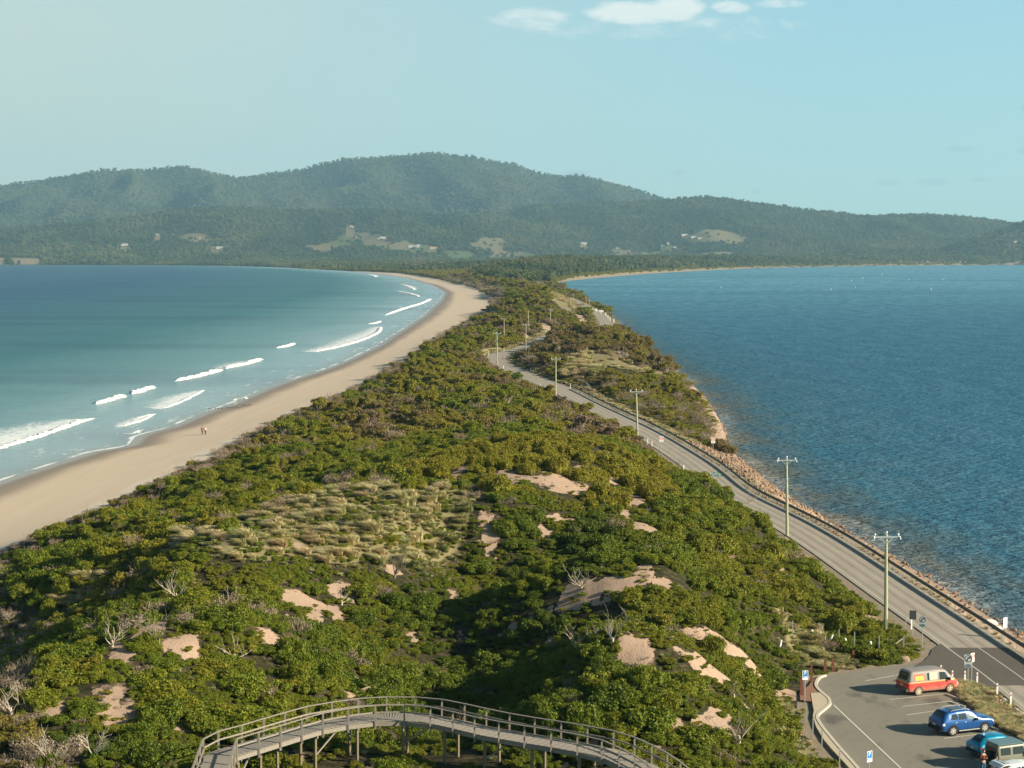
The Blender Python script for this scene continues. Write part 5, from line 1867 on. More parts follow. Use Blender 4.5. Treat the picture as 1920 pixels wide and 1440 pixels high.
for side, E in ((1, near_e), (-1, far_e)):
    PP = resample(E, 1.72)
    for i, p in enumerate(PP):
        if side < 0 and 646 < bearing(p) < 664: continue
        mb = MB()
        mb.box((0, 0, 0.27), (0.10, 0.10, 1.46))
        o = mb.build('post', M_timber, bw, loc=L3(p, DECKZ), rz=math.atan2(*(deck[min(len(deck) - 1, i)] * 0 + [0, 1])))
    step = 1
    for i in range(0, len(PP) - 1):
        a, b = PP[i], PP[i + 1]
        if side < 0 and (646 < bearing(a) < 664 or 646 < bearing(b) < 664): continue
        for nm, zz, wd_, ht_ in (('handrail', 1.02, 0.11, 0.045), ('mid_rail', 0.55, 0.045, 0.09), ('side_beam', -0.17, 0.05, 0.24)):
            mb = MB()
            dr_ = Vector((b[0] - a[0], b[1] - a[1], 0)).normalized()
            off = Vector((dr_.y, -dr_.x, 0)) * side * (-0.075 if nm == 'mid_rail' else 0.0)
            off = off if nm != 'side_beam' else Vector((dr_.y, -dr_.x, 0)) * side * (-0.077)
            mb.beam(Vector(L3(a, DECKZ + zz)) + off - dr_ * 0.0, Vector(L3(b, DECKZ + zz)) + off, wd_, ht_)
            mb.build(nm, M_timber, bw)
SP = resample(deck, 3.1)
for i, p in enumerate(SP[1:-1]):
    d = SP[i + 2] - SP[i]
    d = d / np.hypot(*d)
    n_x, n_y = d[1], -d[0]
    ends = []
    for s_ in (-0.7, 0.7):
        q_ = (p[0] + n_x * s_, p[1] + n_y * s_)
        gz = HTf(*q_) - 0.3
        mb = MB()
        mb.tube([L3(q_, gz), L3(q_, DECKZ - 0.30)], 0.10, 7)
        mb.build('support_post', M_round, bw)
        ends.append((q_, gz))
    mb = MB()
    mb.beam(L3((p[0] - n_x * .95, p[1] - n_y * .95), DECKZ - 0.34), L3((p[0] + n_x * .95, p[1] + n_y * .95), DECKZ - 0.34), 0.08, 0.16)
    mb.build('bearer', M_timber, bw)
    if ends[1][1] < DECKZ - 1.3 and i % 2 == 0:
        q2 = (ends[1][0][0] + d[0] * 1.5, ends[1][0][1] + d[1] * 1.5)
        mb = MB()
        mb.beam(L3(ends[1][0], DECKZ - 1.5), L3(q2, DECKZ - 0.4), 0.07, 0.09)
        mb.build('brace', M_timber, bw)


# ------------------------------------------------------------------ power poles
def pole(px, py, top, label, mat=M_pole, arm=2.5, second=True, lean=0.0, yaw=0.0, z=None):
    if z is None:
        X_, Y_, Z_ = T(px, py)
    else:
        X_, Y_ = G(px, py, z)
        Z_ = z
    h = (py - top) * Y_ / FPX / math.cos(TH) * 1.0
    h = min(max(h, 6), 14)
    r = empty('power_pole', (X_, Y_, Z_), yaw)
    tag(r, label, 'power pole', 'power poles along the road')
    mb = MB()
    mb.tube([(0, 0, -0.6), (lean * h * .5, 0, h * .5), (lean * h, 0, h)], [0.19, 0.165, 0.13], 10)
    mb.build('pole', mat, r, smooth=False)
    t_ = lean * h
    if arm:
        mb = MB()
        mb.box((t_, -0.17, h - 0.28), (arm, 0.10, 0.13))
        mb.build('crossarm', M_galv, r)
        mb = MB()
        for s_ in (-1, 1):
            mb.beam((t_ + s_ * 0.62, -0.2, h - 0.36), (t_ + s_ * 0.05, -0.2, h - 0.85), 0.035, 0.05)
        mb.build('arm_brace', M_galv, r)
        for s_ in (-1, 0, 1):
            mb = MB()
            bx0 = t_ + s_ * (arm / 2 - 0.12)
            zz = h - 0.2 if s_ else h
            mb.tube([(bx0, -0.17, zz - 0.02), (bx0, -0.17, zz + 0.10), (bx0, -0.17, zz + 0.12), (bx0, -0.17, zz + 0.2), (bx0, -0.17, zz + 0.27)], [0.025, 0.03, 0.11, 0.09, 0.03], 7)
            mb.build('insulator', M_porc, r)
            if s_ and second:
                mb = MB()
                bx1 = t_ + s_ * (arm / 2 - 0.02)
                mb.tube([(bx1, -0.12, h - 0.26), (bx1 + s_ * 0.05, 0.12, h - 0.3), (bx1 + s_ * 0.07, 0.3, h - 0.33)], [0.09, 0.05, 0.09], 7)
                mb.tube([(bx1, -0.25, h - 0.26), (bx1 + s_ * 0.04, -0.4, h - 0.36), (bx1 + s_ * 0.05, -0.52, h - 0.42)], [0.09, 0.05, 0.09], 7)
                mb.build('strain_insulator', M_porc, r)
    return r
POLES = [
    (1661, 1187, 997, 'tall greenish power pole nearest the camera by the road junction', M_pole, 2.45, True, -0.012, 4.6),
    (1476, 1003, 857, 'second power pole from the camera standing against the blue bay', M_pole, 2.4, True, -0.02, 4.6),
    (1196, 838, 731, 'power pole left of the speed sign pair where the road bends', M_pole, 2.4, False, -0.035, 4.6),
    (1042, 752, 671, 'power pole by the road opposite the start of the guardrail', M_pole, 2.3, False, 0.0, None),
    (933, 694, 624, 'green power pole with a stay wire on the inside of the sharp bend', M_pole, 2.5, False, -0.02, None),
    (986, 662, 608, 'pale power pole on the far side of the road after the sharp bend', M_polegrey, 2.3, False, 0.0, None),
    (945, 637, 597, 'brownish power pole in the scrub left of the sharp bend', M_polegrey, 2.3, False, 0.0, None),
    (992, 620, 582, 'leaning bare green pole in the scrub beyond the bend', M_pole, 0, False, -0.05, None),
    (1032, 608, 581, 'thin power pole in scrub at the foot of the far dune', M_polegrey, 1.8, False, 0.0, None),
    (1063, 593, 564, 'thin pole without crossarm under the sandy far dune face', M_polegrey, 0, False, -0.03, None),
    (1099, 583, 558, 'tall thin pole against the bay at the top of the far road', M_polegrey, 0.9, False, 0.0, None),
    (1105, 591, 563, 'thin pole right beside the far road edge', M_polegrey, 0.7, False, 0.0, None),
    (1075, 570, 556, 'short-looking pole top behind the far dune slope', M_polegrey, 0.9, False, 0.0, None),
    (927, 520, 508, 'farthest pale pole at the left end of the distant row', M_pole, 0, False, 0.0, None),
    (934, 522, 514, 'distant T-shaped pole second in the far row', M_polegrey, 2.6, False, 0.0, None),
    (943, 525, 516, 'distant T-shaped pole third in the far row', M_polegrey, 2.6, False, 0.0, None),
    (951, 530, 518, 'distant T-shaped pole fourth in the far row', M_polegrey, 2.6, False, 0.0, None),
    (961, 531, 520, 'distant T-shaped pole at the right end of the far row', M_polegrey, 2.6, False, 0.0, None),
    (982, 536, 520, 'distant yellowish pole alone before the spit forest', M_pole, 0, False, 0.0, None),
    (1006, 538, 527, 'small distant pole left of a pair near the inner bay shore', M_polegrey, 2.6, False, 0.0, None),
    (1010, 539, 527, 'small distant pole right of a pair near the inner bay shore', M_polegrey, 2.6, False, 0.0, None)]
poles = []
for px, py, top, lab, mat, arm, sec, lean, z_ in POLES:
    poles.append(pole(px, py, top, lab, mat, arm, sec, lean, 0.06, z_))
# stay wire of the pole on the bend
pb = poles[4]
mb = MB()
mb.tube([(-0.15, -0.1, 9.0), (-2.6, -0.6, -0.3)], 0.035, 5)
mb.build('stay_wire', M_galv, pb)


# ------------------------------------------------------------------ signs
def arc_pts(cx, cz, r, a0, a1, n=18):
    return [(cx + r * math.cos(a0 + (a1 - a0) * k / n), cz + r * math.sin(a0 + (a1 - a0) * k / n)) for k in range(n + 1)]


def flat_ring(mb, cx, cz, r0, r1, y, n=24):
    b = len(mb.v)
    for k in range(n):
        t_ = 2 * math.pi * k / n
        mb.v += [(cx + r0 * math.cos(t_), y, cz + r0 * math.sin(t_)), (cx + r1 * math.cos(t_), y, cz + r1 * math.sin(t_))]
    for k in range(n):
        a, c = b + 2 * k, b + 2 * ((k + 1) % n)
        mb.f.append((a, a + 1, c + 1, c))
        mb.m.append(0)


def sign(px, py, h, label, kind, wd, ht, z=ROADZ, yaw=0.0, name='road_sign'):
    X_, Y_ = G(px, py, z)
    r = empty(name, (X_, Y_, HTf(X_, Y_) if z == ROADZ else z), yaw)
    tag(r, label, 'sign')
    mb = MB()
    mb.tube([(0, 0.03, -0.3), (0, 0.03, h)], 0.032, 8)
    mb.build('post', M_galv, r)
    face = {'speed': M_white, 'turn': M_signgrey, 'parking': M_blue, 'back': M_signback, 'white': M_white, 'redwhite': M_white, 'chevron': M_white}[kind]
    mb = MB()
    mb.box((0, -0.02, h - ht / 2), (wd, 0.025, ht))
    mb.build('panel', face, r)
    y = -0.038
    cz = h - wd * 0.52
    if kind in ('speed', 'redwhite'):
        mb = MB()
        flat_ring(mb, 0, cz, wd * 0.33, wd * 0.46, y)
        mb.build('red_ring', M_red, r)
        text_obj('numerals', '50' if kind == 'speed' else '60', wd * 0.50, M_black, (0, y - 0.002, cz), (R(90), 0, 0), r)
        if ht > wd * 1.2:
            text_obj('lettering', 'AREA', wd * 0.20, M_black if kind == 'speed' else M_red, (0, y - 0.002, h - ht + wd * 0.16), (R(90), 0, 0), r)
    if kind == 'turn':
        mb = MB()
        flat_ring(mb, 0, cz, wd * 0.37, wd * 0.46, y)
        # curved arrow turning right, and the stroke through it
        P1 = arc_pts(0.10 * wd, cz - 0.02 * wd, 0.19 * wd, math.pi, math.pi / 2, 6)
        P1 = [(P1[0][0], cz - 0.27 * wd)] + P1 + [(0.16 * wd, cz + 0.17 * wd)]
        for (a, b), (c, d) in zip(P1[:-1], P1[1:]):
            mb.beam((a, y - 0.001, b), (c, y - 0.001, d), 0.004, wd * 0.085, up=(b - d, 0, c - a) if abs(c - a) + abs(b - d) > 0 else (0, 0, 1))
        mb.add([(0.12 * wd, y - 0.002, cz + 0.29 * wd), (0.12 * wd, y - 0.002, cz + 0.03 * wd), (0.33 * wd, y - 0.002, cz + 0.16 * wd)], [(0, 1, 2)])
        mb.beam((-0.28 * wd, y - 0.003, cz - 0.28 * wd), (0.28 * wd, y - 0.003, cz + 0.28 * wd), 0.004, wd * 0.07, up=(-1, 0, 1))
        mb.build('no_turn_symbol', M_black, r)
        mb = MB()
        mb.box((0, y, h - ht + wd * 0.24), (wd * 0.86, 0.004, wd * 0.40))
        mb.build('plate', M_plate, r)
        for k in range(3):
            mb = MB()
            mb.box((0, y - 0.004, h - ht + wd * (0.36 - 0.12 * k)), (wd * (0.38, 0.62, 0.72)[k], 0.004, wd * 0.055))
            mb.build('text_line', M_black, r)
    if kind == 'parking':
        mb = MB()
        for s_ in (-1, 1):
            mb.box((s_ * wd * 0.46, y, h - ht / 2), (wd * 0.06, 0.004, ht * 0.98))
        mb.box((0, y, h - 0.02), (wd, 0.004, 0.035))
        mb.build('white_border', M_white, r)
        text_obj('letter', 'P', wd * 0.80, M_white, (0, y - 0.002, h - wd * 0.42), (R(90), 0, 0), r)
        mb = MB()
        mb.box((0, y, h - ht * 0.68), (wd * 0.6, 0.005, ht * 0.06))
        mb.box((0, y, h - ht * 0.88), (wd * 0.84, 0.005, ht * 0.22))
        mb.build('white_panel', M_white, r)
    if kind == 'white':
        mb = MB()
        mb.box((0.0, y, h - ht / 2), (0.03, 0.004, ht * 0.85))
        mb.build('dark_bar', M_signback, r)
    return r

sign(1240, 852, 3.3, 'white 50 speed sign with red ring on the left verge of the road', 'speed', 0.72, 1.0, yaw=R(4))
sign(1337, 851, 3.1, 'white 50 speed sign with red ring between the guardrail and dark shoreline bushes', 'speed', 0.72, 1.0, yaw=R(4))
sign(1884, 1196, 2.5, 'narrow white sign standing right of the guardrail above the bay', 'white', 0.45, 1.0, yaw=R(25))
sign(1711, 1193, 2.5, 'dark sign seen from behind on the grass by the junction', 'back', 0.62, 0.85, yaw=R(-15))
sign(1729, 1210, 2.75, 'no right turn sign on the grassy junction island beside the dark sign back', 'turn', 0.60, 0.98, yaw=R(-12))
sign(1814.5, 1288, 2.75, 'no right turn sign in the garden bed nearest the parked van', 'turn', 0.64, 1.05, yaw=R(-8))
sign(1822, 1287, 2.85, 'small white and red sign just behind the no turn sign in the garden bed', 'redwhite', 0.5, 0.75, yaw=R(40))
sign(1509, 1316, 2.6, 'blue parking sign by the red bark bed at the car park corner', 'parking', 0.5, 0.75, yaw=R(14))
sign(1629, 1478, 2.6, 'blue parking sign half visible at the bottom edge of the car park', 'parking', 0.5, 0.75, yaw=R(35))
sign(1117, 590, 3.5, 'tiny white sign at the far top of the road by the bay', 'white', 0.9, 0.9, yaw=0)
sign(1127.5, 592, 3.3, 'wide white sign at the far road bend beside the tiny sign', 'white', 2.6, 0.9, yaw=0)
sign(955.5, 531, 4.5, 'small white sign among the distant poles on the spit', 'white', 2.0, 1.8, yaw=0)


# ------------------------------------------------------------------ guide posts and bollards
def guide_post(px, py, label, h=1.0, wd=0.11, red=True, group='white guide posts along the road', z=ROADZ, lean=0.0, name='guide_post', cat='guide post'):
    X_, Y_ = G(px, py, z)
    r = empty(name, (X_, Y_, HTf(X_, Y_)), 0.1)
    r.rotation_euler = (0, lean, 0.1)
    tag(r, label, cat, group)
    mb = MB()
    mb.box((0, 0, h / 2 - 0.1), (wd, 0.05, h + 0.2))
    mb.box((0, 0, h + 0.02), (wd * 0.7, 0.05, 0.05))
    mb.build('post', M_white, r)
    if red:
        mb = MB()
        mb.box((0, -0.03, h - 0.16), (wd * 0.7, 0.012, 0.12))
        mb.build('reflector', M_red, r)
    return r
for px, py, lab, h in [(1764, 1272, 'white post directly beyond the nose of the red van', 1.15), (1785.5, 1279, 'thin white post on a low base between van and garden bed', 1.0), (1809, 1282, 'white post left of the no turn sign in the garden bed', 1.1),
                       (1832, 1285, 'white post right of the red and white sign', 1.1), (1869.5, 1307, 'white post at the road edge of the garden bed, upper one', 1.15), (1895, 1326, 'white post at the road edge of the garden bed, lowest one', 1.2),
                       (1709, 1179, 'white post in front of the dark sign back at the junction', 1.2)]:
    guide_post(px, py, lab, h, 0.13, group='white bollards round the junction', name='bollard', cat='bollard')
for px, py, lab in [(1214.5, 832, 'guide post left of the speed sign, upper of a pair'), (1222.5, 837, 'guide post left of the speed sign, lower of a pair'), (1282, 883, 'guide post above the green road patch'), (1302, 895, 'guide post at the near corner of the green road patch'),
                    (1013, 727, 'guide post on the left verge after the sharp bend'), (1062, 769, 'guide post by the pole opposite the guardrail start'), (1069.5, 728, 'guide post at the start of the guardrail'), (944, 692, 'guide post beside the base of the bend pole'),
                    (925.5, 688, 'guide post on the outside of the bend left of the pole'), (916.5, 666, 'guide post at the outer bend, right of a leaning one'), (909, 669, 'leaning guide post at the outer bend'), (897, 669.5, 'guide post in scrub left of the leaning one'),
                    (882, 672, 'leftmost guide post in the scrub by the bend'), (945, 658, 'guide post on the far verge after the bend'), (979, 646, 'guide post further up the far verge'), (995, 696, 'guide post inside the bend on the right verge'),
                    (1024, 624, 'guide post near the hidden stretch of road'), (1110.5, 615, 'guide post by sand below the far road'), (1110, 583, 'first white post along the far road'), (1119, 585, 'second white post along the far road'), (1127, 588, 'third white post along the far road'),
                    (1136, 592, 'fourth white post along the far road'), (1140, 597, 'fifth white post along the far road'), (1144, 601, 'sixth white post along the far road'), (1151, 605, 'large white post at the far road bend over the bay')]:
    guide_post(px, py, lab, 1.05 if py > 610 else 1.9, 0.13 if py > 700 else 0.17 if py > 610 else 0.42, red=False)

# wheel stops
for k, (a, b, lab) in enumerate([((1768.5, 1279.5), (1779, 1281.5), 'concrete kerb stub beyond the red van'), ((1768, 1292), (1785, 1297.5), 'wheel stop in front of the red van'), ((1774, 1303), (1798, 1312), 'wheel stop of the empty bay beside the van'),
                                 ((1781, 1318), (1810, 1327), 'wheel stop of the second empty bay'), ((1816, 1340), (1850, 1353), 'wheel stop at the nose of the royal blue car'), ((1843, 1360), (1872, 1370), 'wheel stop below the royal blue car nose')]):
    p, q_ = G(*a, ROADZ), G(*b, ROADZ)
    r = empty('wheel_stop', ((p[0] + q_[0]) / 2, (p[1] + q_[1]) / 2, ROADZ))
    tag(r, lab, 'wheel stop', 'concrete wheel stops in the car park')
    v = Vector((q_[0] - p[0], q_[1] - p[1], 0)) / 2
    if v.length > 1.1: v = v.normalized() * 1.1
    mb = MB()
    mb.beam(-v + Vector((0, 0, 0.03)), v + Vector((0, 0, 0.03)), 0.20, 0.10)
    mb.beam(-v * 0.98 + Vector((0, 0, 0.10)), v * 0.98 + Vector((0, 0, 0.10)), 0.13, 0.06)
    mb.build('block', M_kerb, r)
# kerb stones along the road side of the bed
for a, b in [((1846, 1292), (1862, 1301)), ((1882, 1312), (1893, 1322)), ((1905, 1331), (1930, 1348))]:
    p, q_ = G(*a, ROADZ), G(*b, ROADZ)
    mb = MB()
    mb.beam((p[0], p[1], ROADZ + 0.05), (q_[0], q_[1], ROADZ + 0.05), 0.22, 0.2)
    mb.build('kerb_stone', M_kerb)['kind'] = 'structure'

# ------------------------------------------------------------------ guardrail
gy0 = G(1925, 1216, 5.2)[1] - 45
gy1 = G(1080, 725, 5.2)[1]
gr = offpath(resample(road_c, 1.0), 3.4)
gr = gr[(gr[:, 1] > gy0) & (gr[:, 1] < gy1)]
gr = resample(gr, 2.0)
rail = empty('guardrail', (float(gr[0][0]), float(gr[0][1]), ROADZ))
tag(rail, 'long grey steel guardrail between the road and the bay', 'guardrail')
prof = [(-0.01, 0.42), (-0.055, 0.48), (-0.055, 0.55), (0.015, 0.61), (-0.055, 0.68), (-0.055, 0.75), (-0.01, 0.82)]
tt = np.gradient(gr, axis=0)
tt /= np.hypot(tt[:, 0], tt[:, 1])[:, None]
chunk = 6
for c0 in range(0, len(gr) - 1, chunk):
    sel = slice(c0, min(len(gr), c0 + chunk + 1))
    g_ = gr[sel]
    tg = tt[sel]
    V, F = [], []
    for i in range(len(g_)):
        for o_, z_ in prof:
            V.append((g_[i, 0] + tg[i, 1] * o_ - gr[0][0], g_[i, 1] - tg[i, 0] * o_ - gr[0][1], z_))
        for o_, z_ in prof[::-1]:
            o2 = o_ + 0.012
            V.append((g_[i, 0] + tg[i, 1] * o2 - gr[0][0], g_[i, 1] - tg[i, 0] * o2 - gr[0][1], z_))
    k = 2 * len(prof)
    for i in range(len(g_) - 1):
        for j in range(k):
            F.append((i * k + j, (i + 1) * k + j, (i + 1) * k + (j + 1) % k, i * k + (j + 1) % k))
    me = bpy.data.meshes.new('rail_panel')
    me.from_pydata(V, [], F)
    me.polygons.foreach_set('use_smooth', [True] * len(F))
    link_mesh('rail_panel', me, M_galvd, rail)
mb = MB()
mb.box((0.10, 0, 0.28), (0.11, 0.09, 0.86))
pme = mb.mesh('rail_post')
pme.materials.append(M_galv)
for i in range(0, len(gr)):
    link = bpy.data.objects.new('post', pme)
    COL.objects.link(link)
    link.parent = rail
    link.location = (gr[i][0] - gr[0][0], gr[i][1] - gr[0][1], 0)
mb = MB()
mb.box((0.05, 0, 0.90), (0.12, 0.03, 0.18))
dme = mb.mesh('delineator')
dme.materials.append(M_white)
for i in range(6, len(gr), 8):
    link = bpy.data.objects.new('delineator', dme)
    COL.objects.link(link)
    link.parent = rail
    link.location = (gr[i][0] - gr[0][0], gr[i][1] - gr[0][1], 0)
mb = MB()
mb.box((-0.02, 0.2, 0.55), (0.08, 0.5, 0.42))
mb.build('end_terminal', M_red, rail, loc=(gr[-1][0] - gr[0][0], gr[-1][1] - gr[0][1], 0))

# small timber barrier by the start of the guardrail
def rail_fence(pts, h, label, name, mat, wd=0.12, rails=2, step=1.6, z=None, cat='fence'):
    P_ = np.array([T(a, b)[:2] for a, b in pts]) if z is None else np.array([G(a, b, z) for a, b in pts])
    P_ = resample(P_, step)
    z0 = HTf(*P_[0])
    r = empty(name, (P_[0][0], P_[0][1], z0))
    tag(r, label, cat)
    loc = [Vector((p[0] - P_[0][0], p[1] - P_[0][1], HTf(*p) - z0)) for p in P_]
    for v in loc:
        mb = MB()
        mb.box((0, 0, h / 2 - 0.1), (wd, wd, h + 0.2))
        mb.build('post', mat, r, loc=v)
    for k in range(rails):
        for a, b in zip(loc[:-1], loc[1:]):
            mb = MB()
            zz = h * (0.92 - 0.45 * k)
            mb.beam(a + Vector((0, -wd * .6, zz)), b + Vector((0, -wd * .6, zz)), 0.05, wd * 0.9)
            mb.build('rail', mat, r)
    return r
rail_fence([(1084, 716), (1098, 722), (1108, 733)], 1.1, 'short pale timber barrier beside the start of the guardrail', 'timber_barrier', M_polegrey, wd=0.08)

# ------------------------------------------------------------------ posts, tree guards, brace and rust steel by the car park
for k, (px, py, h, lab) in enumerate([(1486, 1196, 1.5, 'thin metal stake highest on the bank above the car park'), (1537, 1202, 1.5, 'thin pale stake between white tree guards'), (1573, 1208, 1.3, 'thin stake beside the middle tree guard'), (1602, 1219, 1.6, 'pale stake above the small red plate'),
                                      (1648, 1227, 1.6, 'pale stake left of the timber brace'), (1524, 1385, 1.5, 'stake on the bank beside the lower footpath'), (1511, 1353, 1.4, 'stake behind the bushy plant by the footpath'), (1541, 1405, 1.4, 'lower stake beside the footpath kerb'),
                                      (1574, 1440, 1.4, 'stake at the bottom edge beside the footpath'), (1698, 1180, 1.6, 'stake by the rail at the junction verge'), (1469, 1285, 1.2, 'stake at the edge of bare sand above the footpath')]):
    X_, Y_, Z_ = T(px, py)
    mb = MB()
    mb.box((0, 0, h / 2 - 0.1), (0.07, 0.07, h + 0.2))
    o = mb.build('fence_stake', M_galv, loc=(X_, Y_, Z_))
    tag(o, lab, 'stake', 'stakes on the bank above the car park')
for k, (px, py, ln, lab) in enumerate([(1526, 1193, 0.3, 'white tree guard highest on the bank'), (1541, 1198, 0.25, 'white tree guard right of the highest one'), (1556, 1203, -0.4, 'white tree guard leaning right in the middle of the row'),
                                       (1588.5, 1209, 0.35, 'white tree guard fourth in the row'), (1634, 1216, 0.2, 'small pale tree guard left of the timber brace'), (1462, 1213, -0.2, 'white tree guard near the sandy slope at left')]):
    X_, Y_, Z_ = T(px, py)
    mb = MB()
    mb.tube([(0, 0, -0.1), (0, 0, 0.62)], 0.10, 8)
    o = mb.build('tree_guard', M_white, loc=(X_, Y_, Z_))
    o.rotation_euler = (0, -ln, 0)
    tag(o, lab, 'tree guard', 'tree guards on the bank')
X_, Y_, Z_ = T(1694, 1216)
r = empty('strainer_post', (X_, Y_, Z_))
tag(r, 'pale timber fence post with diagonal brace on the grassy corner', 'fence post')
mb = MB(); mb.box((0, 0, 0.5), (0.14, 0.14, 1.3)); mb.build('post', M_timber, r)
mb = MB(); mb.beam((-0.05, 0, 0.95), (-1.35, -0.5, 0.15), 0.09, 0.09); mb.build('brace', M_polegrey, r)
for px, py, wd, ht, lab in [(1521, 1284, 0.22, 1.7, 'narrow rusted steel post left of the hanging red-brown plants'), (1547, 1262, 0.30, 1.2, 'rusted steel panel under hanging plants, left one'), (1562, 1259, 0.34, 1.0, 'rusted steel panel under hanging plants, right one'),
                            (1503, 1308, 0.36, 1.6, 'tapered rusted steel fin behind the blue parking sign'), (1600, 1236, 0.30, 0.75, 'small rust red plate in the hedge above the car park')]:
    X_, Y_, Z_ = T(px, py)
    mb = MB()
    mb.add([(-wd / 2, -0.04, -0.2), (wd / 2, -0.04, -0.2), (wd * .3, -0.04, ht), (-wd * .3, -0.04, ht), (-wd / 2, 0.04, -0.2), (wd / 2, 0.04, -0.2), (wd * .3, 0.04, ht), (-wd * .3, 0.04, ht)],
           [(0, 1, 2, 3), (5, 4, 7, 6), (1, 5, 6, 2), (4, 0, 3, 7), (3, 2, 6, 7), (0, 4, 5, 1)])
    o = mb.build('rusted_panel', M_rust, loc=(X_, Y_, Z_))
    tag(o, lab, 'steel panel', 'rusted steel pieces by the car park')

# ------------------------------------------------------------------ vehicles
def lerp(a, b, t_): return a + (b - a) * t_


class Car:
    def __init__(s, stations, name, label, paint, wheel_r, wb, rear_off, group='cars parked in the lot', glass=M_glass):
        # stations: x, zb, zbelt, zroof, half width, half roof width
        st = np.array(stations, float)
        s.st = st
        s.L = st[-1, 0]
        s.root = empty(name, (0, 0, 0))
        tag(s.root, label, 'van' if name == 'camper_van' else 'car', group)
        s.paint, s.wr, s.wb, s.ro, s.glass = paint, wheel_r, wb, rear_off, glass
        xs = np.unique(np.concatenate([np.linspace(0, s.L, 34), st[:, 0]]))
        V = []
        for x_ in xs:
            h = s.ring(x_)
            V.append([(x_, y_, z_) for y_, z_ in h] + [(x_, -y_, z_) for y_, z_ in h[::-1][1:-1]])
        k = len(V[0])
        vs = [p for r_ in V for p in r_]
        fs = []
        for i in range(len(V) - 1):
            for j in range(k):
                fs.append((i * k + j, i * k + (j + 1) % k, (i + 1) * k + (j + 1) % k, (i + 1) * k + j))
        fs.append(tuple(range(k))[::-1])
        fs.append(tuple((len(V) - 1) * k + j for j in range(k)))
        me = bpy.data.meshes.new('body')
        me.from_pydata(vs, [], fs)
        me.polygons.foreach_set('use_smooth', [True] * len(fs))
        me.update()
        s.body = link_mesh('body', me, paint, s.root)
        bm = bmesh.new(); bm.from_mesh(me)
        bmesh.ops.recalc_face_normals(bm, faces=bm.faces[:])
        bm.to_mesh(me); bm.free()

    def par(s, x_):
        return [np.interp(x_, s.st[:, 0], s.st[:, i]) for i in range(1, 6)]

    def ring(s, x_):
        zb, zw, zr, hw, hr = s.par(x_)
        zw = min(zw, zr - 0.02)
        up = zr - zw
        return [(0, zb), (hw - 0.14, zb), (hw - 0.05, zb + 0.07), (hw, lerp(zb, zw, 0.40)), (hw, lerp(zb, zw, 0.75)), (hw - 0.03, zw), (lerp(hw - 0.05, hr, 0.5), lerp(zw, zr, 0.5)),
                (hr, zr - 0.13 * min(1, up / 0.4)), (hr - 0.05, zr - 0.05 * min(1, up / 0.4)), (hr - 0.18, zr - 0.01), (hr * 0.4, zr + 0.012), (0, zr + 0.015)]

    def side(s, x_, v, sgn, off=0.012):
        """point on the flank, v 0 at belt .. 1 at the roof edge"""
        r_ = s.ring(x_)
        a, b, c = r_[5], r_[6], r_[7]
        if v < 0.5: y_, z_ = lerp(a[0], b[0], v * 2), lerp(a[1], b[1], v * 2)
        else: y_, z_ = lerp(b[0], c[0], v * 2 - 1), lerp(b[1], c[1], v * 2 - 1)
        return (x_, sgn * (y_ + off), z_ + off * 0.3)

    def low(s, x_, v, sgn, off=0.012):
        """point on the door panel, v 0 sill .. 1 belt"""
        r_ = s.ring(x_)
        pts = [r_[2], r_[3], r_[4], r_[5]]
        zz = lerp(r_[2][1], r_[5][1], v)
        return (x_, sgn * (np.interp(zz, [p[1] for p in pts], [p[0] for p in pts]) + off), zz)

    def top(s, x_, w_, off=0.012, drop=0.0):
        r_ = s.ring(x_)
        hr = s.par(x_)[4]
        yy = w_ * (hr - 0.12)
        zz = r_[-1][1] - 0.02 * abs(w_) - drop
        return (x_, yy, zz + off)

    def win(s, x0, x1, v0, v1, name='side_window', x0t=None, x1t=None, mat=None, n=5):
        x0t = x0 if x0t is None else x0t
        x1t = x1 if x1t is None else x1t
        for sg in (-1, 1):
            vs, fs = [], []
            for i in range(n + 1):
                for j in range(3):
                    v = lerp(v0, v1, j / 2)
                    xx = lerp(lerp(x0, x0t, j / 2), lerp(x1, x1t, j / 2), i / n)
                    vs.append(s.side(xx, v, sg))
            for i in range(n):
                for j in range(2):
                    a = i * 3 + j
                    fs.append((a, a + 3, a + 4, a + 1) if sg < 0 else (a, a + 1, a + 4, a + 3))
            mb = MB(); mb.add(vs, fs)
            mb.build(name, mat or s.glass, s.root)

    def panel_low(s, x0, x1, v0, v1, mat, name, sides=(-1, 1), n=8, off=0.008):
        for sg in sides:
            vs, fs = [], []
            for i in range(n + 1):
                for j in range(3):
                    vs.append(s.low(lerp(x0, x1, i / n), lerp(v0, v1, j / 2), sg, off))
            for i in range(n):
                for j in range(2):
                    a = i * 3 + j
                    fs.append((a, a + 3, a + 4, a + 1) if sg < 0 else (a, a + 1, a + 4, a + 3))
            mb = MB(); mb.add(vs, fs); mb.build(name, mat, s.root)

    def topglass(s, x0, x1, name, wd=0.95, mat=None):
        vs, fs = [], []
        for i in range(5):
            xx = lerp(x0, x1, i / 4)
            for w_ in (-wd, -0.3, 0.3, wd):
                vs.append(s.top(xx, w_, 0.014))
        for i in range(4):
            for j in range(3):
                a = i * 4 + j
                fs.append((a, a + 4, a + 5, a + 1))
        mb = MB(); mb.add(vs, fs); mb.build(name, mat or s.glass, s.root)

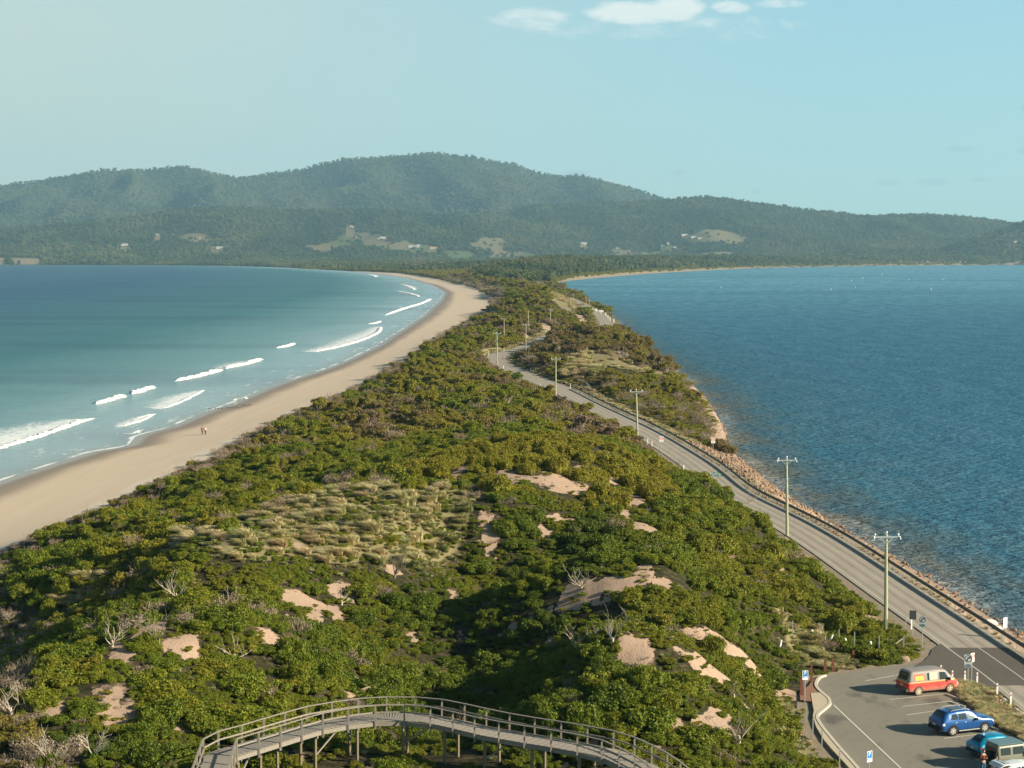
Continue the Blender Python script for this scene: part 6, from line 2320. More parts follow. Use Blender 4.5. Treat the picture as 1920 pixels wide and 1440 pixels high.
    def wheels(s, rim=M_rim, tyre=M_tyre, wd=0.23, inset=0.0, spokes=5):
        for x_ in (s.ro, s.ro + s.wb):
            hw = s.par(x_)[3]
            for sg in (-1, 1):
                r = empty('wheel', (x_, sg * (hw - wd / 2 + 0.03 - inset), s.wr))
                r.parent = s.root
                mb = MB()
                n = 22
                prof_ = [(0.60, -0.5), (0.93, -0.5), (1.0, -0.36), (1.0, 0.36), (0.93, 0.5), (0.60, 0.5)]
                b = len(mb.v)
                for k in range(n):
                    a = 2 * math.pi * k / n
                    for rr, yy in prof_:
                        mb.v.append((rr * s.wr * math.cos(a), yy * wd, rr * s.wr * math.sin(a)))
                for k in range(n):
                    for j in range(5):
                        p0, p1 = b + k * 6 + j, b + ((k + 1) % n) * 6 + j
                        mb.f.append((p0, p0 + 1, p1 + 1, p1)); mb.m.append(0)
                mb.build('tyre', tyre, r)
                mb = MB()
                y_ = sg * wd * 0.40
                rr = s.wr * 0.64
                for k in range(spokes):
                    a = 2 * math.pi * k / spokes + 0.3
                    for da in (-0.16, 0.16):
                        mb.beam((0, y_, 0), (rr * math.cos(a + da), y_, rr * math.sin(a + da)), 0.05, 0.055, up=(0, 1, 0))
                mb.tube([(0, y_ - 0.04, 0), (0, y_ + 0.04, 0)], 0.07, 8)
                for k in range(20):
                    a, a2 = 2 * math.pi * k / 20, 2 * math.pi * (k + 1) / 20
                    mb.beam((rr * math.cos(a), y_, rr * math.sin(a)), (rr * math.cos(a2), y_, rr * math.sin(a2)), 0.06, 0.04, up=(0, 1, 0))
                mb.build('rim', rim, r)
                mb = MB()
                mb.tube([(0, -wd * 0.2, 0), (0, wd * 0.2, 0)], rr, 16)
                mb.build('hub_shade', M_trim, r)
                # black lip and disc on the flank paint the recess shade
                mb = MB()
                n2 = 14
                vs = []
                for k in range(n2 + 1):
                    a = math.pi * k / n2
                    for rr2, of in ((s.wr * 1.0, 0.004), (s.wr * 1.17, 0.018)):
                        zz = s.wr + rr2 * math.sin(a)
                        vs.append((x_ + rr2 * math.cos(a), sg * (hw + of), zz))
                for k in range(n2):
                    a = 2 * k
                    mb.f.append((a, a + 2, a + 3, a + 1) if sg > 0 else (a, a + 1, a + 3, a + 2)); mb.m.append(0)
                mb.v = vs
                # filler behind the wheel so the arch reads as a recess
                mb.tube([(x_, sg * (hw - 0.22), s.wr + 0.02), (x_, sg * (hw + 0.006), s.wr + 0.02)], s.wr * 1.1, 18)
                mb.build('arch_lip_and_shade', M_trim, s.root)

    def box(s, name, c, size, mat, rz=0):
        mb = MB(); mb.box(c, size, rz); return mb.build(name, mat, s.root)

    def place(s, px, py, heading, z=ROADZ):
        """put the right rear tyre's contact at the surveyed point"""
        X_, Y_ = G(px, py, z)
        hw = s.par(s.ro)[3] - 0.1
        v = Matrix.Rotation(heading, 3, 'Z') @ Vector((s.ro, -hw, 0))
        s.root.location = (X_ - v.x, Y_ - v.y, z + 0.012)
        s.root.rotation_euler = (0, 0, heading)

pA, pB = G(1668, 1312, ROADZ), G(1782, 1300, ROADZ)
HEAD = math.atan2(pB[1] - pA[1], pB[0] - pA[0])
print('HEAD', math.degrees(HEAD))

# paints
def paint(name, col, coat=0.6, rough=0.32, metal=0.25):
    return simple(name, col, rough, metal=metal, var=0.04, scale=1.5, spec=0.5, coat=coat)
M_pblue = paint('royal_blue_paint', (0.008, 0.078, 0.27))
M_pturq = paint('turquoise_paint', (0.0, 0.22, 0.38))
M_pwhite = paint('white_car_paint', (0.68, 0.70, 0.68), metal=0.0)
M_pcream = paint('dull_cream_paint', (0.17, 0.165, 0.115), metal=0.0)
M_pvan, t = new_mat('dusty_red_and_grey_van_paint')
oc = t.n('ShaderNodeTexCoord').outputs['Object']
z_ = t.n('ShaderNodeSeparateXYZ', i={0: oc}).outputs[2]
zz_ = t.math('ADD', z_, t.math('MULTIPLY', t.math('SUBTRACT', t.noise(oc, 0.8, 2), 0.5), 0.10))
grey = t.mix(t.noise(oc, 3, 4), (0.21, 0.19, 0.175, 1), (0.29, 0.255, 0.23, 1))
redc = t.mix(t.noise(oc, 2, 3), (0.50, 0.035, 0.035, 1), (0.62, 0.075, 0.05, 1))
c = t.mix(t.math('GREATER_THAN', zz_, 1.02), redc, (0.85, 0.42, 0.10, 1))
c = t.mix(t.math('GREATER_THAN', zz_, 1.09), c, grey)
dust = t.math('MULTIPLY', t.sstep(t.math('ADD', z_, t.math('MULTIPLY', t.noise(oc, 1.6, 4), 0.5)), 1.1, 0.42), 0.75)
c = t.mix(dust, c, (0.50, 0.37, 0.26, 1))
finish(t, c, 0.5, spec=0.4)

van = Car([(0.0, 0.42, 1.0, 1.02, 0.80, 0.62), (0.06, 0.34, 1.05, 1.10, 0.90, 0.70), (0.20, 0.30, 1.08, 1.62, 0.94, 0.76), (0.30, 0.30, 1.08, 1.86, 0.95, 0.78), (0.55, 0.28, 1.08, 1.95, 0.95, 0.79), (2.6, 0.26, 1.08, 1.98, 0.95, 0.80),
           (3.45, 0.26, 1.07, 1.93, 0.95, 0.78), (3.75, 0.26, 1.06, 1.80, 0.95, 0.74), (4.40, 0.28, 1.02, 1.20, 0.93, 0.74), (4.72, 0.30, 0.90, 1.02, 0.88, 0.66), (4.88, 0.36, 0.74, 0.82, 0.78, 0.55), (4.92, 0.45, 0.60, 0.66, 0.66, 0.45)],
          'camper_van', 'dusty red and grey camper van parked alone in the upper bay', M_pvan, 0.345, 3.0, 0.98, 'vehicles parked in the lot')
van.topglass(0.09, 0.27, 'rear_window', 0.92)
van.win(0.62, 1.55, 0.12, 0.86, 'painted_window', mat=simple('faded_red_window_art', (0.62, 0.16, 0.10), 0.5, var=0.1))
M_yel = simple('yellow_lettering', (0.85, 0.48, 0.08), 0.5, var=0.12, scale=9)
van.win(0.70, 1.47, 0.16, 0.56, 'window_lettering', mat=M_yel)
for ch in [c_ for c_ in van.root.children if c_.name.startswith('window_lettering')]:
    for v in ch.data.vertices: v.co.y *= 1.008
van.win(1.85, 2.02, 0.1, 0.85, 'dark_window_gap')
van.win(2.04, 2.80, 0.1, 0.86, 'curtained_window', mat=simple('floral_curtain', (0.52, 0.50, 0.38), 0.8, var=0.35, scale=14))
van.win(3.0, 3.92, 0.06, 0.86, 'cab_window', x1t=3.62)
van.topglass(3.80, 4.36, 'windscreen', 0.95)
van.panel_low(0.02, 0.10, 0.55, 0.95, M_tail, 'tail_light')
van.panel_low(4.74, 4.86, 0.5, 0.85, M_clearlt, 'headlight')
van.panel_low(1.62, 1.64, 0.1, 1.0, M_trim, 'door_gap')
van.panel_low(2.88, 2.90, 0.1, 1.0, M_trim, 'door_gap')
van.box('rear_bumper', (0.0, 0, 0.48), (0.16, 1.66, 0.24), M_signback)
van.box('number_plate', (-0.015, 0, 0.82), (0.02, 0.42, 0.12), M_num)
van.box('mirror', (3.85, -1.06, 1.16), (0.12, 0.18, 0.24), M_trim)
van.box('mirror', (3.85, 1.06, 1.16), (0.12, 0.18, 0.24), M_trim)
van.wheels(rim=simple('dusty_steel_rim', (0.62, 0.52, 0.36), 0.7, var=0.1), tyre=simple('dusty_tyre', (0.20, 0.16, 0.11), 0.9, var=0.2))
van.place(1721, 1304, HEAD)

suv = Car([(0.0, 0.50, 0.95, 1.00, 0.80, 0.62), (0.07, 0.40, 1.06, 1.12, 0.92, 0.70), (0.20, 0.33, 1.10, 1.30, 0.95, 0.74), (0.40, 0.30, 1.12, 1.58, 0.95, 0.72), (0.62, 0.28, 1.12, 1.72, 0.95, 0.71), (1.3, 0.27, 1.11, 1.80, 0.94, 0.72),
           (2.2, 0.27, 1.09, 1.80, 0.94, 0.72), (2.75, 0.27, 1.08, 1.70, 0.94, 0.70), (3.55, 0.28, 1.07, 1.22, 0.94, 0.74), (4.1, 0.30, 1.05, 1.14, 0.93, 0.74), (4.5, 0.34, 0.98, 1.04, 0.89, 0.68), (4.68, 0.40, 0.80, 0.88, 0.80, 0.58), (4.75, 0.46, 0.62, 0.68, 0.68, 0.50)],
          'parked_car', 'royal blue four wheel drive wagon with silver roof rails and side step', M_pblue, 0.385, 2.80, 0.95, 'vehicles parked in the lot')
suv.topglass(0.21, 0.58, 'rear_window', 0.97)
suv.topglass(1.1, 2.1, 'sunroof', 0.7)
suv.win(0.80, 1.42, 0.12, 0.82, x0t=0.95)
suv.win(1.48, 2.18, 0.08, 0.84)
suv.win(2.25, 3.22, 0.08, 0.84, x1t=2.80, mat=M_lglass)
suv.topglass(2.84, 3.44, 'windscreen', 0.95)
for sg in (-1, 1):
    mb = MB(); mb.tube([(0.95, sg * 0.60, 1.76), (1.1, sg * 0.61, 1.84), (2.3, sg * 0.61, 1.85), (2.6, sg * 0.60, 1.77)], 0.028, 6); mb.build('roof_rail', M_galv, suv.root)
    suv.box('mirror', (2.95, sg * 1.04, 1.12), (0.16, 0.2, 0.16), M_trim)
    mb = MB(); mb.tube([(1.45, sg * 0.99, 0.36), (3.25, sg * 0.99, 0.36)], 0.045, 6); mb.build('side_step', M_galv, suv.root)
suv.panel_low(0.05, 0.24, 0.60, 0.86, M_clearlt, 'tail_light')
suv.panel_low(4.46, 4.64, 0.70, 0.88, M_clearlt, 'headlight')
suv.panel_low(0.9, 3.95, 0.0, 0.10, M_trim, 'sill_trim')
suv.box('tailgate_lower', (0.005, 0, 0.62), (0.10, 1.5, 0.18), M_trim)
for x_ in (1.45, 2.22, 3.32): suv.panel_low(x_, x_ + 0.018, 0.15, 1.0, M_trim, 'door_gap')
suv.panel_low(2.0, 2.14, 0.80, 0.85, M_galv, 'door_handle')
suv.panel_low(1.2, 1.34, 0.80, 0.85, M_galv, 'door_handle')
suv.box('rear_bumper', (0.03, 0, 0.50), (0.18, 1.62, 0.22), M_trim)
suv.box('number_plate', (-0.02, 0.1, 0.78), (0.02, 0.38, 0.12), M_num)
suv.wheels(spokes=6)
suv.place(1785.5, 1380, HEAD)

hat = Car([(0.0, 0.45, 0.80, 0.86, 0.74, 0.55), (0.08, 0.36, 0.92, 0.98, 0.86, 0.60), (0.22, 0.30, 0.98, 1.10, 0.89, 0.64), (0.55, 0.26, 0.98, 1.38, 0.89, 0.60), (0.85, 0.25, 0.97, 1.50, 0.88, 0.61), (1.6, 0.24, 0.96, 1.55, 0.88, 0.62),
           (2.3, 0.24, 0.95, 1.50, 0.88, 0.61), (3.15, 0.26, 0.93, 1.04, 0.88, 0.62), (3.75, 0.28, 0.88, 0.92, 0.86, 0.62), (4.05, 0.32, 0.76, 0.80, 0.78, 0.55), (4.18, 0.40, 0.60, 0.64, 0.66, 0.45)],
          'parked_car', 'bright turquoise hatchback squeezed beside the boxy dark roofed car', M_pturq, 0.33, 2.55, 0.75, 'vehicles parked in the lot')
hat.topglass(0.24, 0.78, 'rear_window', 0.92)
hat.win(0.85, 1.35, 0.12, 0.82, x0t=1.0)
hat.win(1.42, 2.0, 0.08, 0.84)
hat.win(2.07, 2.95, 0.08, 0.84, x1t=2.5)
hat.topglass(2.42, 3.10, 'windscreen', 0.95)
hat.panel_low(0.03, 0.20, 0.62, 0.88, M_tail, 'tail_light')
hat.box('number_plate', (-0.01, 0, 0.70), (0.02, 0.38, 0.12), M_num)
hat.box('rear_bumper', (0.02, 0, 0.45), (0.14, 1.5, 0.2), M_trim)
hat.box('aerial_fin', (0.95, 0, 1.56), (0.14, 0.03, 0.05), M_white)
for sg in (-1, 1): hat.box('mirror', (2.65, sg * 0.98, 1.0), (0.14, 0.18, 0.14), M_pturq)
hat.wheels()
hat.place(1852, 1423, HEAD)

box4 = Car([(0.0, 0.50, 1.05, 1.70, 0.80, 0.68), (0.05, 0.42, 1.08, 1.80, 0.84, 0.72), (0.15, 0.38, 1.08, 1.84, 0.85, 0.73), (2.1, 0.36, 1.06, 1.86, 0.85, 0.73), (2.3, 0.36, 1.06, 1.80, 0.85, 0.70), (2.62, 0.36, 1.04, 1.16, 0.85, 0.72), (3.5, 0.38, 1.0, 1.06, 0.84, 0.72), (3.7, 0.45, 0.85, 0.9, 0.80, 0.66)],
           'parked_car', 'small boxy cream four wheel drive with flat slate blue roof', M_pcream, 0.35, 2.25, 0.62, 'vehicles parked in the lot')
mb = MB()
mb.box((1.15, 0, 1.875), (2.25, 1.52, 0.05))
mb.box((1.15, 0, 1.895), (2.1, 1.40, 0.04))
mb.build('roof_panel', M_roofslate, box4.root)
box4.win(0.25, 1.05, 0.1, 0.86)
box4.win(1.25, 2.25, 0.1, 0.86, x1t=2.1)
box4.topglass(2.32, 2.58, 'windscreen', 0.9)
box4.box('rear_door_glass', (-0.005, 0, 1.42), (0.03, 1.1, 0.45), M_glass)
box4.box('shaded_rear_door', (-0.004, 0, 0.85), (0.02, 1.30, 0.62), M_trim)  # black panel paints the shaded lower rear
mb = MB(); mb.tube([(-0.22, 0.1, 0.95), (-0.02, 0.1, 0.95)], 0.34, 18); mb.build('spare_wheel', M_tyre, box4.root)
box4.panel_low(0.02, 0.12, 0.3, 0.5, M_tail, 'tail_light')
for sg in (-1, 1): box4.box('mirror', (2.3, sg * 0.96, 1.15), (0.12, 0.18, 0.2), M_trim)
box4.wheels(rim=M_galvd)
box4.place(1884, 1447, HEAD)

wht = Car([(0.0, 0.42, 0.70, 0.78, 0.76, 0.58), (0.08, 0.34, 0.86, 0.92, 0.88, 0.62), (0.25, 0.28, 0.95, 1.02, 0.90, 0.64), (0.60, 0.26, 0.96, 1.40, 0.90, 0.62), (0.85, 0.25, 0.96, 1.50, 0.90, 0.62), (1.7, 0.24, 0.95, 1.55, 0.90, 0.63),
           (2.4, 0.24, 0.94, 1.48, 0.90, 0.62), (3.2, 0.26, 0.92, 1.02, 0.90, 0.63), (3.9, 0.28, 0.86, 0.90, 0.88, 0.62), (4.3, 0.34, 0.70, 0.74, 0.76, 0.5)],
          'parked_car', 'white hatchback with its tailgate raised at the bottom right corner', M_pwhite, 0.33, 2.6, 0.8, 'vehicles parked in the lot')
mb = MB()   # black sheet on the closed body paints the shaded boot opening
mb.add([wht.top(0.12, -0.95, 0.02), wht.top(0.12, 0.95, 0.02), wht.top(0.80, 0.95, 0.03), wht.top(0.80, -0.95, 0.03)], [(0, 1, 2, 3)])
mb.build('boot_opening_shade', M_trim, wht.root)
tg = MB()   # tailgate hinged at the roof and swung up and back
tgx0, tgz0 = 0.82, 1.50
cols_ = [(-0.66, 0), (-0.35, 0.03), (0.35, 0.03), (0.66, 0)]
rows_ = [(0.0, 0.0, 1.0), (-0.35, 0.10, 1.0), (-0.72, 0.06, 1.02), (-0.98, -0.10, 0.95)]
for layer, dz in ((0, 0.0), (1, -0.06)):
    for dx_, dz_, ws in rows_:
        for cy_, cz_2 in cols_:
            tg.v.append((tgx0 + dx_, cy_ * ws, tgz0 + dz_ + cz_2 + dz))
for i in range(3):
    for j in range(3):
        a = i * 4 + j
        tg.f.append((a, a + 1, a + 5, a + 4)); tg.m.append(0)
        a += 16
        tg.f.append((a, a + 4, a + 5, a + 1)); tg.m.append(0)
for i in range(3):
    for e in (0, 3):
        a = i * 4 + e
        tg.f.append((a, a + 4, a + 20, a + 16)); tg.m.append(0)
tg.f.append((12, 13, 29, 28)); tg.m.append(0)
tg.f.append((13, 14, 30, 29)); tg.m.append(0)
tg.f.append((14, 15, 31, 30)); tg.m.append(0)
tgo = tg.build('tailgate', M_pwhite, wht.root)
mb = MB(); mb.add([(tgx0 - 0.12, -0.5, tgz0 + 0.085), (tgx0 - 0.12, 0.5, tgz0 + 0.085), (tgx0 - 0.5, 0.5, tgz0 + 0.135), (tgx0 - 0.5, -0.5, tgz0 + 0.135)], [(0, 1, 2, 3)]); mb.build('rear_window', M_glass, tgo)
wht.win(0.95, 1.45, 0.1, 0.82, x0t=1.05)
wht.win(1.5, 2.15, 0.08, 0.84)
wht.win(2.2, 3.0, 0.08, 0.84, x1t=2.55)
wht.topglass(2.5, 3.15, 'windscreen', 0.95)
wht.panel_low(0.03, 0.34, 0.66, 0.92, M_tail, 'tail_light')
wht.wheels()
wht.place(1900, 1478, HEAD)


# ------------------------------------------------------------------ people
def skin_mesh(verts, edges, radii, levels=2):
    me = bpy.data.meshes.new('skel')
    me.from_pydata(verts, edges, [])
    o = bpy.data.objects.new('skel', me)
    COL.objects.link(o)
    md = o.modifiers.new('skin', 'SKIN')
    md.use_smooth_shade = True
    for v, r_ in zip(me.skin_vertices[0].data, radii):
        v.radius = (r_, r_) if not isinstance(r_, tuple) else r_
    me.skin_vertices[0].data[0].use_root = True
    s2 = o.modifiers.new('sub', 'SUBSURF')
    s2.levels = levels
    dg = bpy.context.evaluated_depsgraph_get()
    out = bpy.data.meshes.new_from_object(o.evaluated_get(dg))
    bpy.data.objects.remove(o)
    return out


def person(loc, rz, label, top_m, leg_m, hair_m=M_hair, lean=0.0, reach=0.0, arms='down', sc=1.0, stride=0.1, group=None):
    r = empty('person', loc, rz)
    tag(r, label, 'person', group)
    r.scale = (sc, sc, sc)
    sl, cl2 = math.sin(lean), math.cos(lean)
    def up(x_, y_, z_):   # bend the upper body about the hips, forward is +y
        dz_ = z_ - 0.95
        return (x_, y_ * cl2 + dz_ * sl, 0.95 + dz_ * cl2 - y_ * sl)
    V = [(0, 0, 0.95), up(0, 0, 1.12), up(0, 0, 1.28), up(0, -0.01, 1.42), up(0, 0, 1.50), up(0, 0.02, 1.58), up(0, 0.03, 1.66), up(0, 0.03, 1.74)]
    Rr = [(0.15, 0.11), (0.125, 0.095), (0.15, 0.105), (0.14, 0.09), 0.052, 0.062, 0.085, 0.06]
    E = [(0, 1), (1, 2), (2, 3), (3, 4), (4, 5), (5, 6), (6, 7)]
    legs, armsI = [], []
    for s_ in (-1, 1):
        b = len(V)
        st_ = stride * s_
        V += [(s_ * 0.10, 0, 0.86), (s_ * 0.10, st_ * .5 + 0.02, 0.50), (s_ * 0.10, st_, 0.10), (s_ * 0.10, st_ + 0.02, 0.045), (s_ * 0.11, st_ + 0.16, 0.035)]
        Rr += [0.088, 0.062, 0.042, 0.042, 0.032]
        E += [(0, b), (b, b + 1), (b + 1, b + 2), (b + 2, b + 3), (b + 3, b + 4)]
        legs.append(b)
        b = len(V)
        sh = up(s_ * 0.185, 0, 1.40)
        if arms == 'down':
            el_, wr_ = up(s_ * 0.23, -0.02 - st_ * .4, 1.12), up(s_ * 0.24, 0.06 - st_ * .6, 0.88)
        elif arms == 'fold':
            el_, wr_ = up(s_ * 0.26, 0.06, 1.14), up(s_ * 0.08, 0.27, 1.20)
        else:
            el_, wr_ = up(s_ * 0.22, 0.2, 1.24), up(s_ * 0.15, 0.45, 1.22)
        V += [sh, el_, wr_]
        Rr += [0.060, 0.043, 0.030]
        E += [(3, b), (b, b + 1), (b + 1, b + 2)]
        d = (Vector(wr_) - Vector(el_)).normalized()
        sd_v = d.cross(Vector((0, 0, 1)))
        sd_v = sd_v.normalized() if sd_v.length > 0.1 else Vector((0, 1, 0))
        palm = Vector(wr_) + d * 0.07
        V.append(tuple(palm)); Rr.append((0.034, 0.02)); E.append((b + 2, b + 3))
        for k in range(4):
            tip = palm + d * (0.075 + 0.012 * (1.5 - abs(k - 1.5))) + sd_v * (k - 1.5) * 0.02
            V.append(tuple(tip)); Rr.append(0.008); E.append((b + 3, len(V) - 1))
        V.append(tuple(Vector(wr_) + d * 0.06 - sd_v * 0.055)); Rr.append(0.009); E.append((b + 2, len(V) - 1))
        armsI.append(b)
    me = skin_mesh(V, E, Rr, 1)
    body = link_mesh('body', me, M_skin, r)
    # clothes follow the same skeleton, a little larger
    tv = [V[0], V[1], V[2], V[3]]
    te = [(0, 1), (1, 2), (2, 3)]
    tr_ = [(0.165, 0.125), (0.145, 0.11), (0.168, 0.122), (0.15, 0.10)]
    for b in armsI:
        k = len(tv)
        tv += [V[b], V[b + 1], tuple(Vector(V[b + 1]).lerp(Vector(V[b + 2]), 0.85))]
        tr_ += [0.076, 0.058, 0.045]
        te += [(3, k), (k, k + 1), (k + 1, k + 2)]
    link_mesh('jacket', skin_mesh(tv, te, tr_, 1), top_m, r)
    tv, te, tr_ = [(0, 0, 0.97)], [], [(0.16, 0.12)]
    for b in legs:
        k = len(tv)
        tv += [V[b], V[b + 1], V[b + 2]]
        tr_ += [0.102, 0.076, 0.060]
        te += [(0, k), (k, k + 1), (k + 1, k + 2)]
    link_mesh('trousers', skin_mesh(tv, te, tr_, 1), leg_m, r)
    mb = MB()
    for b in legs:
        f = Vector(V[b + 3])
        mb.box((f.x, f.y + 0.05, 0.045), (0.10, 0.28, 0.09))
    mb.build('shoes', M_trim, r)
    mb = MB()
    hp = V[6]
    mb.ball((hp[0], hp[1] - 0.025, hp[2] + 0.03), 0.108, seg=10, rings=7, sc=(0.92, 1.0, 1.05))
    mb.build('hair', hair_m, r)
    mb = MB()
    mb.ball((hp[0], hp[1] + 0.03, hp[2] - 0.02), 0.092, seg=10, rings=7, sc=(0.85, 0.95, 1.15))
    mb.ball((hp[0], hp[1] + 0.12, hp[2] - 0.03), 0.018, seg=6, rings=4)
    for s_ in (-1, 1):
        mb.ball((hp[0] + s_ * 0.08, hp[1] + 0.01, hp[2] - 0.02), 0.02, seg=6, rings=4, sc=(0.5, 1, 1.4))
    mb.build('head', M_skin, r, smooth=True)
    mb = MB()
    for s_ in (-1, 1):
        mb.ball((hp[0] + s_ * 0.032, hp[1] + 0.112, hp[2] - 0.005), 0.011, seg=6, rings=4)
    mb.box((hp[0], hp[1] + 0.112, hp[2] - 0.075), (0.045, 0.012, 0.010))
    mb.build('face_features', M_blackc, r)
    return r
for (px, py), rz, lab, a, b, sc in [((379.3, 814.5), R(-150), 'walker in dark top and trousers on the beach, left of the pair', M_navy, M_blackc, 1.0), ((385.2, 815.0), R(-160), 'walker in pale pink top and dark trousers on the beach, right of the pair', M_pink, M_blackc, 0.97)]:
    X_, Y_, Z_ = T(px, py)
    person((X_, Y_, Z_), rz, lab, a, b, sc=sc, stride=0.22, group='couple walking on the beach')
X_, Y_ = G(1843, 1453, ROADZ)
person((X_, Y_, ROADZ + 0.005), R(200), 'person in maroon top and blue jeans behind the turquoise car holding something in both hands', M_maroon, M_jeans, arms='fold', stride=0.03)
X_, Y_ = G(1861, 1465, ROADZ)
person((X_, Y_, ROADZ + 0.005), R(-60), 'person in light grey jacket leaning towards the raised tailgate', M_ltgrey, M_ltgrey, lean=R(22), arms='reach', stride=0.05)

# ------------------------------------------------------------------ birds on the sand, buoys, far mast
def gull(px, py, lab, col=M_white, sc=1.0, grp='gulls on the wet sand'):
    X_, Y_, Z_ = T(px, py)
    r = empty('gull', (X_, Y_, Z_), rng.random() * 6)
    tag(r, lab, 'bird', grp)
    mb = MB()
    mb.ball((0, 0, 0.22), 0.15, seg=8, rings=6, sc=(1.6, 0.8, 0.8))
    mb.ball((0.24, 0, 0.36), 0.07, seg=7, rings=5)
    mb.tube([(0.14, 0, 0.26), (0.22, 0, 0.34)], [0.07, 0.05], 6)
    mb.tube([(0.30, 0, 0.36), (0.37, 0, 0.34)], [0.02, 0.008], 5)
    mb.add([(-0.18, -0.05, 0.24), (-0.18, 0.05, 0.24), (-0.42, 0.03, 0.27), (-0.42, -0.03, 0.27)], [(0, 1, 2, 3)])
    mb.build('body', col, r, smooth=True)
    mb = MB()
    for s_ in (-1, 1):
        mb.tube([(0.02, s_ * 0.04, 0.12), (0.03, s_ * 0.04, 0.0)], 0.010, 4)
    mb.build('legs', M_red, r)
    r.scale = (sc, sc, sc)
gull(440, 752.5, 'white gull at the waterline, left of two', sc=1.8)
gull(461.5, 749.5, 'white gull at the waterline, right of two', sc=1.8)
M_bird = simple('dark_feathers', (0.05, 0.045, 0.04), 0.8, var=0.2)
for k in range(22):
    px = 392 + k * 3.6 + rng.random() * 2
    py = 767.5 - (px - 392) * 0.055 + rng.random() * 1.4 - (3 if px > 452 else 0)
    gull(px, py, 'small dark shorebird in the flock lining the pool of wash', M_bird, 0.9, 'flock of dark shorebirds')
def buoy(px, py, lab, sc=1.0):
    X_, Y_ = G(px, py, 0)
    r = empty('buoy', (X_, Y_, 0))
    tag(r, lab, 'buoy', 'white markers on the bay')
    s_ = 0.8 * sc * Y_ / FPX
    mb = MB()
    mb.ball((0, 0, s_ * 0.6), s_ * 1.1, seg=10, rings=7, sc=(1, 1, 0.8))
    mb.build('float', M_white, r, smooth=True)
    mb = MB()
    mb.tube([(0, 0, s_), (0, 0, s_ * 4.0)], [s_ * 0.7, s_ * 0.35], 8)
    mb.build('marker', M_white, r)
for px, py, lab, sc in [(1352.5, 540, 'white marker in the bay nearest the spit forest', 1.0), (1425, 533, 'faint marker right of the nearest one', 0.6), (1558.5, 544, 'white marker in mid bay above the dark band, left of centre', 1.1), (1746, 544, 'largest white marker on the dark water band', 1.3),
                        (1597, 527, 'marker left in the middle cluster', 0.9), (1618, 522, 'marker in the middle cluster, upper', 0.8), (1604, 539, 'small marker under the middle cluster', 0.7), (1653.5, 515, 'farthest marker on the bay', 0.8),
                        (1704, 525.5, 'marker right of the middle cluster', 0.9), (1769, 525, 'marker near the right-hand headland', 0.9), (1670, 526, 'tiny faint marker in the middle of the bay', 0.5)]:
    buoy(px, py, lab, sc)
X_, Y_, Z_ = T(1816, 405)
r = empty('radio_mast', (X_, Y_, Z_))
tag(r, 'thin radio mast on the skyline of the right-hand hill', 'mast')
mb = MB(); mb.tube([(0, 0, -5), (0, 0, 48)], [1.4, 0.9], 6); mb.build('mast', M_galv, r)
mb = MB(); mb.box((0, 0, 44), (4.5, 1.5, 2.0)); mb.build('antenna', M_galv, r)

# ------------------------------------------------------------------ far houses and sheds
M_hw = simple('white_wall', (0.50, 0.48, 0.43), 0.8, var=0.05, scale=0.3)
M_hc = simple('cream_wall', (0.48, 0.40, 0.28), 0.8, var=0.08, scale=0.3)
M_rl = simple('pale_metal_roof', (0.40, 0.41, 0.39), 0.5, var=0.05, scale=0.3)
M_rd = simple('dark_metal_roof', (0.12, 0.15, 0.16), 0.6, var=0.08, scale=0.3)
M_ro = simple('orange_roof', (0.45, 0.18, 0.09), 0.7, var=0.1, scale=0.3)
def house(px, py, wpx, hpx, lab, wall, roof, yaw=0.2):
    X_, Y_, Z_ = T(px, py)
    s_ = Y_ / FPX
    W_, H_ = wpx * s_ * 0.85, hpx * s_ * 0.7
    D_ = min(W_ * 0.8, 22)
    r = empty('house', (X_, Y_, Z_), yaw)
    tag(r, lab, 'building', 'farm buildings on the lower hills')
    r.scale = (1, 1, 1)
    wh = H_ * 0.55
    base_z = 0.0
    mb = MB()
    mb.box((0, 0, (wh + base_z) / 2 - 3), (W_, D_, wh + base_z + 6))
    mb.build('wall', wall, r)
    mb = MB()
    a, b, zt = W_ / 2 + 0.6, D_ / 2 + 0.6, wh + base_z
    mb.add([(-a, -b, zt), (a, -b, zt), (a, b, zt), (-a, b, zt), (-a, 0, zt + H_ * 0.45), (a, 0, zt + H_ * 0.45)], [(0, 1, 5, 4), (2, 3, 4, 5), (0, 4, 3), (1, 2, 5), (0, 3, 2, 1)])
    mb.build('roof', roof, r)
    n = max(2, int(W_ / 7))
    for k in range(n):
        mb = MB()
        mb.box((-W_ / 2 + (k + .5) * W_ / n, -D_ / 2 - 0.05, base_z + wh * 0.45), (1.8, 0.15, wh * 0.35))
        mb.build('window', M_glass, r)
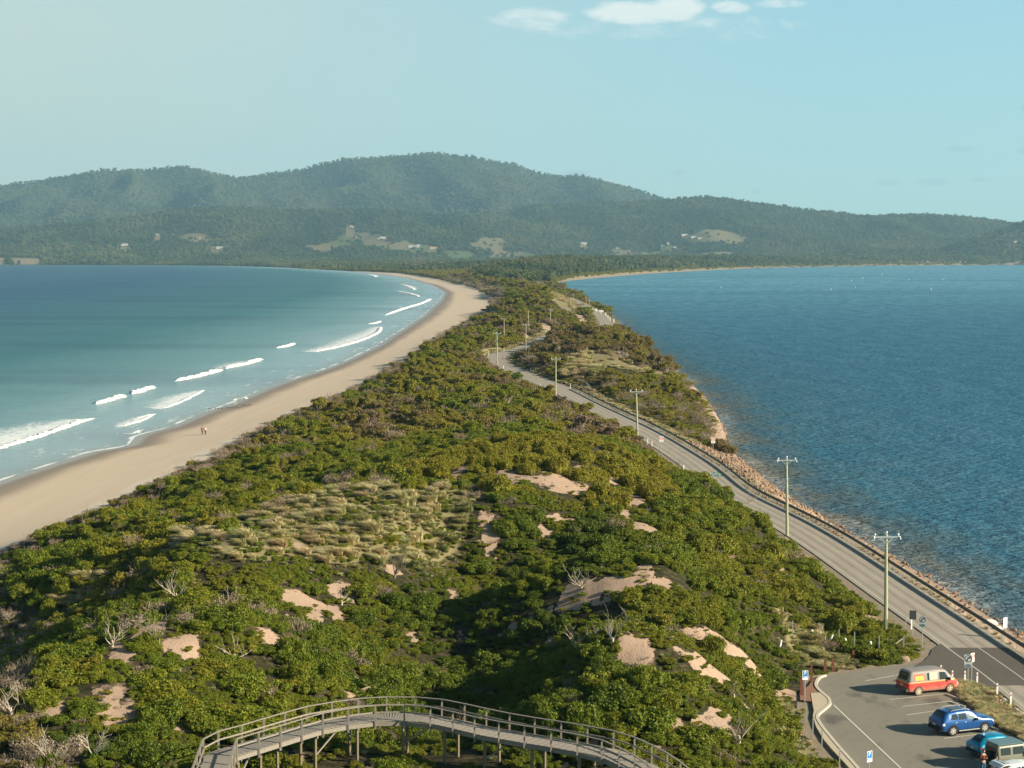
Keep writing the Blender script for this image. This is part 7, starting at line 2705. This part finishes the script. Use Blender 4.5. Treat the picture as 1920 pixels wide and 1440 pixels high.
HOUSES = [(660, 426, 9, 4, 'grey roofed house alone high in the forest', M_hc, M_rl), (653, 453, 7, 3.5, 'low shed left of the green paddock', M_hw, M_rd), (718, 447, 12, 5, 'pale barn with roofs above the stepped paddocks', M_hw, M_rl),
          (711, 448.5, 7, 3, 'small white shed beside the pale barn', M_hw, M_rl), (772, 464, 16, 4.5, 'long low white farmhouse, left part of the homestead', M_hw, M_rl), (785, 463.5, 11, 6.5, 'tall white gabled farmhouse at the middle of the homestead', M_hw, M_rl),
          (812, 466, 16, 4, 'orange roofed building right of the homestead', M_hc, M_ro), (829, 467.5, 8, 4, 'white cottage right of the orange roof', M_hw, M_rl), (234, 460, 14, 4.5, 'white house on the small clearing at far left', M_hw, M_rl), (417, 466, 26, 5, 'long white building in the forest above the beach end', M_hw, M_rl),
          (341, 439.5, 5, 3.5, 'tiny white house at the left tip of the straw paddock', M_hw, M_rl), (375, 448, 4, 3, 'tiny white hut under the straw paddock', M_hw, M_rl), (296, 441, 13, 3, 'long shed left of the straw paddock', M_hc, M_rl), (327, 441, 9, 3, 'blue grey shed beside the straw paddock', M_hc, M_rd),
          (1094, 458, 14, 5, 'cream house in forest left of the bay', M_hc, M_rl), (1243, 462, 9, 3.5, 'white shed left of the white house on the right slope', M_hw, M_rl), (1253, 460, 6, 7, 'white steep gabled house on the right slope', M_hw, M_rl), (1266, 464, 9, 3, 'dark roofed shed right of the gabled house', M_hw, M_rd),
          (1283, 440.5, 14, 3, 'row of pale sheds at the top left of the hillside clearing', M_hw, M_rl), (1300, 445, 12, 3.5, 'pale house in the hillside clearing', M_hw, M_rd), (1312, 448, 10, 3, 'lower pale shed in the hillside clearing', M_hc, M_rl), (1157, 466, 5, 3.5, 'small hut by the straw field near the bay', M_hw, M_rd),
          (1890, 455, 9, 3, 'white house on the right-hand headland', M_hw, M_rd), (1905, 454, 14, 3.5, 'long dark roofed house on the right-hand headland', M_hc, M_rd)]
for hh in HOUSES:
    house(*hh)

# ------------------------------------------------------------------ rocks
def rock_mesh(seed):
    bm = bmesh.new()
    bmesh.ops.create_icosphere(bm, subdivisions=2, radius=1)
    rr = random.Random(seed)
    offs = [Vector((rr.uniform(-1, 1), rr.uniform(-1, 1), rr.uniform(-1, 1))).normalized() for _ in range(9)]
    for v in bm.verts:
        d = v.co.normalized()
        k = 1.0
        for o_ in offs:
            k = min(k, 0.72 / max(0.3, d.dot(o_))) if d.dot(o_) > 0.72 else k
        v.co = d * k * (1 + rr.uniform(-.06, .06))
        v.co.z *= 0.75
    me = bpy.data.meshes.new('rock')
    bm.to_mesh(me)
    bm.free()
    me.materials.append(M_rock)
    return me
M_rock, t = new_mat('orange_tan_rock')
rr_ = t.n('ShaderNodeObjectInfo').outputs['Random']
pos = P3(t)
c = t.ramp(rr_, [(0.0, (0.16, 0.10, 0.07)), (0.35, (0.33, 0.20, 0.125)), (0.7, (0.43, 0.30, 0.20)), (1.0, (0.30, 0.25, 0.19))])
c = t.mix(t.noise(pos, 2.5, 4), c, (0.18, 0.13, 0.09, 1))
finish(t, c, 0.9, t.noise(pos, 5, 4), 0.5, 0.05, 0.2)
ROCKS = [rock_mesh(900 + i) for i in range(5)]
pts, sc_ = [], []
yy = rng.uniform(118, 345, 9000)
u = rng.random(9000)
rcx = np.interp(yy, road_c[:160, 1], road_c[:160, 0])
xa = rcx + 4.6
xb = XWR(yy) + 0.8
xx = xa + (xb - xa) * u
ok = (xb > xa) & (fbm(xx / 2, yy / 4, 12) > 0.33) & ((yy > 262) | ((u > 0.8) & (rng.random(9000) < 0.25)))
xx, yy = xx[ok], yy[ok]
sz = (0.10 + 0.30 * rng.random(len(xx)) ** 2.2)
zz = np.maximum(HT(xx, yy), -0.2)
o = scatter_object('riprap_rocks', ROCKS, np.column_stack([xx, yy, zz]), np.stack([sz * 1.3, sz, sz], 1), rng.random((len(xx), 3)) * 6, rng.integers(0, 5, len(xx)), 0 * xx)
tag(o, 'tumbled orange tan rocks between the guardrail and the bay', 'rocks', kind='stuff')
bp = np.stack([rng.uniform(bed[:, 0].min(), bed[:, 0].max(), 3600), rng.uniform(bed[:, 1].min(), bed[:, 1].max(), 3600)], 1)
bp = bp[in_poly(bp[:, 0], bp[:, 1], bed)]
dn = dist_path(bp[:, 0], bp[:, 1], gpoly([(1792, 1281), (1790, 1286), (1800, 1306), (1826.7, 1329), (1851.7, 1348), (1882, 1368), (1920, 1387), (2010, 1440)]))
bp = bp[dn > 1.2]
sz = 0.09 + 0.16 * rng.random(len(bp))
o = scatter_object('bed_rocks', ROCKS, np.column_stack([bp, HT(bp[:, 0], bp[:, 1]) + 0.03]), np.stack([sz * 1.3, sz, sz], 1), rng.random((len(bp), 3)) * 6, rng.integers(0, 5, len(bp)), 0 * sz)
tag(o, 'small broken rocks covering the garden bed beside the car park', 'rocks', kind='stuff')
# shoreline rocks on the small beach and along the spit
yy = rng.uniform(350, 900, 1500)
xx = XWR(yy) - rng.random(1500) ** 1.5 * 5 + 0.8
ok = fbm(xx / 3, yy / 14, 14) > 0.5
xx, yy = xx[ok], yy[ok]
sz = 0.10 + 0.32 * rng.random(len(xx)) ** 2
o = scatter_object('shore_rocks', ROCKS, np.column_stack([xx, yy, np.maximum(HT(xx, yy), -0.1)]), np.stack([sz * 1.6, sz, sz], 1), rng.random((len(xx), 3)) * 6, rng.integers(0, 5, len(xx)), 0 * sz)
tag(o, 'dark and tan rocks along the narrow bay beach', 'rocks', kind='stuff')
M_pale = simple('whitish_rock', (0.62, 0.58, 0.50), 0.9, var=0.15, scale=2, bstr=0.4)
for px, py, s_, lab in [(1857, 1172, 0.75, 'whitish boulder behind the guardrail, larger of a pair'), (1869, 1182, 0.55, 'whitish boulder behind the guardrail, smaller of a pair'), (1841, 1163, 0.3, 'small white rock left of the pale boulder pair'), (1695, 1240, 0.5, 'reddish boulder at the foot of the grassy corner'), (1664, 1232, 0.4, 'brown rock under the timber brace')]:
    X_, Y_, Z_ = T(px, py, water=True)
    me = ROCKS[int(rng.integers(0, 5))].copy()
    o = link_mesh('boulder', me, M_pale if 'hit' in lab else M_rock, loc=(X_, Y_, Z_ + s_ * .2))
    o.scale = (s_ * 1.3, s_, s_)
    tag(o, lab, 'rock')

for px, py, r_, k_, lab in [(1326, 842, 2.6, 0, 'dark rounded shoreline bush just right of the 50 sign behind the guardrail'), (1352, 850, 2.9, 1, 'dark bush nearest the water right of the shoreline pair'), (1338, 836, 2.2, 2, 'dark bush behind the shoreline pair at the small beach')]:
    X_, Y_, Z_ = T(px + 12, py)
    o = bpy.data.objects.new('shoreline_bush', PR['domed'][k_])
    COL.objects.link(o)
    o.location = (X_, Y_, Z_ - 0.1)
    o.scale = (r_ * .8, r_ * .8, r_ * 0.8)
    o['tint'] = 0.80
    tag(o, lab, 'shrub', 'dark bushes at the small bay beach')

# ------------------------------------------------------------------ dead snags and bleached branches
for k, (px, py, hgt, up_, lab) in enumerate([(710, 1205 + 0, 0, 0, '')][:0] + [
        (297, 1212, 2.2, 0.7, 'dark bare dead shrub standing on the open sand at left'), (1148, 1215, 2.4, 1.2, 'bleached forked snag in the middle of the dune'), (1085, 1225, 1.8, 1.2, 'pale twisted stump left of the forked snag'), (1110, 1210, 1.5, 1.0, 'short bleached branches between two snags'),
        (1385, 1400, 2.2, 1.2, 'bleached upright snag low on the right slope'), (1090, 1105, 2.2, 0.4, 'sprawling bleached branches on the central sand patch'), (175, 1425, 2.0, 0.9, 'bleached many-branched dead bush at bottom left'), (100, 1437, 1.6, 0.7, 'second bleached dead bush nearer the left corner'),
        (20, 1345, 2.0, 0.6, 'bleached branches at the left edge of the frame'), (440, 1242, 1.8, 0.3, 'fallen pale branches on sand left of centre'), (330, 1125, 2.0, 0.6, 'pale dead limbs above the left sand patch'), (210, 1215, 1.8, 0.5, 'pale dead limbs among bushes at left'),
        (1405, 945, 1.7, 0.9, 'pale bare branches at the road edge of the dune'), (1270, 880, 2.0, 0.8, 'grey bare bush above the green road patch'), (322, 902, 1.6, 0.6, 'grey dead bush overhanging the beach edge'), (480, 845, 1.8, 0.6, 'grey dead limbs on the rim of the beach dune'),
        (1060, 790, 2.0, 0.7, 'arched pale branch on the far dune near the road'), (740, 1085, 2.6, 0.8, 'large grey brown dead bush at the edge of the dark hollow'), (1375, 1310, 1.1, 1.6, 'short weathered stump right of centre'), (640, 1135, 1.4, 0.4, 'small dead branches on the sand bank')]):
    X_, Y_, Z_ = T(px, py)
    r = empty('dead_snag', (X_, Y_, Z_))
    tag(r, lab, 'dead shrub')
    mb = MB()
    mb.tube([(0, 0, -0.2), (0.05, 0.02, hgt * .15), (0.02, -.03, hgt * .3)], [0.09, 0.075, 0.06], 6)
    mb.build('trunk', M_paleb if 'dark' not in lab and 'grey' not in lab else M_bark, r)
    mb = MB()
    branch_tubes(mb, 40 + k, 5 if hgt < 2.5 else 9, hgt * 0.75, 0.045, up_, 2, base=(0.02, 0, hgt * .1), nseg=3)
    mb.build('branches', M_paleb if 'dark' not in lab and 'grey' not in lab else M_bark, r)

# ------------------------------------------------------------------ haze
m, t = new_mat('air_haze')
pv = t.n('ShaderNodeVolumePrincipled', i={'Color': (0.44, 0.78, 1.0, 1), 'Density': 4.6e-5, 'Anisotropy': 0.15})
t.n('ShaderNodeOutputMaterial', i={'Volume': pv.outputs[0]})
mb = MB()
hx, hy0, hy1, hz0, hz1 = 8600.0, -60.0, 14900.0, -5.5, 900.0
mb.box((0, (hy0 + hy1) / 2, (hz0 + hz1) / 2), (2 * hx, hy1 - hy0, hz1 - hz0))
o = mb.build('haze', m)
o['kind'] = 'stuff'
